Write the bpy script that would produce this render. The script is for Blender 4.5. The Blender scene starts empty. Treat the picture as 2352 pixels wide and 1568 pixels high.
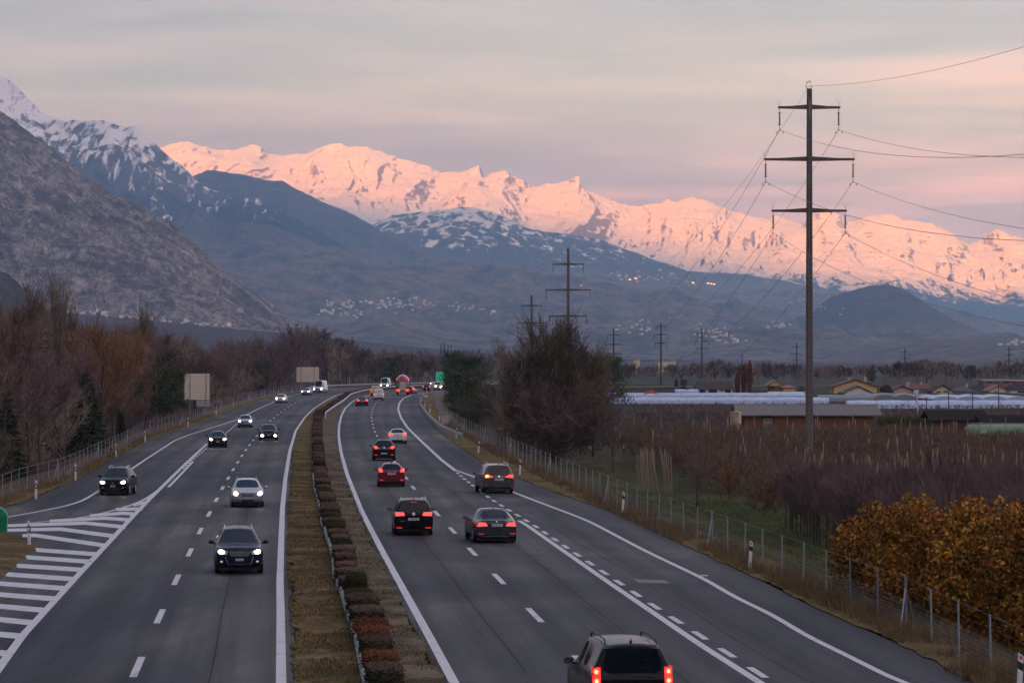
import bpy, bmesh, math, random
import numpy as np
from mathutils import Vector, Matrix
from mathutils.bvhtree import BVHTree

random.seed(7)
RNG = np.random.default_rng(11)
SC = bpy.context.scene
COL = SC.collection
R = math.radians

# ------------------------------------------------------------------ camera
FPX, CX, HY, EYE = 8000.0, 1176.0, 822.0, 8.1      # lens in pixels of a 2352 wide picture, horizon row, eye height
cam_d = bpy.data.cameras.new('camera')
cam = bpy.data.objects.new('camera', cam_d)
COL.objects.link(cam)
cam.location = (0, 0, EYE)
cam.rotation_euler = (R(90), 0, 0)
cam_d.sensor_width = 36.0
cam_d.lens = 36.0 * FPX / 2352.0
cam_d.shift_y = (HY - 784.0) / 2352.0
cam_d.clip_start = 1.0
cam_d.clip_end = 90000.0
SC.camera = cam

# ------------------------------------------------------------------ light
SUN_ELEV, SUN_SIDE = 1.78, 0.15        # degrees above the horizon; sideways drift per metre travelled
SUN_COL, SUN_STRENGTH = (1.0, 0.82, 0.36), 5.0
CLOUD_GAIN = 0.225
SKY_STRENGTH = 0.11
HAZE_DENSITY, HAZE_COLOR = 5.6e-5, (0.30, 0.585, 0.95)
EXPOSURE = 2.05

SC.view_settings.view_transform = 'Standard'
SC.view_settings.look = 'None'
SC.view_settings.gamma = 1.0
SC.view_settings.use_curve_mapping = False
SC.view_settings.exposure = EXPOSURE
SC.render.engine = 'CYCLES'
SC.cycles.use_denoising = True
SC.cycles.max_bounces = 6
SC.cycles.diffuse_bounces = 3
SC.cycles.glossy_bounces = 3
SC.cycles.transparent_max_bounces = 12
SC.cycles.volume_bounces = 1
SC.cycles.sample_clamp_indirect = 4.0

sun_d = bpy.data.lights.new('sun', 'SUN')
sun_d.energy = SUN_STRENGTH
sun_d.color = SUN_COL
sun_d.angle = R(0.5)
sun = bpy.data.objects.new('sun', sun_d)
COL.objects.link(sun)
sun.location = (0, 0, 60)
sdir = Vector((SUN_SIDE, 1.0, -math.tan(R(SUN_ELEV)))).normalized()
sun.rotation_euler = sdir.to_track_quat('-Z', 'Y').to_euler()

world = bpy.data.worlds.new('World')
SC.world = world
world.use_nodes = True
def build_world():
    nt = world.node_tree
    for n in list(nt.nodes): nt.nodes.remove(n)
    N, L = nt.nodes.new, nt.links.new
    out = N('ShaderNodeOutputWorld')
    sky = N('ShaderNodeTexSky'); sky.sky_type = 'NISHITA'; sky.sun_disc = False
    sky.sun_elevation = R(SUN_ELEV); sky.sun_rotation = math.atan2(-SUN_SIDE, -1.0)
    sky.altitude = 500
    bg1 = N('ShaderNodeBackground'); bg1.inputs['Strength'].default_value = SKY_STRENGTH
    L(sky.outputs[0], bg1.inputs['Color'])
    # stratus veil: stretched noise on the direction of view
    tc = N('ShaderNodeTexCoord')
    sep = N('ShaderNodeSeparateXYZ'); L(tc.outputs['Generated'], sep.inputs[0])
    def math_(op, a, b=None, c=None):
        m = N('ShaderNodeMath'); m.operation = op
        for i, v in enumerate((a, b, c)):
            if v is None: continue
            if isinstance(v, (int, float)): m.inputs[i].default_value = v
            else: L(v, m.inputs[i])
        return m.outputs[0]
    # flat cloud sheet seen in perspective: divide by the height of the view direction
    zc = math_('ADD', math_('ABSOLUTE', sep.outputs['Z']), 0.045)
    u = math_('DIVIDE', sep.outputs['X'], zc)
    v = math_('DIVIDE', sep.outputs['Y'], zc)
    comb = N('ShaderNodeCombineXYZ'); L(math_('ADD', u, math_('MULTIPLY', v, 0.05)), comb.inputs[0]); L(v, comb.inputs[1])
    def noise(scale, sx, sy, loc, detail=6, rough=0.5, dist=0.0):
        mp = N('ShaderNodeMapping'); L(comb.outputs[0], mp.inputs[0])
        mp.inputs['Scale'].default_value = (sx, sy, 1); mp.inputs['Location'].default_value = loc
        t = N('ShaderNodeTexNoise'); t.inputs['Scale'].default_value = scale
        t.inputs['Detail'].default_value = detail; t.inputs['Roughness'].default_value = rough
        t.inputs['Distortion'].default_value = dist
        L(mp.outputs[0], t.inputs['Vector']); return t.outputs['Fac']
    def ramp(fac, stops):
        r = N('ShaderNodeValToRGB'); L(fac, r.inputs[0])
        e = r.color_ramp.elements
        while len(e) < len(stops): e.new(0.5)
        for k, (p, c) in enumerate(stops):
            e[k].position = p; e[k].color = (*c, 1) if len(c) == 3 else c
        return r.outputs['Color']
    n1 = noise(1.0, 0.30, 0.36, (3.1, 0.4, 0), 6, 0.60, 0.5)
    n2 = noise(1.0, 0.9, 1.2, (7.7, 2.2, 0), 6, 0.6, 0.4)
    c1 = ramp(n1, [(0.37, (0.22, 0.29, 0.58)), (0.46, (0.33, 0.38, 0.70)), (0.54, (0.49, 0.48, 0.77)), (0.63, (0.76, 0.56, 0.76))])
    c2 = ramp(n2, [(0.36, (0.55, 0.66, 0.86)), (0.5, (0.96, 0.97, 1.0)), (0.63, (1.42, 1.20, 1.10))])
    mul = N('ShaderNodeMix'); mul.data_type = 'RGBA'; mul.blend_type = 'MULTIPLY'; mul.inputs[0].default_value = 1.0
    L(c1, mul.inputs[6]); L(c2, mul.inputs[7])
    # the sheet turns bluer towards the horizon
    hz_ = math_('SUBTRACT', 1.0, math_('MULTIPLY', math_('ABSOLUTE', sep.outputs['Z']), 2.2)); 
    hc = ramp(hz_, [(0.0, (1.04, 1.06, 0.90)), (0.78, (0.92, 0.90, 1.24)), (1.0, (0.80, 0.94, 1.44))])
    mu2 = N('ShaderNodeMix'); mu2.data_type = 'RGBA'; mu2.blend_type = 'MULTIPLY'; mu2.inputs[0].default_value = 1.0
    L(mul.outputs[2], mu2.inputs[6]); L(hc, mu2.inputs[7]); mul = mu2
    # broad pale field to one side of the valley, darker to the other
    side = math_('MULTIPLY_ADD', sep.outputs['X'], 1.0, 1.0)
    up = math_('MULTIPLY_ADD', math_('ABSOLUTE', sep.outputs['Z']), 0.35, 0.97)
    gain = math_('MULTIPLY', math_('MULTIPLY', side, up), CLOUD_GAIN)
    bg2 = N('ShaderNodeBackground'); L(mul.outputs[2], bg2.inputs['Color']); L(gain, bg2.inputs['Strength'])
    mx = N('ShaderNodeMixShader'); mx.inputs[0].default_value = 0.90
    L(bg1.outputs[0], mx.inputs[1]); L(bg2.outputs[0], mx.inputs[2]); L(mx.outputs[0], out.inputs['Surface'])
build_world()

# ------------------------------------------------------------------ helpers
def tag(o, label=None, cat=None, group=None, kind=None):
    if label: o['label'] = label
    if cat: o['category'] = cat
    if group: o['group'] = group
    if kind: o['kind'] = kind
    return o
def empty(name, loc=(0, 0, 0), rz=0.0, label=None, cat=None, group=None):
    o = bpy.data.objects.new(name, None); COL.objects.link(o)
    o.location = loc; o.rotation_euler = (0, 0, rz); o.empty_display_size = 0.3
    return tag(o, label, cat, group)
def link(name, me, parent=None, mat=None):
    o = bpy.data.objects.new(name, me); COL.objects.link(o)
    if parent: o.parent = parent
    if mat is not None and not me.materials: me.materials.append(mat)
    return o
def mesh_np(name, V, Fc, mat=None, parent=None, smooth=False):
    """V (n,3), Fc (m,3) or (m,4) arrays, or a list of arrays of different widths"""
    me = bpy.data.meshes.new(name)
    V = np.asarray(V, dtype=np.float32)
    Fs = [np.asarray(f, dtype=np.int32) for f in (Fc if isinstance(Fc, list) else [Fc]) if len(f)]
    me.vertices.add(len(V)); me.vertices.foreach_set('co', V.ravel())
    idx = np.concatenate([f.ravel() for f in Fs])
    tot = np.concatenate([np.full(len(f), f.shape[1], np.int32) for f in Fs])
    st = np.concatenate([[0], np.cumsum(tot)[:-1]]).astype(np.int32)
    me.loops.add(len(idx)); me.loops.foreach_set('vertex_index', idx)
    me.polygons.add(len(tot)); me.polygons.foreach_set('loop_start', st)
    if smooth: me.polygons.foreach_set('use_smooth', np.ones(len(tot), bool))
    me.update(calc_edges=True)
    if mat is not None: me.materials.append(mat)
    return link(name, me, parent)
def copy_tree(o, parent=None):
    c = o.copy(); COL.objects.link(c); c.parent = parent
    for ch in o.children: copy_tree(ch, c)
    return c

class MB:
    """collects shapes and links them as ONE mesh object"""
    def __init__(s): s.v = []; s.f = []
    def add(s, vs, fs):
        n = len(s.v); s.v += [tuple(v) for v in vs]; s.f += [tuple(i + n for i in f) for f in fs]; return s
    def box(s, x0, x1, y0, y1, z0, z1):
        return s.add([(x0,y0,z0),(x1,y0,z0),(x1,y1,z0),(x0,y1,z0),(x0,y0,z1),(x1,y0,z1),(x1,y1,z1),(x0,y1,z1)],
                     [(0,3,2,1),(4,5,6,7),(0,1,5,4),(1,2,6,5),(2,3,7,6),(3,0,4,7)])
    def tube(s, pts, rads, n=6, cap=True):
        pts = [Vector(p) for p in pts]
        if isinstance(rads, (int, float)): rads = [rads] * len(pts)
        vs = []; fs = []
        for i, p in enumerate(pts):
            d = (pts[min(i+1, len(pts)-1)] - pts[max(i-1, 0)])
            d = d.normalized() if d.length > 1e-9 else Vector((0, 0, 1))
            a = d.cross(Vector((0, 0, 1)));
            if a.length < 0.05: a = d.cross(Vector((1, 0, 0)))
            a.normalize(); b = d.cross(a)
            for k in range(n):
                t = 2 * math.pi * k / n
                vs.append(p + (a * math.cos(t) + b * math.sin(t)) * rads[i])
        for i in range(len(pts) - 1):
            for k in range(n):
                k2 = (k + 1) % n
                fs.append((i*n+k, i*n+k2, (i+1)*n+k2, (i+1)*n+k))
        if cap: fs += [tuple(range(n))[::-1], tuple((len(pts)-1)*n + k for k in range(n))]
        return s.add(vs, fs)
    def prism(s, poly, axis, a0, a1):
        """polygon in the two other axes, extruded along axis"""
        def P(u, v, w): return {'x': (w, u, v), 'y': (u, w, v), 'z': (u, v, w)}[axis]
        n = len(poly)
        vs = [P(u, v, a0) for u, v in poly] + [P(u, v, a1) for u, v in poly]
        fs = [(i, (i+1) % n, n + (i+1) % n, n + i) for i in range(n)] + [tuple(range(n))[::-1], tuple(range(n, 2*n))]
        return s.add(vs, fs)
    def build(s, name, mat, parent=None, smooth=False, fix=True):
        me = bpy.data.meshes.new(name); me.from_pydata(s.v, [], s.f)
        if fix:
            bm = bmesh.new(); bm.from_mesh(me); bmesh.ops.recalc_face_normals(bm, faces=bm.faces); bm.to_mesh(me); bm.free()
        if smooth: me.polygons.foreach_set('use_smooth', [True] * len(me.polygons))
        me.update(); me.materials.append(mat)
        return link(name, me, parent)

# ------------------------------------------------------------------ materials
class NT:
    def __init__(s, m):
        s.nt = m.node_tree; s.L = s.nt.links.new
    def N(s, t): return s.nt.nodes.new(t)
    def set(s, sock, v):
        if isinstance(v, bpy.types.NodeSocket): s.L(v, sock)
        elif isinstance(v, (tuple, list)) and len(v) == 3 and sock.type == 'RGBA': sock.default_value = (*v, 1)
        else: sock.default_value = v
    def math(s, op, a, b=None, c=None, clamp=False):
        m = s.N('ShaderNodeMath'); m.operation = op; m.use_clamp = clamp
        for i, v in enumerate((a, b, c)):
            if v is not None: s.set(m.inputs[i], v)
        return m.outputs[0]
    def pos(s): return s.N('ShaderNodeNewGeometry').outputs['Position']
    def sep(s, v):
        n = s.N('ShaderNodeSeparateXYZ'); s.L(v, n.inputs[0]); return n.outputs
    def noise(s, vec, scale, detail=4, rough=0.55, dist=0.0, stretch=None, loc=None):
        if stretch or loc:
            mp = s.N('ShaderNodeMapping'); s.L(vec, mp.inputs[0]); vec = mp.outputs[0]
            if stretch: mp.inputs['Scale'].default_value = stretch
            if loc: mp.inputs['Location'].default_value = loc
        t = s.N('ShaderNodeTexNoise'); t.inputs['Scale'].default_value = scale
        t.inputs['Detail'].default_value = detail; t.inputs['Roughness'].default_value = rough
        t.inputs['Distortion'].default_value = dist
        s.L(vec, t.inputs['Vector']); return t.outputs['Fac']
    def ramp(s, fac, stops, interp='LINEAR'):
        r = s.N('ShaderNodeValToRGB'); s.L(fac, r.inputs[0]); r.color_ramp.interpolation = interp
        e = r.color_ramp.elements
        while len(e) < len(stops): e.new(0.5)
        for k, (p, c) in enumerate(stops):
            e[k].position = p
            e[k].color = (c, c, c, 1) if isinstance(c, (int, float)) else (*c, 1)
        return r.outputs['Color']
    def mix(s, fac, a, b, mode='MIX'):
        m = s.N('ShaderNodeMix'); m.data_type = 'RGBA'; m.blend_type = mode
        s.set(m.inputs[0], fac); s.set(m.inputs[6], a); s.set(m.inputs[7], b); return m.outputs[2]
    def bump(s, h, strength, dist):
        b = s.N('ShaderNodeBump'); b.inputs['Strength'].default_value = strength
        b.inputs['Distance'].default_value = dist; s.L(h, b.inputs['Height']); return b.outputs['Normal']
    def principled(s, color, rough=0.8, spec=0.3, metal=0.0, normal=None, coat=0.0, emit=None, estr=0.0):
        for n in list(s.nt.nodes):
            if n.type in ('BSDF_PRINCIPLED', 'OUTPUT_MATERIAL'): s.nt.nodes.remove(n)
        o = s.N('ShaderNodeOutputMaterial'); p = s.N('ShaderNodeBsdfPrincipled')
        s.set(p.inputs['Base Color'], color); s.set(p.inputs['Roughness'], rough)
        s.set(p.inputs['Specular IOR Level'], spec); s.set(p.inputs['Metallic'], metal)
        p.inputs['Coat Weight'].default_value = coat; p.inputs['Coat Roughness'].default_value = 0.06
        if normal is not None: s.L(normal, p.inputs['Normal'])
        if emit is not None:
            s.set(p.inputs['Emission Color'], emit); p.inputs['Emission Strength'].default_value = estr
        s.L(p.outputs[0], o.inputs['Surface']); return p
def newmat(name):
    m = bpy.data.materials.new(name); m.use_nodes = True; return m, NT(m)
MATS = {}
def mat(name, color, rough=0.7, spec=0.3, metal=0.0, coat=0.0, var=0.12, scale=6.0, emit=None, estr=0.0):
    if name in MATS: return MATS[name]
    m, n = newmat(name)
    tc = n.N('ShaderNodeTexCoord').outputs['Object']
    f = n.noise(tc, scale, 4)
    lo = tuple(c * (1 - var) for c in color); hi = tuple(min(1, c * (1 + var)) for c in color)
    col = n.ramp(f, [(0.3, lo), (0.7, hi)])
    rr = n.math('MULTIPLY_ADD', f, 0.12, max(0.02, rough - 0.06))
    n.principled(col, rr, spec, metal, coat=coat, emit=emit, estr=estr)
    MATS[name] = m; return m
def glass(name, tint=0.28, refl=(0.9, 0.95, 1.0)):
    if name in MATS: return MATS[name]
    m, n = newmat(name)
    for k in list(n.nt.nodes): n.nt.nodes.remove(k)
    o = n.N('ShaderNodeOutputMaterial'); fr = n.N('ShaderNodeFresnel'); fr.inputs[0].default_value = 1.6
    tr = n.N('ShaderNodeBsdfTransparent'); tr.inputs[0].default_value = (tint * .85, tint, tint * 1.05, 1)
    gl = n.N('ShaderNodeBsdfGlossy'); gl.inputs['Roughness'].default_value = 0.03; gl.inputs['Color'].default_value = (*refl, 1)
    fac = n.math('MULTIPLY_ADD', fr.outputs[0], 0.75, 0.0, clamp=True)
    mx = n.N('ShaderNodeMixShader'); n.L(fac, mx.inputs[0]); n.L(tr.outputs[0], mx.inputs[1]); n.L(gl.outputs[0], mx.inputs[2])
    n.L(mx.outputs[0], o.inputs['Surface']); MATS[name] = m; return m

# ------------------------------------------------------------------ numpy noise
def _hash(ix, iy, seed):
    h = (ix.astype(np.int64) * 374761393 + iy.astype(np.int64) * 668265263 + seed * 974711) & 0xFFFFFFFF
    h = ((h ^ (h >> 13)) * 1274126177) & 0xFFFFFFFF
    h = ((h ^ (h >> 16)) * 2246822519) & 0xFFFFFFFF
    return ((h ^ (h >> 15)) & 0xFFFFFF) / float(0xFFFFFF)
def vnoise(x, y, seed=0):
    ix = np.floor(x); iy = np.floor(y); fx = x - ix; fy = y - iy
    fx = fx*fx*fx*(fx*(fx*6-15)+10); fy = fy*fy*fy*(fy*(fy*6-15)+10)
    a = _hash(ix, iy, seed); b = _hash(ix+1, iy, seed); c = _hash(ix, iy+1, seed); d = _hash(ix+1, iy+1, seed)
    return (a*(1-fx)+b*fx)*(1-fy) + (c*(1-fx)+d*fx)*fy
def fbm(x, y, seed=0, octv=5, gain=0.5, ridged=False):
    t = 0; a = 1.0; s = 0
    for k in range(octv):
        n = vnoise(x, y, seed + k * 17)
        if ridged: n = 1 - np.abs(2 * n - 1)
        t = t + a * n; s += a; a *= gain; x = x * 2.03 + 5.3; y = y * 2.03 + 1.7
    return t / s
def sstep(t):
    t = np.clip(t, 0, 1); return t * t * (3 - 2 * t)

# ------------------------------------------------------------------ ground geometry
def elev(Y):                                   # the motorway climbs a little after 330 m
    return 0.9 * sstep((np.asarray(Y, float) - 330) / 270)
def G(px, py, dz=0.0):
    """ground point (road level + dz) seen at picture point (px, py)"""
    lo, hi = 20.0, 6000.0
    for _ in range(60):
        m = 0.5 * (lo + hi)
        if EYE - (py - HY) / FPX * m - float(elev(m)) - dz > 0: lo = m
        else: hi = m
    return ((px - CX) / FPX * lo, lo, float(elev(lo)) + dz)
def PX(px, Y): return (px - CX) / FPX * Y
def PZ(py, Y): return EYE - (py - HY) / FPX * Y
def curve_xy(pts, ext=None, sm=0.03):
    """picture polyline on the road -> smooth X(Y)"""
    W = sorted([G(*p)[:2] for p in pts] + (ext or []), key=lambda p: p[1]) if True else None
    ys = np.array([w[1] for w in W]); xs = np.array([w[0] for w in W])
    lg = np.linspace(math.log(40), math.log(1400), 1400)
    g = np.interp(np.exp(lg), ys, xs)
    # linear run-out at both ends
    s0 = (xs[1]-xs[0])/(ys[1]-ys[0]+1e-6); s1 = (xs[-1]-xs[-2])/(ys[-1]-ys[-2]+1e-6)
    g = np.where(np.exp(lg) < ys[0], xs[0] + (np.exp(lg)-ys[0])*s0, g)
    g = np.where(np.exp(lg) > ys[-1], xs[-1] + (np.exp(lg)-ys[-1])*s1, g)
    k = int(sm / (lg[1]-lg[0])); ker = np.hanning(2*k+3); ker /= ker.sum()
    g2 = np.convolve(np.pad(g, k+1, mode='edge'), ker, 'valid')
    m = (np.arange(len(g)) < k+2) | (np.arange(len(g)) > len(g)-k-3)
    g2[m] = g[m]
    return lambda Y: np.interp(Y, np.exp(lg), g2)
# ================================================================== SETTING: road, ground, mountains
far_bend = lambda d: [(-18.6+d, 809+d*.6), (-9+d, 845+d*.7), (8+d, 885+d*.8), (40+d, 930+d*.9)]
# right carriageway (traffic going away)
RB_LINE_L = curve_xy([(1043.8,1568),(987,1462),(933.6,1365.7),(880.3,1269.3),(830.4,1173),(797.7,1090.4),(783.7,1040),(778.2,1003),(778.6,978.4),
                      (783.7,955.8),(793,937.3),(807.4,923.9),(821.8,915.7),(852,905.6),(887.3,899.6),(907.4,897.6)], far_bend(0))
RB_DASH = curve_xy([(1227.9,1411.2),(1147,1329.6),(1085.8,1267.6),(1040.3,1218.4),(1002.5,1178),(973,1145),(948,1118.6),(932,1095.5),(865.6,1001),(860.9,990),
                    (857.6,981.7),(855.7,973.3),(854.3,965.7),(853,952.7),(855,941.4),(858.8,932),(864.4,924.3),(884,910.5),(898,907.4)], far_bend(4.2)[0:])
RB_LINE_R = curve_xy([(1042,1077),(1015,1056.6),(986.4,1029.9),(961.7,1007),(935,980.5),(920.5,957.9),(914.2,939.3),(917.5,925),(926.7,914.6),(942.4,907.2),(957,904.6),(978,901)],
                     [(-6,800),(14,850),(50,900)])
RB_LINE_OUT = curve_xy([(1042,1077),(1102.5,1099.8),(1182,1130.5),(1210,1142),(1347.6,1193.6),(1485,1265.9),(1623,1331.2),(1694,1374),(1760.6,1403.5),(1875.6,1472.3),(1900,1481),(2072,1568)], [(19.5,40)], sm=0.06)
RB_TAPER = curve_xy([(1190,1193.6),(1210,1205.6),(1400,1338),(1609,1480),(1748,1568)])
RB_EDGE_R = curve_xy([(2244,1568),(2124,1505),(1979.4,1441.4),(1831,1376),(1726,1321),(1640,1283),(1554,1243.5),(1468,1200.5),(1382,1166),(1296,1138.5),(1210,1106),
                      (1107.8,1060.7),(1056,1025.7),(1019,997),(994.6,972.2),(974,949.6),(961.7,929),(964,914.6),(972,906.4)], [(-10,770),(4,815),(30,860),(60,890)])
RB_EDGE_L = curve_xy([(1014.5,1568),(935.3,1413.9),(890.6,1321),(845.8,1235),(808,1142),(783.9,1080),(773.5,1023.7),(770.4,992),(771.5,962),(784.5,934)], [(-28.4,615),(-29,690),(-26.8,762),(-19.8,812),(-9.6,849),(8,890),(40,935)])
# left carriageway (oncoming)
LA_LINE_R = curve_xy([(645.7,1568),(644.7,1407),(643,1338),(645.7,1248.7),(648.8,1166),(655.7,1097),(666,1033),(678.8,989.5),(698.9,959.4),(719,939.3),(745.6,921.8)],
                     [(-34.2,680),(-34.3,760),(-31.6,838),(-22,868),(-4,905),(40,965)])
LA_EDGE_R = curve_xy([(684,1568),(669.5,1372.6),(664,1269),(664,1166),(667.8,1120),(673,1035),(684,989.5),(703,959.4),(722,940),(748,922.5)],
                     [(-33.4,680),(-33.4,760),(-30.8,836),(-21.4,865),(-3.6,900),(40,960)])
LA_DASH = curve_xy([(316,1530),(367,1414),(405,1331),(434,1272),(458,1222),(479,1182),(496,1149),(510.6,1120.9),(536.4,1076.4),(558.4,1041.6),(578.5,1014.2),
                    (602,985),(624,963),(650.4,942.3),(676.8,926),(702.4,915.9),(720,910.5)], [(-38.3,690),(-38.4,768),(-35.6,842),(-25,880),(-6,920),(40,985)])
LA_SOLID = curve_xy([(6.9,1520.6),(51.6,1458.6),(130.8,1372.6),(192.8,1305.5),(246,1248.7),(315,1174.7),(361.4,1128),(381,1109),(425.5,1065),(476.5,1017.9)])
LA_OUT = curve_xy([(227,1126.5),(297.6,1079.7),(334.4,1054.7),(401.3,1011.2),(434.7,997.8),(494.9,979.4),(541.7,964.4),(568.5,951),(630,922.6),(665,909.7)],
                  [(-42.6,699),(-42.4,768),(-39.6,830),(-28,885),(-8,935),(40,1005)])
LA_EDGE_L = curve_xy([(-160,1205),(0,1168),(69,1147),(120.5,1124.8),(172,1102.4),(223.7,1074.9),(309.8,1025),(334.4,1015),(384.6,994.5),(434.7,982.8),(501.6,952.7),(568.5,929.3),(635.4,909.2),(668,901.5)],
                     [(-45.4,760),(-42.6,835),(-31,890),(-10,945),(40,1020),(-90,120),(-60,150)])
FEN_R = curve_xy([(2352,1590),(2194,1507),(2131.8,1472),(2075,1441),(1602.8,1243.5),(1398.5,1157.5),(1337,1128),(1142.8,1036),(1099.6,1011),(1064.6,992.8),(1037.8,974.3),(1019.3,957.9),(1002.8,937.3),(996.7,920.8)],
                 [(-11,720),(-2,770),(24,830),(60,870)])
FEN_L = curve_xy([(-150,1205),(0,1150),(55,1126.6),(137,1104),(180.6,1084),(234,1054),(288,1028),(331,1003),(431,973),(475,955),(530,935),(600,913),(660,900)],
                 [(-47,760),(-44.5,840),(-34,905),(-12,960),(40,1040),(-110,120),(-75,150)])

def ribbon(name, left, right, y0, y1, dz, mt, ncol=1, step=3.0, parent=None, uneven=0.0, lane=None):
    Ys = [y0]
    while Ys[-1] < y1: Ys.append(min(y1, Ys[-1] + max(step * 0.5, Ys[-1] * 0.012 * step / 3)))
    Ys = np.array(Ys)
    a = np.array([left(y) for y in Ys]); b = np.array([right(y) for y in Ys])
    t = np.linspace(0, 1, ncol + 1)
    X = a[:, None] + (b - a)[:, None] * t[None]
    Y = np.repeat(Ys[:, None], ncol + 1, 1)
    Z = elev(Y) + dz
    if uneven:
        rg1 = (fbm(Y[:, 0]*.55, Y[:, 0]*0+dz*90, 17, 4, .7) - .5) * .55; X[:, 0] += rg1; X[:, -1] += (fbm(Y[:, 0]*.55, Y[:, 0]*0+dz*50+7, 19, 4, .7) - .5) * .55
    if uneven: Z = Z + uneven * (fbm(X * 0.8, Y * 0.5, 5) - 0.5) * np.minimum(1, 4 * np.minimum(t, 1 - t))[None]
    n, m = X.shape
    I = np.arange(n * m).reshape(n, m)
    F = np.stack([I[:-1, :-1], I[:-1, 1:], I[1:, 1:], I[1:, :-1]], -1).reshape(-1, 4)
    o = mesh_np(name, np.stack([X, Y, Z], -1).reshape(-1, 3), F, mt, parent)
    if lane:
        a_ = o.data.attributes.new('across', 'FLOAT', 'POINT'); a_.data.foreach_set('value', (X - lane(Y)).astype(np.float32).ravel())
    return o

# ---- materials of the ground
def m_asphalt():
    m, n = newmat('asphalt'); P = n.pos()
    fine = n.noise(P, 9.0, 4, 0.7)
    big = n.noise(P, 0.055, 5, 0.6, 0.6, stretch=(1, 0.35, 1))
    mid = n.noise(P, 0.35, 4, 0.6, stretch=(1, 0.18, 1))
    c = n.ramp(big, [(0.39, (0.030, 0.033, 0.038)), (0.5, (0.047, 0.049, 0.051)), (0.61, (0.092, 0.088, 0.082))])
    c = n.mix(0.55, c, n.ramp(mid, [(0.32, 0.60), (0.68, 1.40)]), 'MULTIPLY')
    c = n.mix(0.6, c, n.ramp(fine, [(0.3, 0.65), (0.7, 1.35)]), 'MULTIPLY')
    # wheel tracks and oil drip between them, following the lanes
    at_ = n.N('ShaderNodeAttribute'); at_.attribute_name = 'across'; ac = n.math('ABSOLUTE', at_.outputs['Fac'])
    tr = n.math('COSINE', n.math('MULTIPLY', n.math('SUBTRACT', ac, 1.0), 6.2832/1.87))
    cv = n.N('ShaderNodeCombineXYZ'); n.L(n.math('MULTIPLY', at_.outputs['Fac'], 2.2), cv.inputs[0]); n.L(n.math('MULTIPLY', n.sep(P)[1], 0.035), cv.inputs[1])
    st = n.noise(cv.outputs[0], 1.0, 5, 0.65)
    wf = n.math('ADD', n.math('MULTIPLY', tr, 0.16), n.math('MULTIPLY', n.math('SUBTRACT', st, 0.5), 1.1))
    c = n.mix(0.8, c, n.ramp(n.math('ADD', wf, 0.5), [(0.25, 0.60), (0.5, 1.0), (0.75, 1.42)]), 'MULTIPLY')
    # tar joints along the driving direction
    v = n.N('ShaderNodeTexVoronoi'); v.feature = 'DISTANCE_TO_EDGE'; v.inputs['Scale'].default_value = 1.0
    mp = n.N('ShaderNodeMapping'); n.L(P, mp.inputs[0]); mp.inputs['Scale'].default_value = (0.10, 0.02, 1); mp.inputs['Rotation'].default_value = (0, 0, R(3.6))
    wob = n.N('ShaderNodeVectorMath'); wob.operation = 'ADD'; n.L(mp.outputs[0], wob.inputs[0])
    nz = n.N('ShaderNodeTexNoise'); nz.inputs['Scale'].default_value = 0.15; n.L(P, nz.inputs['Vector'])
    sc = n.N('ShaderNodeVectorMath'); sc.operation = 'SCALE'; n.L(nz.outputs['Color'], sc.inputs[0]); sc.inputs['Scale'].default_value = 0.12
    n.L(sc.outputs[0], wob.inputs[1]); n.L(wob.outputs[0], v.inputs['Vector'])
    crack = n.ramp(v.outputs['Distance'], [(0.0, 1.0), (0.0035, 0.0)])
    c = n.mix(n.math('MULTIPLY', crack, 0.5), c, (0.03, 0.03, 0.032))
    rough = n.math('MULTIPLY_ADD', mid, 0.25, 0.38)
    n.principled(c, n.math('ADD', rough, 0.1), 0.05, normal=n.bump(fine, 0.25, 0.01)); return m
def m_paint():
    m, n = newmat('road_paint'); P = n.pos()
    f = n.noise(P, 6.0, 5, 0.75)
    c = n.ramp(f, [(0.25, (0.30, 0.30, 0.30)), (0.42, (0.52, 0.52, 0.51)), (0.8, (0.64, 0.64, 0.63))])
    w = n.noise(P, 2.0, 6, 0.8, stretch=(1, 0.3, 1))
    c = n.mix(n.ramp(w, [(0.54, 0.0), (0.70, 0.65)]), c, (0.13, 0.13, 0.13))
    n.principled(c, 0.6, 0.3); return m
def m_grass(name, stops, sc=1.0, wet=0.0):
    m, n = newmat(name); P = n.pos()
    a = n.noise(P, 0.35 * sc, 5, 0.65, 0.4); b = n.noise(P, 3.5 * sc, 4, 0.7); d = n.noise(P, 14, 3, 0.7)
    f = n.math('ADD', n.math('MULTIPLY', a, 0.55), n.math('ADD', n.math('MULTIPLY', b, 0.3), n.math('MULTIPLY', d, 0.15)))
    c = n.ramp(f, stops)
    c = n.mix(0.75, c, n.ramp(d, [(0.3, 0.6), (0.7, 1.4)]), 'MULTIPLY')
    n.principled(c, 0.95, 0.1, normal=n.bump(d, 0.8, 0.06)); return m
M_ASPHALT = m_asphalt(); M_PAINT = m_paint()
M_MEDIAN = m_grass('median_grass', [(0.36, (0.024, 0.022, 0.009)), (0.44, (0.072, 0.056, 0.019)), (0.52, (0.13, 0.088, 0.030)), (0.62, (0.25, 0.17, 0.07))])
M_MEDIAN2 = m_grass('median_dry_grass', [(0.38, (0.035, 0.028, 0.018)), (0.46, (0.085, 0.066, 0.040)), (0.58, (0.18, 0.14, 0.09))])
M_VERGE = m_grass('verge_grass', [(0.36, (0.045, 0.038, 0.012)), (0.46, (0.12, 0.085, 0.030)), (0.56, (0.17, 0.115, 0.042)), (0.66, (0.24, 0.175, 0.085))])
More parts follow.
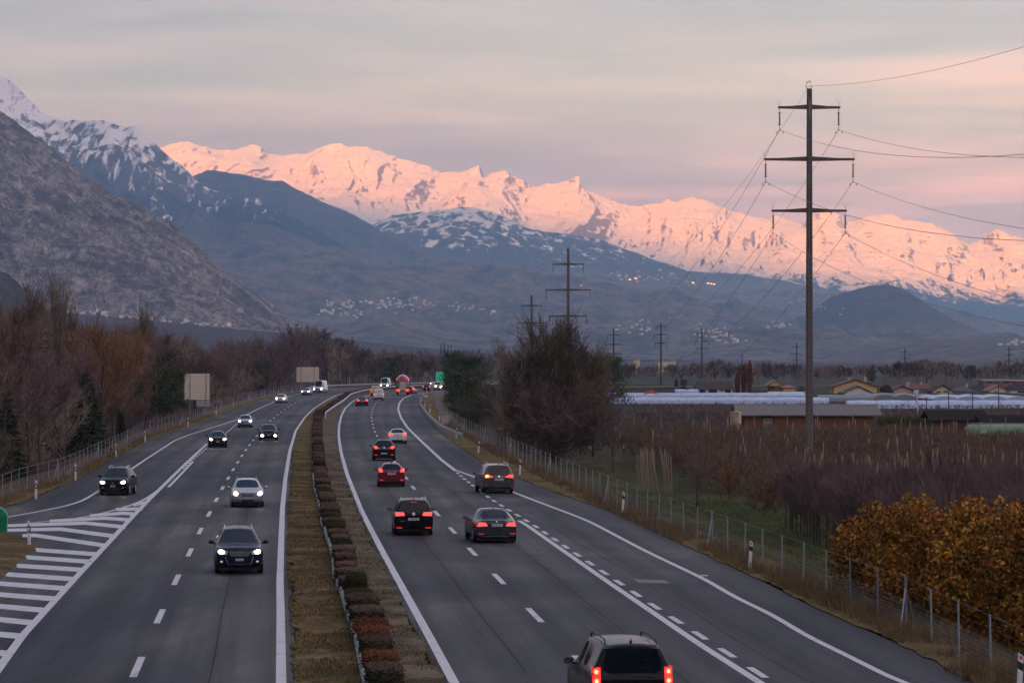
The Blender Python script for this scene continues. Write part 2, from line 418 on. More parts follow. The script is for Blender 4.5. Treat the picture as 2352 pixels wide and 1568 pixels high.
M_FIELD = m_grass('meadow', [(0.34, (0.022, 0.026, 0.008)), (0.46, (0.040, 0.060, 0.016)), (0.54, (0.055, 0.075, 0.020)), (0.66, (0.12, 0.10, 0.04))], 0.35)
M_SOIL = m_grass('woodland_floor', [(0.34, (0.018, 0.014, 0.010)), (0.5, (0.045, 0.030, 0.018)), (0.66, (0.09, 0.055, 0.03))], 0.6)

# ---- the ground: one sheet out to the mountains
def build_ground():
    Ys = [-15200, -8400, -3000, -900, -200, 0, 40]
    while Ys[-1] < 1100: Ys.append(Ys[-1] + max(3.0, Ys[-1] * 0.02))
    while Ys[-1] < 35000: Ys.append(Ys[-1] * 1.12)
    Ys[-1] = 35200
    Ys = np.array(Ys, float)
    fl = np.array([FEN_L(min(max(y, 60), 1000)) for y in Ys]); fr = np.array([FEN_R(min(max(y, 60), 850)) for y in Ys])
    fl = np.minimum(fl, fr - 20)
    outs = np.array([1, 3, 6, 9, 14, 20, 30, 45, 70, 110, 180, 300, 500, 900, 1800, 4000, 9000, 13500.])
    t = np.linspace(0, 1, 14)
    X = np.concatenate([fl[:, None] - outs[::-1][None], fl[:, None] + (fr - fl)[:, None] * t[None], fr[:, None] + outs[None]], 1)
    D = np.concatenate([np.repeat(outs[::-1][None], len(Ys), 0), np.zeros((len(Ys), 14)), np.repeat(outs[None], len(Ys), 0)], 1)
    Y = np.repeat(Ys[:, None], X.shape[1], 1)
    Z = elev(Y) - 0.08 - 1.2 * sstep(D / 7.0)
    Z = Z + np.where(D > 8, (fbm(X * 0.05, Y * 0.05, 3) - 0.5) * 0.5, 0)
    n, m = X.shape; I = np.arange(n * m).reshape(n, m)
    F = np.stack([I[:-1, :-1], I[:-1, 1:], I[1:, 1:], I[1:, :-1]], -1).reshape(-1, 4)
    g = mesh_np('ground', np.stack([X, Y, Z], -1).reshape(-1, 3), F, None, smooth=True)
    # left of the road woodland floor, right of it meadow and orchard soil
    mt, n_ = newmat('valley_floor'); P = n_.pos(); S = n_.sep(P)
    d = n_.noise(P, 12, 3, 0.7); b = n_.noise(P, 0.05, 5, 0.6, 0.5); c_ = n_.noise(P, 1.1, 4, 0.7)
    wood = n_.ramp(c_, [(0.34, (0.018, 0.014, 0.010)), (0.5, (0.045, 0.030, 0.018)), (0.66, (0.09, 0.055, 0.03))])
    mead = n_.ramp(n_.math('ADD', n_.math('MULTIPLY', b, 0.6), n_.math('MULTIPLY', c_, 0.4)),
                   [(0.36, (0.022, 0.024, 0.010)), (0.48, (0.050, 0.066, 0.018)), (0.56, (0.080, 0.098, 0.030)), (0.66, (0.12, 0.10, 0.04))])
    earth = n_.ramp(c_, [(0.3, (0.030, 0.022, 0.016)), (0.7, (0.075, 0.052, 0.036))])
    fe = n_.ramp(n_.math('DIVIDE', S[1], 2000.0), [(0.12, 0.0), (0.16, 0.75)])
    right = n_.mix(fe, mead, earth)
    # far fields: broad purple brown parcels
    par = n_.noise(P, 0.012, 3, 0.5, stretch=(1, 0.25, 1))
    farc = n_.ramp(par, [(0.35, (0.055, 0.040, 0.036)), (0.5, (0.085, 0.062, 0.052)), (0.6, (0.060, 0.060, 0.034)), (0.7, (0.10, 0.075, 0.058))])
    side = n_.math('GREATER_THAN', S[0], n_.math('MULTIPLY_ADD', S[1], -0.035, 2.0))
    col = n_.mix(side, wood, right)
    ff = n_.ramp(n_.math('DIVIDE', S[1], 4000.0), [(0.24, 0.0), (0.32, 1.0)])
    col = n_.mix(ff, col, farc)
    n_.principled(col, 0.95, 0.1, normal=n_.bump(d, 0.7, 0.08))
    g.data.materials.append(mt); tag(g, kind='structure')
build_ground()

tag(ribbon('motorway_right_carriageway', RB_EDGE_L, RB_EDGE_R, 42, 905, 0.0, M_ASPHALT, 6, 4, lane=RB_DASH), kind='structure')
tag(ribbon('motorway_left_carriageway', LA_EDGE_L, LA_EDGE_R, 42, 985, 0.0, M_ASPHALT, 8, 4, lane=LA_DASH), kind='structure')
# median in two strips, left strip olive grass, right strip drier grass, hedge in between
HEDGE_C = curve_xy([(876.8,1590),(856,1510),(846,1465),(828.6,1424),(811.4,1370),(790.8,1330),(783.9,1275),(770,1235),(756.4,1203),(749.5,1164),(735.7,1121),(730.5,1074),(729,1042),(727,1000),(729,958)],
                   [(-27.9,560),(-30.6,640),(-31.2,700),(-30.6,762),(-28,815),(-20,845),(-3,885),(40,945)])
tag(ribbon('median_strip_grass', LA_EDGE_R, lambda y: HEDGE_C(y)+.25, 42, 950, 0.035, M_MEDIAN, 10, 1.0, uneven=0.10), kind='structure')
tag(ribbon('median_strip_dry_grass', HEDGE_C, RB_EDGE_L, 42, 900, 0.04, M_MEDIAN2, 8, 1.2, uneven=0.10), kind='structure')
tag(ribbon('right_verge', RB_EDGE_R, lambda y: FEN_R(y) + 1.2, 42, 860, 0.03, M_VERGE, 8, 1.5, uneven=0.14), kind='structure')
tag(ribbon('left_verge', lambda y: FEN_L(y) - 1.2, LA_EDGE_L, 150, 985, 0.03, M_VERGE, 6, 1.5, uneven=0.14), kind='structure')
# worn edges: sand and leaf litter drift over the rim of the asphalt
# gore island
gi = MB()
isl = [(13.8,1219.4),(51.6,1236),(89.5,1252),(76,1262),(62,1272.8),(34.4,1300),(0,1331),(-60,1380),(-200,1440),(-200,1200),(-30,1212)]
gp = [G(x, y) for x, y in isl]
cx_ = sum(p[0] for p in gp) / len(gp); cy_ = sum(p[1] for p in gp) / len(gp)
vs = [(p[0], p[1], 0.012) for p in gp] + [(p[0]*.94+cx_*.06, p[1]*.94+cy_*.06, 0.09) for p in gp] + [(cx_, cy_, 0.14)]
k = len(gp)
gi.add(vs, [(i, (i+1) % k, k+(i+1) % k, k+i) for i in range(k)] + [(k+i, k+(i+1) % k, 2*k) for i in range(k)])
tag(gi.build('gore_grass_island', M_MEDIAN), kind='structure')

# ---- painted markings (4 mm above the asphalt)
marks = empty('road_markings'); tag(marks, kind='structure')
def stripe(fn, y0, y1, w, dz=0.004, name='edge_line'):
    return ribbon(name, lambda y: fn(y) - w/2, lambda y: fn(y) + w/2, y0, y1, dz, M_PAINT, 1, 3, marks)
stripe(RB_LINE_L, 42, 880, 0.26); stripe(RB_LINE_R, G(1042,1079)[1], 860, 0.30); stripe(RB_LINE_OUT, 42, G(1046,1079)[1], 0.22)
stripe(RB_TAPER, 42, G(1190,1195)[1], 0.24, name='lane_line')
stripe(LA_LINE_R, 42, 900, 0.26); stripe(LA_OUT, G(227,1128)[1], 930, 0.22)
stripe(LA_SOLID, 42, G(476,1018)[1], 0.26, name='lane_line')
stripe(lambda y: LA_SOLID(y) + 0.42, G(372,1118)[1], G(436,1060)[1], 0.20, name='lane_line')
M_TAR = mat('tar_seam', (0.022, 0.022, 0.024), 0.8, 0.02)
for fn_, off_, ya, yb in ((RB_DASH, 2.15, 80, 330), (RB_DASH, -1.7, 90, 260), (LA_DASH, 1.95, 80, 300), (LA_DASH, -3.9, 80, 240), (RB_LINE_OUT, -2.3, 80, 170)):
    ribbon('tar_seam', lambda y: fn_(y)+off_-.014+.02*math.sin(y*.15), lambda y: fn_(y)+off_+.014+.02*math.sin(y*.15), ya, yb, 0.0032, M_TAR, 1, 3, marks)
def pstripe(pts, w, dz=0.004, name='edge_line'):
    P = [Vector(G(*p, 0.0)) for p in pts]; mb = MB(); vs = []
    for i, p in enumerate(P):
        d = P[min(i+1, len(P)-1)] - P[max(i-1, 0)]; n_ = Vector((-d.y, d.x, 0)).normalized() * w/2
        vs += [p + n_ + Vector((0, 0, dz)), p - n_ + Vector((0, 0, dz))]
    mb.add(vs, [(2*i, 2*i+1, 2*i+3, 2*i+2) for i in range(len(P)-1)])
    return mb.build(name, M_PAINT, marks)
def rs(pts, k=4):     # Catmull-Rom resample in picture space of a short marking
    out = []
    for i in range(len(pts)-1):
        p0, p1, p2, p3 = pts[max(i-1, 0)], pts[i], pts[i+1], pts[min(i+2, len(pts)-1)]
        for j in range(k):
            t = j / k
            out.append(tuple(0.5*((2*b)+(c-a)*t+(2*a-5*b+4*c-d)*t*t+(3*b-a-3*c+d)*t**3) for a, b, c, d in zip(p0, p1, p2, p3)))
    return out + [pts[-1]]
pstripe(rs([(228,1125.8),(192.8,1147),(160,1158.5),(120.5,1167.8),(17.2,1186.7),(-80,1200)]), 0.22)
pstripe(rs([(-20,1212),(17.2,1207.4),(103.3,1197),(172,1190),(241,1176.4),(296,1161),(330.4,1147.2),(353,1133),(364.9,1124)]), 0.22, dz=0.0045)
bars = [[(890,380),(975,362)], [(780,410),(950,405)], [(600,450),(820,435),(912,441)], [(330,487),(700,467),(870,480)], [(45,518),(570,500),(835,528)],
        [(40,548),(400,540),(775,590)], [(150,584),(235,582),(710,652)], [(243,679),(655,709)], [(180,728),(607,759)], [(115,784),(555,813)], [(40,841),(500,875)],
        [(-80,897),(440,937)], [(-80,970),(378,1007)], [(-80,1048),(305,1083)], [(-80,1135),(232,1167)], [(-80,1235),(150,1256)], [(-80,1360),(40,1370)]]
for b in bars:
    mb = MB(); n_ = len(b); up = []; dn = []
    for i, (x, y) in enumerate(b):
        px, py = x*.3442, y*.3442 + 1028.4
        th = (py - HY) * 0.0098 + 0.2
        if i == 0 and n_ == 3 and False: th *= .5
        if i == n_-1 or n_ == 2: th *= 1.0
        if i == 0 and n_ == 3: th *= 0.8
        sh = th * 0.75 if i == n_-1 else (-th * .8 if n_ == 2 else 0)
        up.append(G(px + sh, py - th)); dn.append(G(px - sh * .2, py + th))
    vs = [(p[0], p[1], 0.0035) for p in up] + [(p[0], p[1], 0.0035) for p in dn]
    mb.add(vs, [(i, i+1, n_+i+1, n_+i) for i in range(n_-1)]); mb.build('chevron_bar', M_PAINT, marks)
def dashes(fn, c0, period, length, w, ymin, ymax, name='lane_dash'):
    pts = []
    for sgn in (1, -1):
        Y = c0
        if sgn < 0: Y = c0 - period
        while ymin < Y < ymax:
            pts.append(Y)
            s = (fn(Y+1) - fn(Y-1)) / 2
            Y += sgn * period / math.sqrt(1 + s*s)
    for Y in pts:
        s = (fn(Y+1) - fn(Y-1)) / 2; d = length / 2 / math.sqrt(1 + s*s)
        ribbon(name, lambda y: fn(y) - w/2, lambda y: fn(y) + w/2, Y - d, Y + d, 0.004, M_PAINT, 1, 8, marks)
dashes(LA_DASH, G(316,1530)[1], 18, 6, 0.20, 60, 860)
dashes(RB_DASH, G(1227.9,1411.2)[1], 18, 6, 0.20, 60, 800)
# short dashes beside the acceleration and exit tapers
def sd(p0, p1, n0, w=0.30):
    a, b = Vector(G(*p0)), Vector(G(*p1)); L_ = (b-a).length; n_ = max(1, round(L_/6.0)); d = (b-a).normalized()
    for i in range(n_+1):
        c = a + (b-a) * (i/n_); q = Vector((-d.y, d.x, 0)) * w/2; mb = MB()
        vs = [c - d*1.5 - q, c + d*1.5 - q, c + d*1.5 + q, c - d*1.5 + q]
        z = float(elev(c.y)) + 0.004
        mb.add([(v.x, v.y, z) for v in vs], [(0, 1, 2, 3)]); mb.build('short_dash', M_PAINT, marks)
Dz8 = lambda x, y: (x*.15432+834.8, y*.15432+967.9); Dz3 = lambda x, y: (x*.3442+1209.9, y*.3442+1028.4); Dz4 = lambda x, y: (x*.3344, y*.3344+604.9)
for pts in ([Dz8(1320,724), Dz8(1492,870), Dz8(1700,1033), Dz8(1865,1155), Dz3(28,515), Dz3(300,702), Dz3(572,886), Dz3(803,1042), Dz3(1092,1230), Dz3(1457,1467), (1830,1610)],
            [Dz4(1248,1403), Dz4(1330,1330), Dz4(1425,1255), Dz4(1560,1150), Dz4(1622,1095)]):
    W = [Vector(G(*p)) for p in pts]; acc = [0]
    for a, b in zip(W, W[1:]): acc.append(acc[-1] + (b-a).length)
    s = 0
    while s <= acc[-1]:
        k = max(i for i in range(len(acc)) if acc[i] <= s + 1e-6); k = min(k, len(W)-2)
        d = (W[k+1]-W[k]).normalized(); c = W[k] + d * (s-acc[k]); q = Vector((-d.y, d.x, 0)) * .10; c = c + Vector((.15, 0, 0)); mb = MB()
        vs = [c - d*1.5 - q, c + d*1.5 - q, c + d*1.5 + q, c - d*1.5 + q]
        mb.add([(v.x, v.y, float(elev(v.y)) + 0.0042) for v in vs], [(0, 1, 2, 3)]); mb.build('short_dash', M_PAINT, marks)
        s += 6.0
# patched loop detector in the slip lane
pl = [G(*Dz3(x, y)) for x, y in ((712,874),(920,880),(955,903),(745,897))]
mb = MB(); mb.add([(p[0], p[1], 0.0038) for p in pl], [(0,1,2,3)])
mb.build('asphalt_patch', mat('patch_grey', (0.15, 0.15, 0.155), 0.7, var=.3), marks)
for dx in (0, 22, 44):
    pl = [G(*Dz3(x+dx, y)) for x, y in ((1142,846),(1160,846),(1164,853),(1146,853))]
    mb = MB(); mb.add([(p[0], p[1], 0.004) for p in pl], [(0,1,2,3)]); mb.build('survey_mark', M_PAINT, marks)

# ================================================================== mountains
def mountain(name, ridge, Yr, Yf, mt, ncol=500, nrow=160, base=0.0, amp=60, gully=400, rough=14, seed=1, prof=1.1, back=0.25, x_pad=260, crest=1.0, relief=None, crest_w=60):
    xs = np.array([p[0] for p in ridge], float); ys = np.array([p[1] for p in ridge], float)
    px = np.linspace(xs[0], xs[-1], ncol)
    py = np.interp(px, xs, ys)
    jag = (fbm(px * 0.05, px * 0 + 3.3, seed + 40, 5, 0.6) - 0.5) * 14 * crest + (fbm(px * 0.25, px * 0 + 1.3, seed + 41, 4, 0.6) - 0.5) * 5 * crest
    hr = (HY - py) / FPX * Yr + EYE + jag * Yr / FPX * 0.5
    X0 = (px - CX) / FPX * Yr
    v = np.concatenate([np.linspace(0, 1, nrow), 1 + np.linspace(0, back, 14)[1:]])
    V, XX = np.meshgrid(v, X0, indexing='ij')
    kk = max(3, int(crest_w / (px[1]-px[0]))); ker = np.hanning(2*kk+1); ker /= ker.sum()
    hs = np.convolve(np.pad(hr, kk, mode='edge'), ker, 'valid')
    hs = np.minimum(hs, hr + 40 * Yr / 28000)
    HR = np.repeat(hs[None], len(v), 0); DH = np.repeat((hr - hs)[None], len(v), 0)
    Y = Yf + (Yr - Yf) * V
    shape = np.where(V <= 1, np.clip(V, 0, 1) ** prof, 1 - (V - 1) * 1.6)
    Z = base + (HR - base) * shape + DH * sstep((V - 0.93) / 0.07) * np.where(V > 1, np.clip(1 - (V-1) * 4, 0, 1), 1)
    env = np.clip(np.sin(np.clip(V, 0, 1) * math.pi * 0.93), 0, 1) ** 0.8
    wx = XX + (fbm(XX / (gully*2.2), Y / (gully*2.2), seed+9, 3) - 0.5) * gully * 1.6
    g1 = fbm(wx / gully, Y / (gully * 2.6), seed, 5, 0.52, ridged=True)
    g2 = fbm(XX / (gully*2.5), Y / (gully * 2.5), seed+3, 4, 0.5)
    det = 0.5*fbm(XX / (gully*0.16), Y / (gully*0.30), seed+5, 5, 0.6) + 0.5*fbm(wx / (gully*0.34), Y / (gully*0.8), seed+6, 5, 0.6, ridged=True)
    Z = Z + env * (amp * (g1 - 0.62) * 2 + amp * 1.2 * (g2 - 0.5) * 2) + (det - 0.5) * rough * 2 * (0.25 + 0.75 * env)
    if relief is not None: Z = Z + relief(XX, Y, V) * env
    n, m = XX.shape; I = np.arange(n * m).reshape(n, m)
    F = np.stack([I[:-1, :-1], I[:-1, 1:], I[1:, 1:], I[1:, :-1]], -1).reshape(-1, 4)
    o = mesh_np(name, np.stack([XX, Y, Z], -1).reshape(-1, 3), F, mt, smooth=True)
    return tag(o, kind='structure')

def m_alpine(name, snow_lo, snow_hi, k, rock=((0.09, 0.075, 0.065), (0.22, 0.18, 0.15)), forest=((0.018, 0.024, 0.022), (0.05, 0.05, 0.04)), slope=(0.62, 0.80), tree_top=None, streak=0.0, patch=0.45, xdrop=0.0, aw=1.6, fine=1.0, bw=0.9, soft=0.08, low=None):
    """height driven: forest, then rock and snow; k = metres per picture unit so the noise keeps its size"""
    m, n = newmat(name); P = n.pos(); S = n.sep(P)
    NZ = n.sep(n.N('ShaderNodeNewGeometry').outputs['Normal'])[2]
    a = n.noise(P, 1/(60*k), 6, 0.62, 0.8); b = n.noise(P, 1/(9*k), 5, 0.7); c = n.noise(P, 1/(220*k), 4, 0.55)
    gul = n.noise(P, 1/(22*k*fine), 6, 0.6, 0.5, stretch=(1, 0.12, 0.16))
    zz = n.math('ADD', S[2], n.math('MULTIPLY', n.math('SUBTRACT', a, 0.5), (snow_hi - snow_lo) * aw))
    zz = n.math('ADD', zz, n.math('MULTIPLY', n.math('SUBTRACT', b, 0.5), (snow_hi - snow_lo) * bw))
    if streak: zz = n.math('ADD', zz, n.math('MULTIPLY', n.math('SUBTRACT', gul, 0.5), (snow_hi - snow_lo) * streak))
    if xdrop: zz = n.math('ADD', zz, n.math('MULTIPLY', n.math('MAXIMUM', S[0], 0.0), xdrop))
    hs = n.math('DIVIDE', n.math('SUBTRACT', zz, snow_lo), snow_hi - snow_lo, clamp=True)
    sharp = n.ramp(hs, [(0.5 - soft, 0.0), (0.5 + soft, 1.0)])
    st = n.math('ADD', NZ, n.math('MULTIPLY', n.math('SUBTRACT', b, 0.5), 0.55))
    st = n.math('ADD', st, n.math('MULTIPLY', n.math('SUBTRACT', a, 0.5), patch))
    sl = n.ramp(st, [(slope[0], 0.0), (slope[1], 1.0)])
    rockc = n.mix(b, rock[0], rock[1])
    forc = n.mix(n.ramp(a, [(0.35, 0.0), (0.65, 1.0)]), forest[0], forest[1])
    forc = n.mix(n.ramp(b, [(0.35, 0.0), (0.62, 0.75)]), forc, tuple(x*.5 for x in forest[0]))
    forc = n.mix(n.ramp(n.noise(P, 1/(16*k), 5, 0.7, 0.4, stretch=(1, .5, .5)), [(0.56, 0.0), (0.66, 0.7)]), forc, tuple(min(1, x*1.5) for x in forest[1]))
    if low:
        # dark gully lines painted in place of relief shading, then vineyards and pasture parcels on the lower slopes
        rv = n.math('ABSOLUTE', n.math('SUBTRACT', n.noise(P, 1/(70*k), 6, 0.6, 0.9, loc=(5, 3, 1)), 0.5))
        forc = n.mix(n.ramp(rv, [(0.0, 0.75), (0.035, 0.0)]), forc, tuple(x*.45 for x in forest[0]))
        par = n.noise(P, 1/(30*k), 5, 0.7, 0.3, stretch=(.6, .35, 1.6), loc=(2, 9, 4)); par2 = n.noise(P, 1/(7*k), 4, 0.7, stretch=(.6, .4, 1.4))
        fld = n.mix(n.ramp(par, [(0.40, 0.0), (0.60, 1.0)]), (0.055, 0.050, 0.040), (0.20, 0.150, 0.115)); fld = n.mix(n.ramp(par2, [(0.5, 0.0), (0.64, 0.55)]), fld, (0.035, 0.042, 0.034)); fld = n.mix(n.ramp(par2, [(0.30, 0.5), (0.40, 0.0)]), fld, (0.30, 0.25, 0.20))
        lz = n.math('ADD', S[2], n.math('MULTIPLY', n.math('SUBTRACT', a, 0.5), (low[1]-low[0])*1.5))
        forc = n.mix(n.ramp(n.math('DIVIDE', n.math('SUBTRACT', lz, low[0]), low[1]-low[0], clamp=True), [(0.3, 1.0), (0.7, 0.0)]), forc, fld)
    if tree_top is None: tree_top = (snow_lo * .8, snow_lo * 1.15)
    tt = n.math('ADD', S[2], n.math('MULTIPLY', n.math('SUBTRACT', a, 0.5), (tree_top[1]-tree_top[0]) * 1.6))
    th = n.ramp(n.math('DIVIDE', n.math('SUBTRACT', tt, tree_top[0]), tree_top[1]-tree_top[0], clamp=True), [(0.3, 0.0), (0.7, 1.0)])
    low = n.mix(th, forc, rockc)
    cs = n.mix(n.math('MULTIPLY', sharp, sl), low, (0.90, 0.905, 0.92))
    n.principled(cs, 0.9, 0.15, normal=n.bump(n.math('ADD', b, n.math('MULTIPLY', a, 2.0)), 0.6, 14*k)); return m

# far sunlit range
far_ridge = [(-400,400),(300,350),(380,345),(400,339),(430,336),(455,345),(485,352),(500,356),(530,357),(560,351),(580,346),(600,353),(618,368),(650,371),(700,366),(726,356),(759,342),(783,339),(810,342),(840,344),(866,352),(890,357),(913,365.7),(935,370),(960,379),(985,385),(1010,399),(1017,400),(1060,399),(1075,394),(1087,388),(1097,385),(1104,389),(1110.5,410),(1127,402.5),(1160.6,401),(1187,416),(1227.5,432.6),(1254,429),(1281,424),(1300,417),(1307.8,416),(1316,410),(1324,405),(1331,407),(1333,428),(1344.5,434),(1388,446),(1421.5,456),(1461.6,461),(1512,461),(1528,456),(1551,460),(1575,452),(1589.6,449),(1624,461.6),(1655,474),(1681.5,488),(1727,504),(1758,510),(1800,520),(1840,524),(1884,494),(1903.4,490),(1922.5,496),(1945.5,511),(1961,513),(2006.7,498),(2030,490),(2048.8,488),(2071.8,498),(2098.6,504),(2140.7,511),(2179,526.7),(2209.6,546),(2228.7,557),(2255.5,542),(2290,526.7),(2313,530.5),(2352,542),(2450,560),(2700,600)]
far_ridge2 = [(1600,560),(1700,520),(1740,508),(1765,500),(1777,490),(1795,493),(1815,504),(1840,512),(1854,519),(1900,540),(2000,600)]
KM = 28000/FPX
M_FAR = m_alpine('alpine_snow', 500, 860, KM, rock=((0.11, 0.085, 0.075), (0.32, 0.24, 0.20)), slope=(0.74, 0.83), streak=0.9, patch=0.34, xdrop=0.055, tree_top=(700, 1000))
mountain('snow_mountain_range', far_ridge, 28000, 24300, M_FAR, 1400, 420, base=0, amp=190, gully=1300, rough=62, seed=5, prof=0.80, crest=0.9, crest_w=45)
mountain('snow_peak_behind_range', far_ridge2, 31000, 28600, M_FAR, 160, 50, base=700, amp=60, gully=1200, rough=20, seed=15, prof=1.0, crest=0.5)
# forested shoulder below the range with ski meadows
sh_ridge = [(780,640),(830,560),(860,520),(900,500),(960,493),(1043,480),(1100,482),(1160,500),(1204,523),(1290,540),(1378,553),(1461,580),(1512,600),(1580,622),(1700,632),(1800,645),(1873,657),(1949,672),(2050,700),(2200,750),(2400,790)]
M_SHOULD = m_alpine('shoulder_forest', 600, 1120, 22000/FPX, slope=(0.74, 0.84), forest=((0.010, 0.018, 0.024), (0.12, 0.085, 0.065)), streak=3.4, tree_top=(1300, 1700), patch=0.9, aw=2.2, soft=.12, low=(330, 620))
mountain('forest_shoulder', sh_ridge, 22000, 12500, M_SHOULD, 700, 170, base=0, amp=70, gully=800, rough=30, seed=21, prof=1.3, crest=0.5)
# steep snowy mountain on the left
l_ridge = [(-500,-20),(-200,60),(-60,125),(0,168),(15,176),(27,183),(57,211),(94,245),(120,258),(147,271),(167,271),(190,276),(214,278),(241,285),(267,289),(288,291.5),(308,287),(334,305),(354,318),(374.5,342),(401,362),(435,388.5),(468,418.6),(535,452),(602,465),(669,499),(769,542),(800,560),(900,605),(1000,655),(1100,720),(1200,790)]
M_LEFT = m_alpine('left_alp', 680, 1120, 15000/FPX, rock=((0.045, 0.045, 0.050), (0.12, 0.11, 0.105)), slope=(0.50, 0.68), forest=((0.012, 0.019, 0.024), (0.040, 0.040, 0.040)), streak=4.2, tree_top=(520, 800), patch=0.15, aw=0.9, fine=0.8, bw=0.35, soft=0.22, low=(150, 330))
mountain('steep_snow_mountain', l_ridge, 15000, 10600, M_LEFT, 700, 300, base=0, amp=95, gully=520, rough=40, seed=31, prof=1.0, crest=0.9)
# brown wooded spur with the villages
sp_ridge = [(400,470),(440,420),(478,398),(520,404),(568,412),(610,418),(652,425),(702,452),(769,485),(826,506),(876,533),(913,543),(953,560),(1000,573),(1060,593),(1160.6,613),(1211,630),(1328,653),(1450,672),(1600,700),(1750,740),(1900,780),(2050,806)]
M_SPUR = m_alpine('spur_woods', 1500, 2400, 16000/FPX, forest=((0.014, 0.024, 0.028), (0.17, 0.125, 0.095)), tree_top=(3000, 4000), low=(300, 620))
mountain('wooded_spur', sp_ridge, 17800, 8200, M_SPUR, 620, 180, base=0, amp=100, gully=700, rough=30, seed=43, prof=1.15, crest=0.5)
# low hills on the right
M_HILL = m_alpine('hill_scrub', 1500, 2400, 9000/FPX, forest=((0.040, 0.040, 0.036), (0.15, 0.12, 0.095)), tree_top=(3000, 4000), low=(60, 160))
mountain('cone_hill', [(1740,850),(1800,800),(1840,750),(1881,700),(1910,680),(1960,664),(2000,655),(2040,652),(2080,665),(2130,700),(2180,730),(2230,762),(2300,788),(2352,797),(2500,812),(2600,850)], 12800, 10300, M_HILL, 260, 80, amp=14, gully=420, rough=4, seed=51, prof=1.0, crest=0.5)
mountain('small_hill', [(1560,850),(1640,818),(1700,803),(1780,785),(1840,768),(1865.5,760.6),(1890,745),(1905,742),(1920,748),(1946.5,770),(1981,793),(2016,816),(2060,835),(2120,860)], 9800, 8300, M_HILL, 200, 70, amp=8, gully=260, rough=3, seed=52, prof=1.0, crest=0.5)
mountain('right_terraces', [(1800,850),(1900,812),(1960,795),(2060,782),(2200,775),(2352,770),(2600,760)], 8600, 5200, M_HILL, 200, 70, amp=8, gully=500, rough=3, seed=57, prof=1.1, crest=0.3)
# bare rock wall on the left
def m_rock():
    m, n = newmat('limestone_wall'); P = n.pos(); S = n.sep(P); k = 6500/FPX
    a = n.noise(P, 1/(55*k), 6, 0.66, 1.0); b = n.noise(P, 1/(8*k), 5, 0.7); c = n.noise(P, 1/(14*k), 5, 0.65, 0.8, stretch=(1, 0.5, 0.30))
    d = n.noise(P, 1/(120*k), 4, 0.6, 0.7, loc=(40, 7, 3))
    dv = n.N('ShaderNodeCombineXYZ'); n.L(n.math('MULTIPLY', n.math('ADD', n.math('MULTIPLY', S[0], 0.8), S[2]), 1/34.0), dv.inputs[0]); n.L(n.math('MULTIPLY', n.math('SUBTRACT', S[0], S[2]), 1/260.0), dv.inputs[1])
    dg_ = n.noise(dv.outputs[0], 1.0, 6, 0.65, 0.6)
    vv = n.N('ShaderNodeCombineXYZ'); n.L(n.math('MULTIPLY', S[0], 1/13.0), vv.inputs[0]); n.L(n.math('MULTIPLY', S[2], 1/55.0), vv.inputs[1]); n.L(n.math('MULTIPLY', S[1], 1/70.0), vv.inputs[2])
    vg_ = n.noise(vv.outputs[0], 1.0, 6, 0.65, 0.8)
    f = n.math('ADD', n.math('ADD', n.math('MULTIPLY', a, 0.36), n.math('MULTIPLY', dg_, 0.10)), n.math('ADD', n.math('MULTIPLY', vg_, 0.33), n.math('MULTIPLY', b, 0.21)))
    rock = n.ramp(f, [(0.42, (0.08, 0.070, 0.060)), (0.48, (0.27, 0.225, 0.185)), (0.54, (0.45, 0.375, 0.305)), (0.61, (0.70, 0.59, 0.49))])
    ck = n.math('ABSOLUTE', n.math('SUBTRACT', n.noise(vv.outputs[0], 0.42, 5, 0.62, 1.2), 0.5))
    rock = n.mix(n.ramp(ck, [(0.0, 0.85), (0.02, 0.0)]), rock, (0.045, 0.04, 0.036))
    veg = n.math('ADD', d, n.math('MULTIPLY', n.math('SUBTRACT', b, 0.5), 0.5))
    veg = n.math('ADD', veg, n.math('MULTIPLY', n.math('SUBTRACT', c, 0.5), 0.6))
    vf = n.ramp(veg, [(0.46, 0.0), (0.60, 0.8)])
    col = n.mix(vf, rock, n.mix(b, (0.055, 0.052, 0.045), (0.13, 0.11, 0.088)))
    n.principled(col, 0.92, 0.15, normal=n.bump(n.math('ADD', b, n.math('MULTIPLY', c, 2.5)), 0.9, 12)); return m
rock_ridge = [(-500,60),(-200,150),(0,259),(60,300),(120,345),(160,378),(200,410),(230,428),(260,449),(300,466),(330,480),(362,500),(390,513),(440,552),(470,576),(500,602),(530,630),(560,655),(590,675),(620,697),(650,718),(680,740),(705,765),(730,800)]
mountain('rock_wall_mountain', rock_ridge, 6900, 5500, m_rock(), 760, 420, base=45, amp=40, gully=240, rough=20.0, seed=61, prof=0.95, crest=0.7)
M_VINE = m_alpine('vineyard_slope', 900, 1500, 4500/FPX, forest=((0.060, 0.045, 0.044), (0.125, 0.095, 0.078)), tree_top=(3000, 4000))
mountain('vineyard_fan', [(-600,650),(-100,690),(0,700),(100,712),(180,722),(400,742),(560,756),(690,766),(800,779),(900,792),(1000,801),(1100,809),(1250,818)], 5300, 2600, M_VINE, 300, 60, base=-1.6, amp=2.5, gully=260, rough=0.8, seed=71, prof=1.25, crest=0.25)
mountain('dark_foothill', [(-600,500),(-60,600),(0,622),(20,630),(40,650),(60,672),(90,700),(120,716),(150,735),(190,760),(240,800),(280,850)], 3400, 2800, m_alpine('foothill_scrub', 900, 1500, 3000/FPX, forest=((0.022, 0.022, 0.020), (0.10, 0.075, 0.055)), tree_top=(3000, 4000)), 120, 50, base=0, amp=4, gully=160, rough=3, seed=75, prof=0.9)
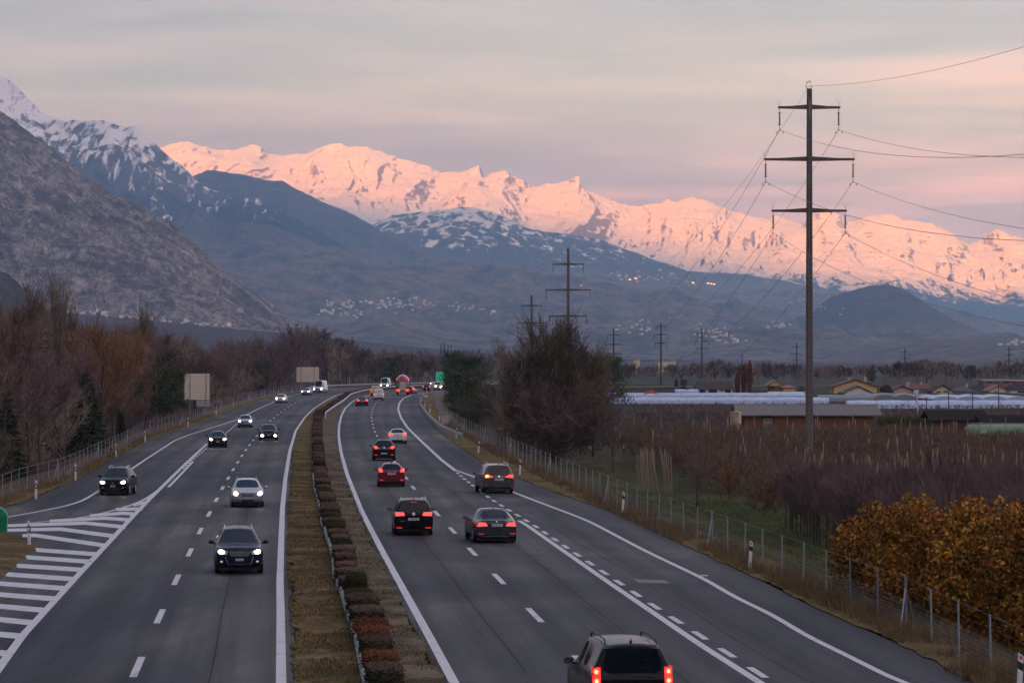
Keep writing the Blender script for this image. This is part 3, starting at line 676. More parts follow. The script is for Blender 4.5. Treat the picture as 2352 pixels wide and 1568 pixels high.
# unseen range added behind the viewer, its crest shaped to block the low sun from the valley
def back_range():
    xs = np.linspace(-15000, 15000, 260)
    h = 155 + np.interp(xs + 750, [-15000,-9000,-7600,-6300,-5400,-4700,-3600,-2400,-1340,0,2500,6000,15000], [2150,2250,2240,2210,2170,2080,1830,1640,1490,1440,1500,1800,1900])
    h = h + (fbm(xs / 700, xs * 0, 90, 5, 0.55) - 0.5) * 90
    v = np.concatenate([np.linspace(0, 1, 30), np.linspace(1.15, 2.0, 10)])
    V, XX = np.meshgrid(v, xs, indexing='ij'); HR = np.repeat(h[None], len(v), 0)
    Y = -7000 - 4000 * V
    Z = np.where(V <= 1, HR * V ** 0.9, HR * (1 - (V - 1) * .9)) + np.sin(np.clip(V, 0, 2)*math.pi)**2 * (fbm(XX/500, Y/500, 95, 5, ridged=True)-.6)*180
    n, m = XX.shape; I = np.arange(n*m).reshape(n, m)
    F = np.stack([I[:-1, :-1], I[1:, :-1], I[1:, 1:], I[:-1, 1:]], -1).reshape(-1, 4)
    tag(mesh_np('sun_blocking_range_behind_viewer', np.stack([XX, Y, Z], -1).reshape(-1, 3), F, M_SPUR, smooth=True), kind='structure')
back_range()
# ---- air
hz = MB().box(-16000, 16000, -15600, 36000, -6.0, 2750).build('haze', None or MATS.setdefault('haze', bpy.data.materials.new('haze')))
hm = MATS['haze']; hm.use_nodes = True
for n_ in list(hm.node_tree.nodes): hm.node_tree.nodes.remove(n_)
o_ = hm.node_tree.nodes.new('ShaderNodeOutputMaterial'); v_ = hm.node_tree.nodes.new('ShaderNodeVolumePrincipled')
v_.inputs['Color'].default_value = (*HAZE_COLOR, 1); v_.inputs['Density'].default_value = HAZE_DENSITY; v_.inputs['Anisotropy'].default_value = 0.0; v_.inputs['Absorption Color'].default_value = (1, 1, 1, 1)
hm.node_tree.links.new(v_.outputs[0], o_.inputs['Volume'])
tag(hz, 'thin blue haze filling the whole valley air', 'haze', kind='stuff')
# ================================================================== VEHICLES
M_TYRE = mat('tyre_rubber', (0.018, 0.018, 0.019), 0.85, 0.2)
M_RIM = mat('alloy_rim', (0.34, 0.34, 0.35), 0.4, 0.5, 0.8)
M_BLACKP = mat('black_plastic', (0.018, 0.018, 0.019), 0.55, 0.35)
M_CHROME = mat('chrome_trim', (0.75, 0.75, 0.76), 0.18, 0.6, 1.0)
M_GLASS = glass('car_glass', 0.22, (0.75, 0.88, 1.0))
M_GLASSD = glass('privacy_glass', 0.06)
M_HEAD = mat('lit_headlamp', (0.9, 0.85, 0.75), 0.2, emit=(1.0, 0.86, 0.62), estr=6.0)
M_HOUSE = mat('lamp_glass', (0.45, 0.42, 0.38), 0.12, 0.6, coat=0.6)
M_TAIL = mat('lit_tail_lamp', (0.65, 0.02, 0.02), 0.25, emit=(1.0, 0.035, 0.03), estr=0.95)
M_TAILD = mat('glowing_red_reflector', (0.36, 0.015, 0.015), 0.25, 0.5, coat=0.4, emit=(1.0, 0.02, 0.01), estr=0.18)  # faint glow given to reflectors and high brake lights, though unlit
M_AMBER = mat('lit_indicator', (0.9, 0.45, 0.05), 0.3, emit=(1.0, 0.55, 0.06), estr=2.4)
M_PLATE = mat('number_plate', (0.66, 0.64, 0.60), 0.5, var=0.04)
M_INK = mat('plate_lettering', (0.03, 0.03, 0.03), 0.6)
M_SEAT = mat('seat_cloth', (0.035, 0.035, 0.04), 0.9)
M_MIRG = mat('mirror_glass', (0.55, 0.55, 0.55), 0.08, 0.6, 1.0)
def paint(name, c, metal=0.35, rough=0.28):
    return mat('paint_' + name, c, rough, 0.15 if sum(c) < .1 else .35, metal, coat=0.16 if sum(c) < .1 else (0.5 if sum(c) < .3 else .9), var=0.05, scale=2.0)
PAINT = dict(navy=paint('navy', (0.012, 0.016, 0.040)), silver=paint('silver', (0.40, 0.41, 0.43), 0.7), black=paint('black', (0.006, 0.006, 0.007), 0.0),
             white=paint('white', (0.66, 0.65, 0.63), 0.0), red=paint('red', (0.16, 0.012, 0.022)), grey=paint('grey', (0.085, 0.082, 0.078), 0.5),
             darkgrey=paint('dark_grey', (0.040, 0.045, 0.052), 0.5), yellow=paint('yellow', (0.62, 0.48, 0.06), 0.0), brown=paint('brown_black', (0.022, 0.020, 0.018), 0.3),
             trred=paint('truck_red', (0.30, 0.010, 0.016), 0.0))

def text_mesh(name, txt, size, mt, parent, loc, rz=0.0, flip=False, bold=0.0):
    cu = bpy.data.curves.new('t', 'FONT'); cu.body = txt; cu.size = size; cu.align_x = 'CENTER'; cu.align_y = 'CENTER'
    cu.extrude = 0.002; cu.offset = bold
    o = bpy.data.objects.new('t', cu); COL.objects.link(o)
    dg = bpy.context.evaluated_depsgraph_get(); me = bpy.data.meshes.new_from_object(o.evaluated_get(dg))
    bpy.data.objects.remove(o); bpy.data.curves.remove(cu)
    me.materials.clear(); me.materials.append(mt)
    r = link(name, me, parent); r.rotation_euler = (R(90), 0, rz); r.location = loc; return r

def car_shell(L, W, H, hood=0.95, cowl_s=1.15, cowl_h=1.08, ws=1.95, rr=3.9, tail_s=None, tail_h=1.05, rw=0.62, zb=0.2, belt=0.98, nose=0.72, pillars=(2.75, 3.6), van=False, tail_in=0.06):
    """cage lofted nose to tail, then subdivided; returns bmesh-evaluated pieces by glass code"""
    w = W / 2; ts = tail_s if tail_s else L - tail_in
    S = []   # s, w, zb, zshoulder, wt, zt, code_of_next_interval
    S.append((0.00, w*.80, .34, nose-.06, w*.74, nose, 0))
    S.append((0.10, w*.93, zb+.03, nose+.06, w*.80, nose+.10, 0))
    S.append((0.45, w*1.0, zb, (nose+belt)/2, w*.84, (nose+hood)/2+.10, 0))
    S.append((cowl_s*.88, w*1.0, zb, belt-.02, w*.86, hood+.04, 0))
    S.append((cowl_s, w*1.0, zb, belt, w*.86, cowl_h, 1))
    S.append((ws, w*1.0, zb, belt+.02, rw, H-.06, 0))
    S.append((ws+.10, w*1.0, zb, belt+.02, rw, H-.035, 3))
    p1, p2 = pillars
    S.append((p1-.05, w*1.0, zb, belt+.02, rw, H, 0))
    S.append((p1+.05, w*1.0, zb, belt+.02, rw, H, 3))
    S.append((p2-.05, w*1.0, zb, belt+.03, rw, H-.005, 0 if van else 0))
    S.append((p2+.05, w*1.0, zb, belt+.03, rw, H-.015, 3 if (rr - p2) > .35 else 0))
    S.append((rr-.08, w*.99, zb, belt+.03, rw*.985, H-.04, 0))
    S.append((rr, w*.99, zb, belt+.03, rw*.97, H-.06, 2))
    S.append((ts, w*.96, zb+.02, belt, w*(.80 if tail_s else .86), tail_h, 0))
    if tail_s:
        S.append((ts+.1, w*.96, zb+.02, belt, w*.80, tail_h+.005, 0))
        S.append((L-.10, w*.93, zb+.05, belt-.06, w*.78, tail_h-.01, 0))
    S.append((L-.02, w*.90, zb+.07, belt-.10 if tail_s else belt-.08, w*.78, tail_h-.06, 0))
    S.append((L, w*.82, zb+.14, belt-.16, w*.72, tail_h-.12, 0))
    bm = bmesh.new(); rows = []
    for (s, ww, z0, zs, wt, zt, c) in S:
        y = L/2 - s; zm = z0 + (zs - z0) * .5
        tall = zt - zs
        half = [(0, z0), (ww*.8, z0), (ww*.985, z0+.09), (ww*1.02, zm), (ww*.985, zs), (ww*.96 if tall > .25 else (ww*.6+wt*.4), zs + min(.05, tall*.4)),
                (wt, zt - min(.09, tall*.3)), (wt*.90, zt - min(.02, tall*.08)), (wt*.45, zt+.005), (0, zt+.015)]
        r = [bm.verts.new((x, y, z)) for x, z in half]
        l = [r[0]] + [bm.verts.new((-x, y, z)) for x, z in half[1:-1]] + [r[-1]]
        rows.append((r, l))
    for k in range(len(S)-1):
        code = S[k][6]
        for side in (0, 1):
            a, b = rows[k][side], rows[k+1][side]
            for j in range(9):
                q = [a[j], a[j+1], b[j+1], b[j]]
                if side: q = q[::-1]
                try: f = bm.faces.new(q)
                except ValueError: continue
                f.material_index = 0
                if code == 1: f.material_index = 1 if j >= 7 else ((4 + side) if j == 5 else 0)
                elif code == 2 and j >= 7: f.material_index = 2
                elif code == 3 and j == 5 and not (van and k > 6): f.material_index = 4 + side
    for row in (rows[0], rows[-1]):
        r, l = row
        for j in range(9):
            vs = [r[j], r[j+1], l[j+1], l[j]]; vs = list(dict.fromkeys(vs))
            if len(vs) >= 3:
                try: bm.faces.new(vs)
                except ValueError: pass
    bmesh.ops.recalc_face_normals(bm, faces=bm.faces)
    cl = bm.edges.layers.float.new('crease_edge')
    for e in bm.edges:
        m = {f.material_index for f in e.link_faces}
        if len(m) > 1: e[cl] = 0.55
    me = bpy.data.meshes.new('cage'); bm.to_mesh(me); bm.free()
    for i in range(6): me.materials.append(M_BLACKP)
    o = bpy.data.objects.new('cage', me); COL.objects.link(o)
    md = o.modifiers.new('s', 'SUBSURF'); md.levels = 2; md.render_levels = 2
    dg = bpy.context.evaluated_depsgraph_get(); ev = bpy.data.meshes.new_from_object(o.evaluated_get(dg))
    bpy.data.objects.remove(o)
    n = len(ev.vertices); co = np.empty(n*3, np.float32); ev.vertices.foreach_get('co', co); co = co.reshape(-1, 3)
    polys = [(tuple(p.vertices), p.material_index) for p in ev.polygons]
    bvh = BVHTree.FromPolygons([Vector(c) for c in co], [p[0] for p in polys])
    pieces = {}
    for c in (0, 1, 2, 4, 5):
        F = [p[0] for p in polys if p[1] == c]
        if not F: continue
        used = sorted({i for f in F for i in f}); mp = {u: i for i, u in enumerate(used)}
        pieces[c] = (co[used], [tuple(mp[i] for i in f) for f in F])
    return pieces, bvh
SHELLS = {}
def patch(name, bvh, corners, mt, parent, face='front', off=0.012, n=(8, 4), depth=0.04, ell=False, L=4.4):
    """panel that hugs the nose (front) or tail (rear): corners (x,z) BL BR TR TL; ell = rounded outline"""
    mb = MB(); nx, nz = n; vs = []; sg = 1 if face == 'front' else -1
    (x0,z0),(x1,z1),(x2,z2),(x3,z3) = corners
    last = None
    for j in range(nz+1):
        for i in range(nx+1):
            u, v = i/nx, j/nz
            if ell:
                a, b = 2*u-1, 2*v-1
                uu, vv = a*math.sqrt(max(0, 1-b*b/2)), b*math.sqrt(max(0, 1-a*a/2)); u, v = (uu+1)/2, (vv+1)/2
            x = (x0*(1-u)+x1*u)*(1-v) + (x3*(1-u)+x2*u)*v; z = (z0*(1-u)+z1*u)*(1-v) + (z3*(1-u)+z2*u)*v
            h = bvh.ray_cast(Vector((x, sg*8, z)), Vector((0, -sg, 0)))[0]
            for sh in (0.04, 0.09, 0.16):
                if h is None: h = bvh.ray_cast(Vector((x*(1-sh), sg*8, z)), Vector((0, -sg, 0)))[0]
            y = h.y if h is not None else (last if last is not None else sg*L/2)
            last = y
            vs.append((x, y + sg*off, z))
    N = len(vs); w = nx+1
    fs = [(j*w+i, j*w+i+1, (j+1)*w+i+1, (j+1)*w+i) for j in range(nz) for i in range(nx)]
    rim = list(range(w)) + [j*w+nx for j in range(1, nz+1)] + [nz*w+i for i in range(nx-1, -1, -1)] + [j*w for j in range(nz-1, 0, -1)]
    vs += [(vs[i][0], vs[i][1] - sg*depth, vs[i][2]) for i in rim]; m = len(rim)
    fs += [(rim[k], rim[(k+1) % m], N+(k+1) % m, N+k) for k in range(m)]
    mb.add(vs, fs); return mb.build(name, mt, parent, smooth=False)
def mirror2(c): return [(-c[1][0], c[1][1]), (-c[0][0], c[0][1]), (-c[3][0], c[3][1]), (-c[2][0], c[2][1])]
def lathe_x(mb, x0, prof, n=20, cy=0, cz=0):
    """profile [(x, r)] turned about the x axis"""
    vs = [];
    for (x, r) in prof:
        for k in range(n):
            t = 2*math.pi*k/n; vs.append((x0+x, cy+r*math.cos(t), cz+r*math.sin(t)))
    fs = [(i*n+k, i*n+(k+1) % n, (i+1)*n+(k+1) % n, (i+1)*n+k) for i in range(len(prof)-1) for k in range(n)]
    fs += [tuple(range(n)), tuple((len(prof)-1)*n+k for k in range(n))[::-1]]
    mb.add(vs, fs)
def wheels(parent, W, L, r, fy, ry, tw=0.215):
    for y in (fy, ry):
        for sx in (-1, 1):
            x = sx * (W/2 - tw/2 - .005)
            we = MB(); lathe_x(we, x, [(-tw/2, r*.62), (-tw/2, r*.9), (-tw/2+.03, r), (tw/2-.03, r), (tw/2, r*.9), (tw/2, r*.62)], 20, y, r)
            wo = we.build('wheel', M_TYRE, parent, smooth=False)
            rm = MB(); xo = x + sx * (tw/2 - .015)
            for k in range(5):
                t = 2*math.pi*k/5
                rm.tube([(xo, y, r), (xo, y+math.cos(t)*r*.6, r+math.sin(t)*r*.6)], .035, 4)
            lathe_x(rm, xo, [(-.03, r*.55), (-.03, r*.64), (.01, r*.64), (.01, r*.58)], 20, y, r)
            rm.build('rim', M_RIM, wo)
def build_car(model, label, cat, paintm, pos, rz, lit='front', plate='VS 108 342', glassm=None, rails=None, name='car', details=True, **kw):
    """pos = where the wheels stand; nose along local +Y"""
    sp = MODELS[model]; L, W, H = sp['L'], sp['W'], sp['H']
    key = model
    if key not in SHELLS: SHELLS[key] = car_shell(**{k: v for k, v in sp.items() if k not in ('r', 'front', 'rear', 'rails', 'axles', 'mir')})
    pieces, bvh = SHELLS[key]
    t = empty(name, pos, rz, label, cat)
    glassm = glassm or M_GLASS
    nm = {0: 'body', 1: 'windscreen', 2: 'rear_window', 4: 'side_window', 5: 'side_window'}
    for c, (co, F) in pieces.items():
        me = bpy.data.meshes.new(nm[c]); me.from_pydata([tuple(v) for v in co], [], F)
        me.polygons.foreach_set('use_smooth', [True]*len(me.polygons)); me.update()
        me.materials.append(paintm if c == 0 else (glassm if c == 1 else (sp.get('rg') and glassm or kw.get('rearglass', glassm))))
        link(nm[c], me, t)
    fy, ry = sp.get('axles', (L/2-.88, -L/2+.95)); r = sp.get('r', .34)
    wheels(t, W, L, r, fy, ry)
    # black underbody, set low to deepen the shade under the car
    ub = MB(); ub.box(-W*.42, W*.42, -L/2+.25, L/2-.25, sp.get('zb', .2)-.08, sp.get('zb', .2)+.25); ub.build('underbody', M_BLACKP, t)
    for y in (fy, ry):
        for sx in (-1, 1):
            a = MB(); xs = sx*(W/2*.985); n = 16; vs = []
            for k in range(n+1):
                th = math.pi*k/n; vs += [(xs+sx*.012, y+math.cos(th)*(r+.035), r+math.sin(th)*(r+.035)), (xs+sx*.012, y+math.cos(th)*(r+.075), r+math.sin(th)*(r+.075))]
            vs2 = [(v[0]-sx*.12, v[1], v[2]) for v in vs]; N = len(vs)
            fs = [(2*k, 2*k+1, 2*k+3, 2*k+2) for k in range(n)] + [(2*k, 2*k+2, N+2*k+2, N+2*k) for k in range(n)]
            a.add(vs+vs2, fs); a.build('wheel_arch', M_BLACKP if kw.get('cladding') else paintm, t)
    # mirrors
    mz, my = sp.get('mir', (sp.get('cowl_h', 1.08)-.02, L/2-sp.get('cowl_s', 1.15)-.42))
    for sx in (-1, 1):
        mm = MB(); x0 = sx*W/2*.93; x1 = sx*(W/2+.20)
        prof = [(0.0, .6), (.25, .95), (.7, 1.0), (1.0, .55)]
        vs = []; n = 8
        for (u, k) in prof:
            for a in range(n):
                th = 2*math.pi*a/n + .39; vs.append((sx*(W/2+.02)+sx*.20*u, my+.02+math.cos(th)*.075*k, mz+.03+math.sin(th)*.085*k))
        fs = [(i*n+a, i*n+(a+1) % n, (i+1)*n+(a+1) % n, (i+1)*n+a) for i in range(3) for a in range(n)] + [tuple(range(n)), tuple(3*n+a for a in range(n))]
        mm.add(vs, fs); mm.tube([(x0*.93, my, mz-.06), (sx*(W/2+.06), my, mz-.01)], .03, 5)
        mo = mm.build('door_mirror', kw.get('mirror', paintm), t, smooth=True)
        g = MB(); g.box(*sorted((sx*(W/2+.05), sx*(W/2+.20))), my-.065, my-.058, mz-.03, mz+.09); g.build('mirror_glass', M_MIRG, mo)
    if rails or sp.get('rails'):
        for sx in (-1, 1):
            m = MB(); rx = sp.get('rw', .62)*.86*sx; s0, s1 = sp['ws']+.1, sp['rr']-.15
            m.tube([(rx, L/2-s0, H-.06), (rx*1.0, L/2-s0-.15, H+.045), (rx, L/2-(s0+s1)/2, H+.06), (rx, L/2-s1+.15, H+.04), (rx, L/2-s1, H-.06)], .018, 5)
            m.build('roof_rail', kw.get('railm', M_CHROME), t)
    # aerial
    m = MB()
    if kw.get('fin', True): m.tube([(0, L/2-sp['rr']+.22, H-.02), (0, L/2-sp['rr']+.12, H+.06)], [.035, .008], 5)
    else: m.tube([(0, L/2-sp['ws']-.15, H-.03), (0, L/2-sp['ws']-.45, H+.20)], .007, 4)
    m.build('aerial', M_BLACKP, t)
    # cabin
    if details:
        sy = L/2 - sp['ws'] - .55
        for sx in (-1, 1):
            st = MB()
            st.box(sx*.37-.24, sx*.37+.24, sy-.25, sy+.25, .38, .58); st.box(sx*.37-.23, sx*.37+.23, sy-.38, sy-.26, .5, 1.08)
            st.box(sx*.37-.12, sx*.37+.12, sy-.36, sy-.28, 1.07, 1.26); st.build('front_seat', M_SEAT, t)
        st = MB(); st.box(-.62, .62, sy-1.35, sy-1.20, .5, 1.02)
        for q in (-.4, 0, .4): st.box(q-.11, q+.11, sy-1.33, sy-1.24, 1.01, 1.16)
        st.build('rear_bench', M_SEAT, t)
        d = MB(); d.box(-.68, .68, L/2-sp['cowl_s']-.65, L/2-sp['cowl_s']-.30, .72, .97); d.build('dashboard', M_BLACKP, t)
        wl = MB(); cx, cy_, cz = -.37, L/2-sp['cowl_s']-.82, .93; n = 14
        wl.tube([(cx+.18*math.cos(2*math.pi*k/n), cy_-.06*math.sin(2*math.pi*k/n), cz+.16*math.sin(2*math.pi*k/n)) for k in range(n+1)], .016, 4, cap=False)
        wl.build('steering_wheel', M_BLACKP, t)
    P = lambda n_, c, m_, **k: patch(n_, bvh, c, m_, t, L=L, **k)
    if lit == 'front': sp['front'](P, t, W, L, H, paintm, plate, bvh)
    else: sp['rear'](P, t, W, L, H, paintm, plate, bvh, kw)
    return t
def sub(P_obj, child): child.parent = P_obj; return child
def plate_on(P, t, bvh, face, z, txt, w=.30, h=.085, L=4.4, euro=False):
    o = P('number_plate', [(-w/2, z), (w/2, z), (w/2, z+h), (-w/2, z+h)], M_PLATE, face=face, off=.03, n=(1, 1), depth=.03)
    sg = 1 if face == 'front' else -1
    y = sum(v.co.y for v in o.data.vertices[:4]) / 4
    yy = max(abs(v.co.y) for v in o.data.vertices)*sg
    for v in o.data.vertices: 
        v.co.y = yy if abs(v.co.y) > abs(yy)-.03 else v.co.y
    text_mesh('plate_text', txt, h*.78, M_INK, o, (0.01 if not euro else .02, yy + sg*.004, z+h/2), 0 if sg < 0 else math.pi, bold=.002)
    if euro:
        b = MB(); b.box(-w/2, -w/2+.045, yy-.004, yy+.002, z+.003, z+h-.003); b.build('country_band', mat('plate_blue', (.02, .06, .45), .5), o)
def lamp_pair(P, c, glow, M1=M_HOUSE, M2=M_HEAD, nm='headlight', face='front', rnd=True):
    for cc, gg in ((c, glow), (mirror2(c), [mirror2(g) for g in glow])):
        h = P(nm, cc, M1, face=face, off=.012, n=(8, 5))
        for g in gg:
            q = P('lamp', g, M2, face=face, off=.024, n=(6, 6), depth=.02, ell=rnd); q.parent = h
def box_at(x, z, w, h): return [(x-w/2, z-h/2), (x+w/2, z-h/2), (x+w/2, z+h/2), (x-w/2, z+h/2)]
def badge(P, z, r=.06, face='front', txt=None, t=None, L=4.4):
    o = P('badge', box_at(0, z, 2*r, 2*r), M_CHROME, face=face, off=.03, n=(6, 6), ell=True)
    if txt:
        sg = 1 if face == 'front' else -1; yy = max(abs(v.co.y) for v in o.data.vertices)*sg
        text_mesh('emblem', txt, r*1.0, mat('emblem_blue', (.02, .04, .14), .4), o, (0, yy+sg*.005, z), 0 if sg < 0 else math.pi, bold=.003)
    return o
def slats(P, z0, z1, w0, w1, n, M=None, face='front'):
    for k in range(n):
        v = (k+.5)/n; z = z0+(z1-z0)*v; w = w0+(w1-w0)*v
        P('grille_slat', [(-w/2, z-.018), (w/2, z-.018), (w/2, z+.018), (-w/2, z+.018)], M or M_CHROME, face=face, off=.022, n=(8, 1), depth=.012)
# ---- faces
def front_suv(P, t, W, L, H, pm, plate, bvh):
    lamp_pair(P, [(.46, .73), (.80, .79), (.82, .93), (.44, .88)], [[(.56, .75), (.79, .78), (.79, .93), (.56, .91)]])
    P('grille', [(-.33, .66), (.33, .66), (.45, .88), (-.45, .88)], M_BLACKP, n=(10, 4))
    slats(P, .68, .88, .64, .88, 3); badge(P, .775, .075, txt='VW')
    P('lower_grille', [(-.36, .30), (.36, .30), (.42, .42), (-.42, .42)], M_BLACKP, n=(10, 3))
    for sx in (-1, 1):
        c = [(.40, .36), (.43, .36), (.55, .66), (.51, .66)]
        P('bumper_trim', c if sx > 0 else mirror2(c), M_CHROME, n=(1, 6), off=.018)
    lamp_pair(P, box_at(.69, .48, .20, .10), [box_at(.67, .48, .10, .07)], M_BLACKP, mat('fog_lamp', (.6, .55, .45), .3, emit=(1, .85, .6), estr=.08), 'fog_light')
    P('bumper_lip', [(-.6, .25), (.6, .25), (.66, .29), (-.66, .29)], M_CHROME, n=(10, 1))
    plate_on(P, t, bvh, 'front', .51, plate, L=L)
def front_estate(P, t, W, L, H, pm, plate, bvh):
    lamp_pair(P, [(.44, .62), (.78, .66), (.80, .86), (.56, .84)], [[(.52, .64), (.77, .66), (.78, .85), (.56, .84)]])
    P('grille', [(-.25, .60), (.25, .60), (.38, .77), (-.38, .77)], M_BLACKP, n=(10, 4))
    slats(P, .63, .76, .46, .66, 2); P('badge', box_at(0, .69, .16, .07), M_CHROME, off=.03, n=(6, 4), ell=True)
    P('lower_grille', [(-.34, .32), (.34, .32), (.37, .42), (-.37, .42)], M_BLACKP, n=(10, 3))
    lamp_pair(P, [(.44, .36), (.72, .42), (.76, .54), (.48, .46)], [box_at(.66, .47, .09, .07)], mat('fog_recess', (.12, .12, .11), .6), M_HOUSE, 'fog_light')
    plate_on(P, t, bvh, 'front', .47, plate, L=L)
def front_hatch(P, t, W, L, H, pm, plate, bvh):
    lamp_pair(P, [(.42, .66), (.74, .70), (.75, .84), (.40, .80)], [[(.50, .66), (.74, .69), (.74, .86), (.50, .83)]])
    P('grille', [(-.36, .66), (.36, .66), (.38, .74), (-.38, .74)], M_BLACKP, n=(10, 2)); badge(P, .72, .05)
    P('lower_grille', [(-.50, .30), (.50, .30), (.52, .42), (-.52, .42)], M_BLACKP, n=(10, 3))
    lamp_pair(P, box_at(.60, .44, .13, .09), [box_at(.60, .44, .09, .07)], M_BLACKP, M_HOUSE, 'fog_light')
    plate_on(P, t, bvh, 'front', .50, plate, L=L)
def front_offroad(P, t, W, L, H, pm, plate, bvh):
    front_hatch(P, t, W, L, H, pm, plate, bvh)
    P('skid_plate', [(-.40, .26), (.40, .26), (.40, .29), (-.40, .29)], mat('skid_metal', (.6, .58, .5), .4), n=(8, 1), off=.03)
def front_low(P, t, W, L, H, pm, plate, bvh):   # daytime lamps low in the bumper
    lamp_pair(P, [(.40, .70), (.78, .78), (.80, .86), (.50, .80)], [box_at(.6, .79, .02, .02)], M_HOUSE, M_HOUSE)
    P('grille', [(-.40, .62), (.40, .62), (.40, .76), (-.40, .76)], mat('grille_dull', (.10, .095, .08), .5), n=(10, 2))
    P('lower_grille', [(-.60, .28), (.60, .28), (.52, .56), (-.52, .56)], M_BLACKP, n=(10, 3))
    lamp_pair(P, box_at(.66, .48, .30, .20), [box_at(.64, .48, .28, .19)], M_BLACKP, M_HEAD, 'driving_light')
    plate_on(P, t, bvh, 'front', .50, plate, L=L)
def front_kidney(P, t, W, L, H, pm, plate, bvh):
    lamp_pair(P, [(.44, .64), (.76, .68), (.76, .82), (.42, .78)], [[(.48, .62), (.76, .64), (.76, .86), (.48, .84)]])
    for sx in (-1, 1): P('grille', box_at(sx*.12, .68, .20, .10), M_BLACKP, n=(5, 4), ell=True)
    P('lower_grille', [(-.50, .34), (.50, .34), (.55, .40), (-.55, .40)], M_BLACKP, n=(10, 2)); plate_on(P, t, bvh, 'front', .46, plate, L=L)
def front_van(P, t, W, L, H, pm, plate, bvh):
    lamp_pair(P, [(.56, .78), (.86, .82), (.88, 1.06), (.56, 1.0)], [[(.60, .78), (.88, .80), (.88, 1.04), (.60, 1.0)]])
    P('grille', [(-.48, .76), (.48, .76), (.52, .98), (-.52, .98)], M_BLACKP, n=(8, 3)); badge(P, .88, .08)
    P('bumper_panel', [(-.80, .30), (.80, .30), (.84, .66), (-.84, .66)], M_BLACKP, n=(10, 3)); plate_on(P, t, bvh, 'front', .44, plate, L=L)
def tail_pair(P, quads, nm='tail_light', mt=M_TAIL):
    for q in quads:
        for c in (q, mirror2(q)): P(nm, c, mt, face='rear', n=(6, 5), off=.014)
def rear_common(P, t, W, L, H, pm, plate, bvh, pz, ph=.11, pw=.50, bumper=.30, euro=False):
    P('bumper_insert', [(-W*.38, .22), (W*.38, .22), (W*.41, bumper), (-W*.41, bumper)], M_BLACKP, face='rear', n=(10, 2))
    plate_on(P, t, bvh, 'rear', pz, plate, w=pw, h=ph, L=L, euro=euro)
    for y in (): pass
def rear_mpv(P, t, W, L, H, pm, plate, bvh, kw):
    tail_pair(P, [[(.40, .92), (.82, .90), (.84, 1.08), (.46, 1.06)]])
    tail_pair(P, [box_at(.66, .36, .26, .06)], 'fog_reflector', M_TAILD)
    badge(P, .99, .07, 'rear', txt='VW'); P('high_brake_light', box_at(0, H-.13, .30, .02), M_TAILD, face='rear', n=(3, 1))
    P('bumper_shelf', [(-.78, .58), (.78, .58), (.80, .63), (-.80, .63)], pm, face='rear', n=(10, 2), off=.05, depth=.08)
    P('model_letters', box_at(-.50, .67, .20, .03), M_CHROME, face='rear', n=(2, 1))
    rear_common(P, t, W, L, H, pm, plate, bvh, .70)
def rear_mpv2(P, t, W, L, H, pm, plate, bvh, kw):
    tail_pair(P, [[(.38, .98), (.84, .94), (.84, 1.10), (.62, 1.12)]])
    P('indicator_light', [(-.80, .98), (-.64, .98), (-.64, 1.10), (-.80, 1.10)], M_AMBER, face='rear', n=(4, 4), off=.03, ell=True)
    tail_pair(P, [box_at(.76, .50, .14, .05)], 'fog_reflector', M_TAILD)
    P('badge', box_at(0, 1.02, .13, .12), M_CHROME, face='rear', off=.02, n=(5, 5), ell=True)
    P('model_letters', box_at(0, .93, .44, .03), M_CHROME, face='rear', n=(8, 1)); P('bumper_panel', [(-.74, .40), (.74, .40), (.78, .66), (-.78, .66)], pm, face='rear', n=(10, 3), off=.04, depth=.06)
    rear_common(P, t, W, L, H, pm, plate, bvh, .77, bumper=.36)
def rear_suv3(P, t, W, L, H, pm, plate, bvh, kw):
    tail_pair(P, [[(.44, .98), (.68, .92), (.86, 1.12), (.62, 1.16)]])
    tail_pair(P, [box_at(.64, .46, .20, .06)], 'fog_reflector', M_TAILD); badge(P, 1.04, .06, 'rear')
    P('tailgate_sheen', [(-.42, .90), (.42, .90), (.46, 1.02), (-.46, 1.02)], mat('olive_sheen', (.10, .09, .06), .35, coat=.6), face='rear', n=(10, 2))  # olive sheen painted onto the tailgate as a lighter patch
    rear_common(P, t, W, L, H, pm, plate, bvh, .52, pw=.46, bumper=.34)
def rear_hatch(P, t, W, L, H, pm, plate, bvh, kw):
    tail_pair(P, [[(.55, .92), (.78, .92), (.80, 1.14), (.60, 1.12)]])
    tail_pair(P, [box_at(.64, .42, .20, .08)], 'fog_reflector', M_TAILD); P('chrome_bar', box_at(0, .93, .56, .025), M_CHROME, face='rear', n=(6, 1))
    rear_common(P, t, W, L, H, pm, plate, bvh, .76, pw=.50, bumper=.36)
def rear_coupe(P, t, W, L, H, pm, plate, bvh, kw):
    tail_pair(P, [[(.50, .76), (.84, .76), (.82, .92), (.50, .92)]], mt=M_TAIL)
    badge(P, .84, .05, 'rear'); P('diffuser', [(-.52, .24), (.52, .24), (.60, .36), (-.60, .36)], M_BLACKP, face='rear', n=(8, 2))
    rear_common(P, t, W, L, H, pm, plate, bvh, .52, bumper=.24)
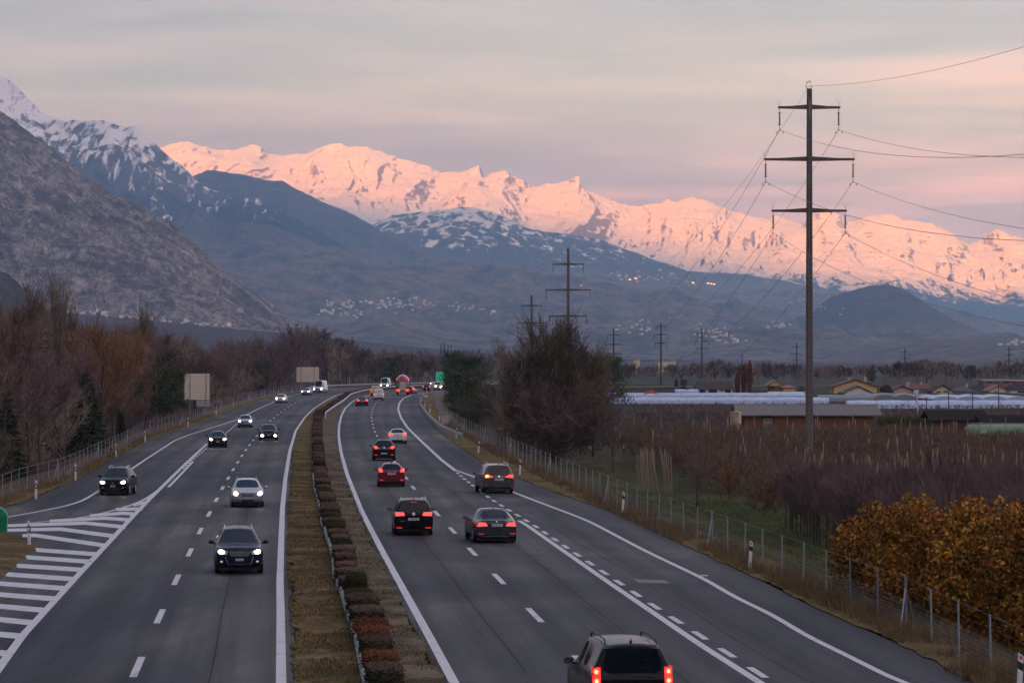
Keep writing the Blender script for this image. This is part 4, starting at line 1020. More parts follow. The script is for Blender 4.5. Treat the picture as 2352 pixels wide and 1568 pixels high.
def rear_limo(P, t, W, L, H, pm, plate, bvh, kw):
    tail_pair(P, [[(.40, .76), (.84, .74), (.88, .92), (.48, .90)]])
    P('chrome_bar', box_at(0, .885, .80, .02), M_CHROME, face='rear', n=(8, 1)); badge(P, .97, .04, 'rear')
    P('bumper_trim', box_at(0, .30, 1.5, .035), M_CHROME, face='rear', n=(10, 1), off=.02)
    for sx in (-1, 1): 
        P('exhaust_trim', box_at(sx*.66, .27, .34, .12), M_CHROME, face='rear', n=(6, 3), off=.03)
        P('exhaust_mouth', box_at(sx*.66, .27, .27, .07), M_BLACKP, face='rear', n=(6, 3), off=.035)
    tail_pair(P, [box_at(.70, .42, .26, .03)], 'fog_reflector', M_TAILD)
    P('spoiler_lip', [(-.78, .99), (.78, .99), (.78, 1.02), (-.78, 1.02)], pm, face='rear', n=(10, 1), off=.05, depth=.10)
    P('model_number', box_at(.50, .965, .20, .03), M_CHROME, face='rear', n=(3, 1))
    plate_on(P, t, bvh, 'rear', .74, plate, w=.52, h=.11, L=L, euro=True)
def rear_fast(P, t, W, L, H, pm, plate, bvh, kw):
    tail_pair(P, [[(.44, .76), (.84, .72), (.86, .92), (.46, .90)]]); rear_common(P, t, W, L, H, pm, plate, bvh, .72, bumper=.30)
def rear_4x4(P, t, W, L, H, pm, plate, bvh, kw):
    for z in (1.02, 1.22):
        for sx in (-1, 1):
            h = P('tail_light', box_at(sx*.80, z, .19, .20), mat('tail_housing', (.25, .01, .01), .25, coat=.5, emit=(1, .02, .01), estr=.25), face='rear', n=(4, 4), off=.014)
            q = P('lamp', box_at(sx*.80, z, .15, .15), M_TAIL, face='rear', n=(6, 6), off=.022, ell=True); q.parent = h
            q = P('bulb', box_at(sx*.80, z, .06, .06), M_AMBER, face='rear', n=(4, 4), off=.03, ell=True); q.parent = h
    P('high_brake_light', box_at(0, H-.11, .26, .025), M_TAILD, face='rear', n=(3, 1))
    P('roof_spoiler', [(-.62, H-.14), (.62, H-.14), (.60, H-.06), (-.60, H-.06)], pm, face='rear', n=(8, 2), off=.10, depth=.14)
    P('step_panel', [(-.62, .98), (.12, .98), (.02, 1.12), (-.60, 1.12)], pm, face='rear', n=(6, 2), off=.03)
    P('wiper', [(.02, 1.13), (.50, 1.10), (.50, 1.12), (.02, 1.15)], M_BLACKP, face='rear', n=(6, 1), off=.03)
    P('model_letters', box_at(-.45, 1.06, .14, .05), M_CHROME, face='rear', n=(2, 1))
    rear_common(P, t, W, L, H, pm, plate, bvh, .84, pw=.52)
def rear_van(P, t, W, L, H, pm, plate, bvh, kw):
    tail_pair(P, [[(.74, .82), (.86, .82), (.86, 1.10), (.76, 1.10)]])
    for x in (0,): P('door_gap', box_at(x, 1.15, .018, 1.4), M_BLACKP, face='rear', n=(1, 8))
    P('door_handle', box_at(-.08, 1.02, .06, .16), M_BLACKP, face='rear', n=(1, 2), off=.03)
    P('bumper_panel', [(-.86, .28), (.86, .28), (.86, .46), (-.86, .46)], M_BLACKP, face='rear', n=(8, 2))
    plate_on(P, t, bvh, 'rear', .62, plate, w=.46, h=.11, L=L)
MODELS = dict(
    suv=dict(L=4.43, W=1.82, H=1.66, hood=1.02, cowl_s=1.22, cowl_h=1.13, ws=2.0, rr=4.0, rw=.60, zb=.24, belt=1.02, nose=.90, pillars=(2.9, 3.75), r=.35, front=front_suv, rear=rear_suv3, rails=True),
    estate=dict(L=4.5, W=1.80, H=1.49, hood=.90, cowl_s=1.15, cowl_h=1.02, ws=2.02, rr=4.15, rw=.60, zb=.19, belt=.93, nose=.78, pillars=(2.75, 3.6), r=.32, front=front_estate, rear=rear_mpv, rails=True),
    hatch=dict(L=4.15, W=1.74, H=1.47, hood=.90, cowl_s=1.10, cowl_h=1.02, ws=1.9, rr=3.75, rw=.57, zb=.18, belt=.93, nose=.80, pillars=(2.65, 3.4), r=.31, front=front_hatch, rear=rear_hatch),
    crosshatch=dict(L=4.15, W=1.76, H=1.60, hood=.95, cowl_s=1.05, cowl_h=1.07, ws=1.85, rr=3.8, rw=.60, zb=.21, belt=.98, nose=.84, pillars=(2.6, 3.4), r=.33, front=front_offroad, rear=rear_hatch, rails=True),
    smallhatch=dict(L=3.85, W=1.66, H=1.44, hood=.88, cowl_s=1.0, cowl_h=1.0, ws=1.75, rr=3.5, rw=.55, zb=.19, belt=.92, nose=.76, pillars=(2.45, 3.15), r=.30, front=front_hatch, rear=rear_hatch),
    crossover=dict(L=4.4, W=1.84, H=1.56, hood=.95, cowl_s=1.15, cowl_h=1.08, ws=2.0, rr=3.95, rw=.59, zb=.22, belt=1.0, nose=.84, pillars=(2.8, 3.6), r=.34, front=front_low, rear=rear_suv3, rails=True),
    kidney=dict(L=4.24, W=1.76, H=1.42, hood=.86, cowl_s=1.25, cowl_h=.98, ws=2.05, rr=3.8, rw=.55, zb=.18, belt=.90, nose=.78, pillars=(2.8, 3.5), r=.31, front=front_kidney, rear=rear_hatch),
    crossover2=dict(L=4.36, W=1.84, H=1.64, hood=.98, cowl_s=1.15, cowl_h=1.10, ws=1.95, rr=3.95, rw=.58, zb=.24, belt=1.02, nose=.86, pillars=(2.8, 3.6), r=.34, front=front_low, rear=rear_suv3),
    redhatch=dict(L=3.95, W=1.74, H=1.48, hood=.88, cowl_s=1.0, cowl_h=1.02, ws=1.8, rr=3.55, rw=.53, zb=.20, belt=.96, nose=.78, pillars=(2.5, 3.2), r=.31, front=front_hatch, rear=rear_hatch),
    mpv=dict(L=4.4, W=1.80, H=1.66, hood=.96, cowl_s=.95, cowl_h=1.08, ws=1.85, rr=4.22, rw=.65, zb=.22, belt=1.0, nose=.84, pillars=(2.7, 3.6), r=.33, front=front_hatch, rear=rear_mpv, rails=True),
    bigmpv=dict(L=4.85, W=1.90, H=1.74, hood=.98, cowl_s=.95, cowl_h=1.10, ws=1.9, rr=4.62, rw=.68, zb=.24, belt=1.04, nose=.84, pillars=(2.8, 3.8), r=.34, front=front_hatch, rear=rear_mpv2, rails=True),
    limo=dict(L=5.1, W=1.90, H=1.47, hood=.92, cowl_s=1.55, cowl_h=1.0, ws=2.35, rr=3.75, tail_s=4.40, tail_h=1.04, rw=.61, zb=.18, belt=.93, nose=.78, pillars=(3.0, 3.6), r=.35, front=front_hatch, rear=rear_limo, axles=(1.65, -1.5)),
    coupe=dict(L=4.26, W=1.82, H=1.40, hood=.88, cowl_s=1.25, cowl_h=.99, ws=2.05, rr=3.5, rw=.53, zb=.19, belt=.92, nose=.78, pillars=(3.0, 3.4), r=.33, front=front_kidney, rear=rear_coupe, tail_h=1.00),
    fastback=dict(L=4.8, W=1.86, H=1.40, hood=.88, cowl_s=1.3, cowl_h=.98, ws=2.15, rr=3.7, tail_s=4.5, tail_h=.97, rw=.56, zb=.18, belt=.90, nose=.76, pillars=(2.9, 3.6), r=.34, front=front_hatch, rear=rear_fast),
    four=dict(L=4.60, W=1.86, H=1.86, hood=1.12, cowl_s=1.25, cowl_h=1.22, ws=1.85, rr=4.48, rw=.66, zb=.28, belt=1.14, nose=.98, pillars=(2.7, 3.6), r=.38, front=front_hatch, rear=rear_4x4, rails=True, tail_h=1.16),
    van=dict(L=5.9, W=1.99, H=2.62, hood=1.22, cowl_s=.75, cowl_h=1.34, ws=1.45, rr=5.80, rw=.82, zb=.30, belt=1.20, nose=1.04, pillars=(2.3, 3.6), r=.36, front=front_van, rear=rear_van, tail_h=1.30, van=True),
    smallvan=dict(L=4.2, W=1.80, H=1.86, hood=1.05, cowl_s=.85, cowl_h=1.16, ws=1.6, rr=4.12, rw=.76, zb=.22, belt=1.08, nose=.90, pillars=(2.3, 3.1), r=.33, front=front_van, rear=rear_van, tail_h=1.16, van=True),
)
def heading(fn, y):     # direction of travel away from the viewer along a lane curve
    s = (float(fn(y+6)) - float(fn(y-6))) / 12; return -math.atan(s)
def put(model, px, py, label, cat, pm, away, fn, yaw=0.0, ref=None, **kw):
    """px, py: foot of the nearer bumper in the picture"""
    x, y, z = G(px, py); sp = MODELS[model]; h = heading(fn, y) + R(yaw)
    d = Vector((-math.sin(h), math.cos(h), 0))
    c = Vector((x, y, z)) + d * (sp['L']/2 - .7)
    return build_car(model, label, cat, pm, (c.x, c.y, float(elev(c.y)) + .004), h if away else h + math.pi, lit='rear' if away else 'front', **kw)
LAL = LA_DASH; RBL = RB_DASH
put('suv', 549, 1316, 'navy blue sport utility vehicle with chrome grille and two people inside', 'car', PAINT['navy'], False, LAL, plate='FR 22212', fin=False, rearglass=M_GLASSD, yaw=2.0)
put('estate', 568.5, 1163.5, 'silver estate car with lit headlights and raised roof rails behind the navy one', 'car', PAINT['silver'], False, LAL, plate='VS 39405', railm=PAINT['silver'], yaw=2.0)
put('crosshatch', 263, 1136, 'black hatchback leaving on the slip road at the far left', 'car', PAINT['black'], False, LAL, plate='VS 72618', yaw=-6, fin=False)
put('hatch', 500, 1027.5, 'black hatchback in the outer lane with round lit headlights', 'car', PAINT['black'], False, LAL, plate='VS 41907', yaw=2)
put('crossover', 617, 1011, 'black estate car with bright driving lights low in its bumper', 'car', PAINT['black'], False, LAL, plate='VS 15530', yaw=2)
put('smallhatch', 563, 982, 'small silver hatchback beside the end of the dashed lane', 'car', PAINT['silver'], False, LAL, plate='VS 8842', fin=False)
put('kidney', 644.5, 925.5, 'white compact car with dark twin grille and glaring headlights', 'car', PAINT['white'], False, LAL, plate='VS 6120', yaw=-4)
put('smallhatch', 702.5, 907.5, 'silver hatchback driving in front of the white high roof van', 'car', PAINT['silver'], False, LAL, plate='VS 3107', yaw=-8)
put('van', 731, 903, 'white high roof van beside the large sign board', 'van', PAINT['white'], False, LAL, plate='VS 9921', name='delivery_van', yaw=-8)
put('van', 883, 893.5, 'white high roof van far off beyond the yellow van', 'van', PAINT['white'], False, LAL, plate='VS 5566', name='delivery_van', yaw=-2)
put('kidney', 997, 886.8, 'white car farthest away on the bend, left of the green sign', 'car', PAINT['white'], False, LAL, plate='VS 1', yaw=-40)
put('coupe', 912.5, 1018, 'white coupe with red tail lights in the right lane', 'car', PAINT['white'], True, RBL, plate='VS 27718')
put('crossover2', 882, 1057, 'black sport utility vehicle with slanted tail lights', 'car', PAINT['brown'], True, RBL, plate='VS 60423')
put('redhatch', 899, 1116.5, 'dark red hatchback with high set tail lights', 'car', PAINT['red'], True, RBL, plate='VS 124 804')
put('mpv', 949, 1228, 'black people carrier with silver roof rails in the left lane', 'car', PAINT['black'], True, RBL, plate='VS 478 309', rearglass=M_GLASSD)
put('limo', 1137, 1245.5, 'black saloon with wide tail lights and chrome exhaust trim', 'car', PAINT['darkgrey'], True, RBL, plate='RO SZ 6876', yaw=3)
put('bigmpv', 1143, 1132, 'grey people carrier flashing its left indicator on the slip lane', 'car', PAINT['grey'], True, RBL, plate='VS 214 663', rearglass=M_GLASSD, yaw=4)
put('four', 1443, 1662, 'black off road vehicle cut off by the lower picture edge', 'car', PAINT['black'], True, RBL, plate='VS 341 572', rearglass=M_GLASSD, yaw=2.5, railm=M_BLACKP)
put('fastback', 832, 932, 'dark grey fastback saloon behind the white box van', 'car', PAINT['darkgrey'], True, RBL, plate='VS 7713', yaw=3)
put('smallvan', 870, 918.5, 'small white box van with double rear doors', 'van', PAINT['white'], True, RBL, plate='VS 50114', name='box_van', yaw=2, rearglass=PAINT['white'])
put('smallvan', 862, 908.5, 'yellow postal van half hidden behind the small white van', 'van', PAINT['yellow'], True, RBL, plate='VS 3300', name='box_van', yaw=2, rearglass=mat('van_window_film', (.5, .5, .42), .4))
put('redhatch', 942, 905.2, 'red car with brake lights just ahead of the tanker truck', 'car', PAINT['trred'], True, RBL, plate='VS 8', yaw=-6)
put('hatch', 979.5, 899.2, 'black hatchback on the bend ahead of the tanker truck', 'car', PAINT['black'], True, RBL, plate='VS 40', yaw=5)
put('smallvan', 1006.5, 896, 'cream van on the bend below the green sign', 'van', mat('paint_cream', (.55, .52, .46), .3, coat=.6), False, RBL, plate='VS 77', name='box_van', yaw=20)
put('kidney', 1016.5, 896, 'white car partly hidden by the pines below the green sign', 'car', PAINT['white'], False, RBL, plate='VS 2', yaw=20)

# ---- tanker truck
def tanker():
    x, y, z = G(925, 907.5); h = heading(RBL, y + 8) + R(5)
    t = empty('tanker_truck', (x, y, z), h, 'silo tanker truck with red rounded tail and silver tank', 'truck')
    tank = MB(); n = 28
    prof = [(0.35, 0.0), (0.35, .55), (.5, .95), (.8, 1.18), (1.3, 1.25), (10.0, 1.25), (10.5, 1.1), (10.7, .7), (10.75, 0.0)]
    vs = []; 
    for (yy, r) in prof:
        for k in range(n):
            a = 2*math.pi*k/n; vs.append((r*math.cos(a), yy, 2.35 + (yy*.02) + r*math.sin(a)*1.12))
    fs = [(i*n+k, i*n+(k+1) % n, (i+1)*n+(k+1) % n, (i+1)*n+k) for i in range(len(prof)-1) for k in range(n)]
    tank.add(vs, fs); tank.build('tank', mat('tank_steel', (.42, .42, .43), .35, .5, .7), t, smooth=True)
    cap = MB(); vs = []; pr = [(0.30, .02), (0.30, .57), (.45, .97), (.75, 1.20), (1.22, 1.28)]
    ks = [i*math.pi/16 for i in range(17)]
    for (yy, r) in pr:
        for a in ks: vs.append((r*math.cos(a), yy, 2.38 + r*math.sin(a)*1.13))
    m = len(ks); fs = [(i*m+k, i*m+k+1, (i+1)*m+k+1, (i+1)*m+k) for i in range(len(pr)-1) for k in range(m-1)]
    cap.add(vs, fs); cap.build('red_tank_end', PAINT['trred'], t, smooth=True)
    rg = MB(); rg.tube([(1.27*math.cos(a), 1.25, 2.38+1.27*math.sin(a)*1.13) for a in ks], .04, 6); rg.build('rim_band', M_CHROME, t)
    bx = MB().box(-.62, .62, .05, .34, .95, 2.62); bx.build('rear_cabinet', mat('cabinet', (.48, .44, .38), .5), t)
    la = MB()
    for sx in (-.95, -.66): la.tube([(sx, .10, 1.2), (sx, .10, 2.9), (sx, .5, 3.55)], .025, 5)
    for k in range(7): la.tube([(-.95, .10, 1.4+k*.27), (-.66, .10, 1.4+k*.27)], .018, 4)
    la.build('ladder', M_CHROME, t)
    fr = MB().box(-1.2, 1.2, .02, .22, .72, .92); fr.box(-.45, -.25, .2, 10.5, .9, 1.2); fr.box(.25, .45, .2, 10.5, .9, 1.2); fr.build('chassis', mat('chassis', (.06, .05, .045), .7), t)
    for sx in (-1, 1):
        MB().box(*sorted((sx*.62, sx*1.18)), -.01, .03, 1.05, 1.20).build('marker_board', mat('orange_board', (.75, .25, .03), .5, emit=(1, .35, .05), estr=.25), t)  # boards given a weak orange glow, though they hold no lamp
        MB().box(*sorted((sx*.55, sx*1.25)), -.03, .02, .76, .90).build('tail_light', M_TAIL, t)
        MB().box(*sorted((sx*1.12, sx*1.25)), .28, .33, 3.10, 3.24).build('marker_lamp', M_TAIL, t)
    for yy in (1.2, 2.5, 3.8, 9.6, 12.9):
        for sx in (-1, 1):
            w = MB(); x0 = sx*1.05; lathe_x(w, x0, [(-.17, .3), (-.17, .47), (-.13, .52), (.13, .52), (.17, .47), (.17, .3)], 20, yy, .52); wo = w.build('wheel', M_TYRE, t)
            w = MB(); lathe_x(w, x0+sx*.12, [(-.02, .30), (.02, .30), (.05, .12)], 14, yy, .52); w.build('rim', M_RIM, wo)
    cb = MB(); cb.prism([(-1.24, 1.0), (1.24, 1.0), (1.24, 3.4), (1.1, 3.75), (-1.1, 3.75), (-1.24, 3.4)], 'y', 11.6, 13.8); cb.build('cab', PAINT['trred'], t)
    MB().box(-1.1, 1.1, 13.79, 13.82, 1.9, 2.9).build('windscreen', M_GLASSD, t)
    for sx in (-1, 1):
        MB().box(*sorted((sx*1.28, sx*1.5)), 13.5, 13.7, 2.0, 2.8).build('door_mirror', M_BLACKP, t)
tanker()

# ---- people in the two nearest oncoming cars
def seated_person(carobj, sx, label, shirt, hair, driver=True, ws=2.0, L=4.43, cowl=1.22):
    """one continuous skinned body in driving position; hair and clothing are children"""
    sy = L/2 - ws - .55
    V = [(0, -.12, .66), (0, -.16, .88), (0, -.19, 1.10), (0, -.19, 1.17), (0, -.17, 1.27), (0, -.17, 1.36),
         (.19, -.17, 1.08), (.27, .02, .90), (.16, .28, .97), (-.19, -.17, 1.08), (-.27, .02, .90), (-.16, .28, .97),
         (.12, .02, .62), (.15, .36, .66), (.14, .56, .34), (-.12, .02, .62), (-.15, .36, .66), (-.14, .56, .34),
         (.13, .33, 1.0), (-.13, .33, 1.0), (.14, .66, .30), (-.14, .66, .30)]
    E = [(0,1),(1,2),(2,3),(3,4),(4,5),(2,6),(6,7),(7,8),(2,9),(9,10),(10,11),(0,12),(12,13),(13,14),(0,15),(15,16),(16,17),(8,18),(11,19),(14,20),(17,21)]
    if not driver:
        V[8] = (.14, .22, .72); V[11] = (-.14, .22, .72); V[18] = (.10, .30, .71); V[19] = (-.10, .30, .71)
    Rr = [.15, .15, .15, .065, .088, .075, .07, .05, .036, .07, .05, .036, .085, .07, .05, .085, .07, .05, .034, .034, .04, .04]
    me = bpy.data.meshes.new('p'); me.from_pydata(V, E, []); o = bpy.data.objects.new('p', me); COL.objects.link(o)
    md = o.modifiers.new('k', 'SKIN'); md.use_smooth_shade = True
    for i, r in enumerate(Rr): me.skin_vertices[0].data[i].radius = (r, r)
    me.skin_vertices[0].data[0].use_root = True
    s = o.modifiers.new('s', 'SUBSURF'); s.levels = 1; s.render_levels = 1
    dg = bpy.context.evaluated_depsgraph_get(); ev = bpy.data.meshes.new_from_object(o.evaluated_get(dg)); bpy.data.objects.remove(o)
    skin = mat('skin', (.42, .24, .17), .6); sh = mat('shirt_' + shirt[0], shirt[1], .85)
    ev.materials.clear(); ev.materials.append(skin); ev.materials.append(sh)
    for p in ev.polygons:
        c = p.center; p.material_index = 0 if (c.z > 1.155 or (c.y > .24 and c.z > .68 and abs(c.x) < .24)) else 1
    M = carobj.matrix_world if False else Matrix.Translation(carobj.location) @ carobj.rotation_euler.to_matrix().to_4x4()
    p = link('person', ev); w = M @ Vector((sx*.37, sy, -.02)); p.location = w; p.rotation_euler = carobj.rotation_euler
    tag(p, label, 'person')
    hb = bmesh.new(); bmesh.ops.create_uvsphere(hb, u_segments=12, v_segments=8, radius=.105)
    for v in hb.verts:
        v.co = Vector((v.co.x*.92, v.co.y*1.05, v.co.z*1.05)) + Vector((0, -.19, 1.35))
    bmesh.ops.delete(hb, geom=[v for v in hb.verts if v.co.y > -.13 and v.co.z < 1.38], context='VERTS')
    m2 = bpy.data.meshes.new('hair'); hb.to_mesh(m2); hb.free(); link('hair', m2, p, mat('hair_' + hair[0], hair[1], .8))
    # face, ears, fingers
    f = MB(); f.add([(-.012, -.085, 1.29), (.012, -.085, 1.29), (0, -.06, 1.275), (0, -.088, 1.315)], [(0,1,2),(0,2,3),(2,1,3)]); f.build('nose', skin, p)
    f = MB()
    for e in (-.034, .034): f.box(e-.014, e+.014, -.094, -.085, 1.312, 1.325)
    f.build('eyes', M_INK, p); MB().box(-.025, .025, -.094, -.086, 1.245, 1.253).build('mouth', mat('lips', (.35, .12, .10), .5), p)
    f = MB()
    for sgn, (hx, hy, hz_) in ((1, V[18]), (-1, V[19])):
        for k in range(4): f.tube([(hx-sgn*.012*k+sgn*.01, hy-.01, hz_+.02), (hx-sgn*(.012*k-.01), hy+.04, hz_+.03-.004*k), (hx-sgn*(.012*k-.01), hy+.055, hz_-.005)], [.009, .008, .006], 5)
        f.tube([(hx-sgn*.02, hy-.02, hz_), (hx-sgn*.05, hy+.02, hz_+.02)], [.010, .007], 5)
    f.build('fingers', skin, p)
cars = [o for o in COL.objects if o.get('category') == 'car']
seated_person(cars[0], -1, 'driver of the navy car in an olive jacket, hands on the wheel', ('olive', (.06, .06, .035)), ('dark', (.03, .02, .015)))
seated_person(cars[0], 1, 'front passenger of the navy car in a pink top with fair hair', ('pink', (.45, .20, .18)), ('fair', (.35, .25, .12)), driver=False)
seated_person(cars[1], -1, 'driver of the silver estate car in a beige jumper', ('beige', (.30, .24, .17)), ('brown', (.08, .05, .03)), ws=2.02, L=4.5)
seated_person(cars[2], -1, 'driver of the black hatchback on the slip road in a dark top', ('dark', (.05, .04, .04)), ('black', (.02, .015, .012)), ws=1.85, L=4.15)
# ================================================================== ROADSIDE FURNITURE
M_ZINC = mat('galvanised_steel', (0.32, 0.335, 0.35), 0.45, 0.5, 0.6)
M_ZINCD = mat('weathered_zinc', (0.26, 0.28, 0.30), 0.6, 0.4, 0.4)
M_WPOST = mat('post_white', (0.70, 0.69, 0.65), 0.6, var=.06)
M_REDREF = mat('red_refl', (0.55, 0.06, 0.03), 0.4)

# ---- delineator posts
def delineator_proto(kind):
    t = empty('delineator_post')
    b = MB(); b.prism([(-.06, 0), (.06, 0), (.06, 1.02), (-.06, 1.10)], 'y', -.05, .05); b.build('post', M_WPOST, t)
    k = MB(); b0, b1 = (.62, .86) if kind == 'white' else (.72, .84); k.prism([(-.0615, b0), (.0615, b0-.06), (.0615, b1), (-.0615, b1+.06)], 'y', -.0515, .0515); k.build('black_band', M_BLACKP, t)
    r = MB()
    if kind == 'red': r.box(-.03, .03, -.056, -.0525, .94, 1.02); m_ = M_REDREF
    else: r.box(-.03, .03, -.056, -.0525, .66, .82); m_ = mat('white_reflector', (.75, .75, .72), .3)
    r.build('reflector', m_, t); return t
PW = delineator_proto('white'); PR = delineator_proto('red')
lab_r = ['by the fence at the right picture edge', 'with red arrowhead between fence and broad tarmac', 'where the slip lane taper begins', 'right of the grey people carrier',
         'with red and white bands on the dry verge', 'at the near end of the crash barrier', 'behind the crash barrier near the grey cabinet', 'behind the crash barrier, third from its near end',
         'behind the crash barrier where it bends', 'at the far end of the crash barrier', 'just past the far end of the crash barrier', 'below the black hatchback on the bend', 'farthest one on the right bend']
pr = [(2340,1604),(1722,1306),(1430,1176),(1194,1090),(1098.5,1042),(1047.5,1006.5),(1009,966.5),(987,948),(975,936),(968.3,921),(972.6,909.5),(979.8,903.3),(992,899)]
used = set()
for (px, py), lb in zip(pr, lab_r):
    x, y, z = G(px, py, .03); src = PR
    o = copy_tree(src) if 'r' in used else src; used.add('r')
    o.location = (x, y, z); o.rotation_euler = (random.uniform(-.02, .02), R(3)+random.uniform(-.01, .03), random.uniform(-.1, .1))
    tag(o, 'white delineator post ' + lb, 'road post', 'delineator posts on the right')
lab_l = ['on the tip of the striped gore island', 'nearest on the left verge', 'left of the black hatchback on the slip road', 'by the fence above the slip road', 'in front of the dark spruces',
         'left of the small silver hatchback', 'below the near sign board', 'right of the near sign board', 'fourth from the far sign board', 'third from the far sign board', 'second from the far sign board', 'nearest the far sign board']
pls = [(67,1253.8),(82.6,1145.4),(173.5,1102.4),(266.8,1049.5),(333.4,1015),(432,979.6),(496.6,952),(536,932.5),(571.8,919.6),(607,910.2),(639.7,903),(670,900.4)]
for (px, py), lb in zip(pls, lab_l):
    x, y, z = G(px, py, .03)
    o = copy_tree(PW) if 'l' in used else PW; used.add('l')
    o.location = (x, y, z); o.rotation_euler = (random.uniform(-.02, .02), random.uniform(-.03, .03), random.uniform(-.1, .1))
    tag(o, 'black banded delineator post ' + lb, 'road post', 'delineator posts on the left')

# ---- wire fences: steel posts, top wires, fine mesh at the foot
def fence(fn, y0, y1, spacing, h, label, dz, netm, pr=.032):
    t = empty('wire_fence', (float(fn(y0)), y0, 0), 0, label, 'fence')
    ox, oy = float(fn(y0)), y0
    pts = []; Y = y0
    while Y < y1:
        pts.append(Y); s = float(fn(Y+2)-fn(Y-2))/4; Y += spacing/math.sqrt(1+s*s)
    p = MB().tube([(0, 0, -.3), (0, 0, h)], pr, 6).build('fence_post', M_ZINC, t)
    pw = MB().tube([(0, 0, -.3), (0, 0, h+.05)], .040, 6); pw.tube([(0, .02, h-.25), (.35, .55, 0)], .025, 5); pw.tube([(0, .02, h-.25), (-.25, -.55, 0)], .025, 5)
    pw = pw.build('braced_post', M_ZINC, t)
    many = len(pts) > 300
    for i, Y in enumerate(pts):
        src = pw if i % 9 == 4 else p
        o = src if (i == 0 and src is p) or i == 4 else src.copy()
        if o is not src: COL.objects.link(o); o.parent = t
        o.location = (float(fn(Y))-ox, Y-oy, float(elev(Y))+dz); o.rotation_euler = (random.uniform(-.015, .015), random.uniform(-.02, .02), 0)
    top = []
    for Y in pts: top.append((float(fn(Y))-ox, Y-oy, float(elev(Y))+dz))
    for zz, rr in ((h-.02, .007), (h*.78, .004), (h*.58, .004)):
        MB().tube([(a, b, c+zz) for a, b, c in top], rr, 3).build('fence_wire', M_ZINC, t)
    n = MB(); vs = []
    for a, b, c in top: vs += [(a, b+.03, c-.15), (a, b+.03, c+h*.56)]
    n.add(vs, [(2*i, 2*i+2, 2*i+3, 2*i+1) for i in range(len(top)-1)]); n.build('wire_mesh', netm, t, fix=False)
    return t
def net_mat(cell, wire):
    m, n = newmat('wire_mesh'); P = n.pos(); S = n.sep(P)
    for k in list(n.nt.nodes):
        if k.type in ('BSDF_PRINCIPLED',): n.nt.nodes.remove(k)
    out = [k for k in n.nt.nodes if k.type == 'OUTPUT_MATERIAL'][0]
    f1 = n.math('FRACT', n.math('DIVIDE', S[2], cell)); f2 = n.math('FRACT', n.math('DIVIDE', n.math('ADD', S[1], S[0]), cell))
    a = n.math('MAXIMUM', n.math('LESS_THAN', f1, wire), n.math('LESS_THAN', f2, wire))
    tr = n.N('ShaderNodeBsdfTransparent'); df = n.N('ShaderNodeBsdfDiffuse'); df.inputs[0].default_value = (.30, .32, .34, 1)
    mx = n.N('ShaderNodeMixShader'); n.L(a, mx.inputs[0]); n.L(tr.outputs[0], mx.inputs[1]); n.L(df.outputs[0], mx.inputs[2]); n.L(mx.outputs[0], out.inputs[0]); return m
NET = net_mat(.12, .09)
fence(FEN_R, 84, 760, 5.0, 1.60, 'long steel post wire fence along the right verge and orchard', -.05, NET)
fence(FEN_L, 150, 850, 5.0, 1.50, 'steel post wire fence along the left verge before the wood', -.05, NET, .022)

# ---- crash barriers
def wbeam(fn, y0, y1, label, cat='crash barrier', z=.75, face=-1, mt=None, post=4.0, ends=True):
    ox, oy = float(fn(y0)), y0
    t = empty('crash_barrier', (ox, oy, 0), 0, label, cat)
    Ys = [y0]
    while Ys[-1] < y1: Ys.append(min(y1, Ys[-1] + 3.0))
    prof = [(0, z), (.05, z-.03), (.08, z-.09), (.02, z-.155), (.08, z-.22), (.05, z-.28), (0, z-.31)]
    vs = []; 
    for k, Y in enumerate(Ys):
        s = float(fn(Y+2)-fn(Y-2))/4; nx, ny = 1/math.sqrt(1+s*s), -s/math.sqrt(1+s*s); e = float(elev(Y))
        for (o, zz) in prof: vs.append((float(fn(Y))-ox + nx*o*face, Y-oy + ny*o*face, zz+e))
    m = len(prof); fs = [(i*m+j, i*m+j+1, (i+1)*m+j+1, (i+1)*m+j) for i in range(len(Ys)-1) for j in range(m-1)]
    b = MB(); b.add(vs, fs); b.build('rail_beam', mt or M_ZINC, t)
    p = MB().box(-.05, .05, -.05, .05, -.3, z-.05).build('barrier_post', M_ZINCD, t)
    Y = y0 + .5; first = True
    while Y < y1:
        o = p if first else p.copy()
        if not first: COL.objects.link(o); o.parent = t
        first = False
        o.location = (float(fn(Y))-ox - face*.06, Y-oy, float(elev(Y))); Y += post
    return t
BAR_R = curve_xy([(1062,1012),(1035.8,1001),(1015,991),(994.6,973),(978,955),(965.8,936),(964.8,922)], [(-15.5,690)])
b_ = wbeam(BAR_R, G(1062,1012)[1], 620, 'curved steel crash barrier on the right verge before the pines')
wbeam(lambda y: HEDGE_C(y) - .36, 60, 400, 'dirty white steel barrier along the left side of the median hedge', face=-1, mt=mat('dirty_white_steel', (.26, .26, .26), .6, var=.95, scale=.9), z=.30)
wbeam(lambda y: HEDGE_C(y) + 1.0, 420, 930, 'steel barrier along the right side of the median hedge on the bend', face=1, mt=M_ZINC)
LB = lambda y: LA_EDGE_L(y) - 1.6
wbeam(LB, 790, 985, 'far steel crash barrier beyond the left carriageway on the bend', face=1)

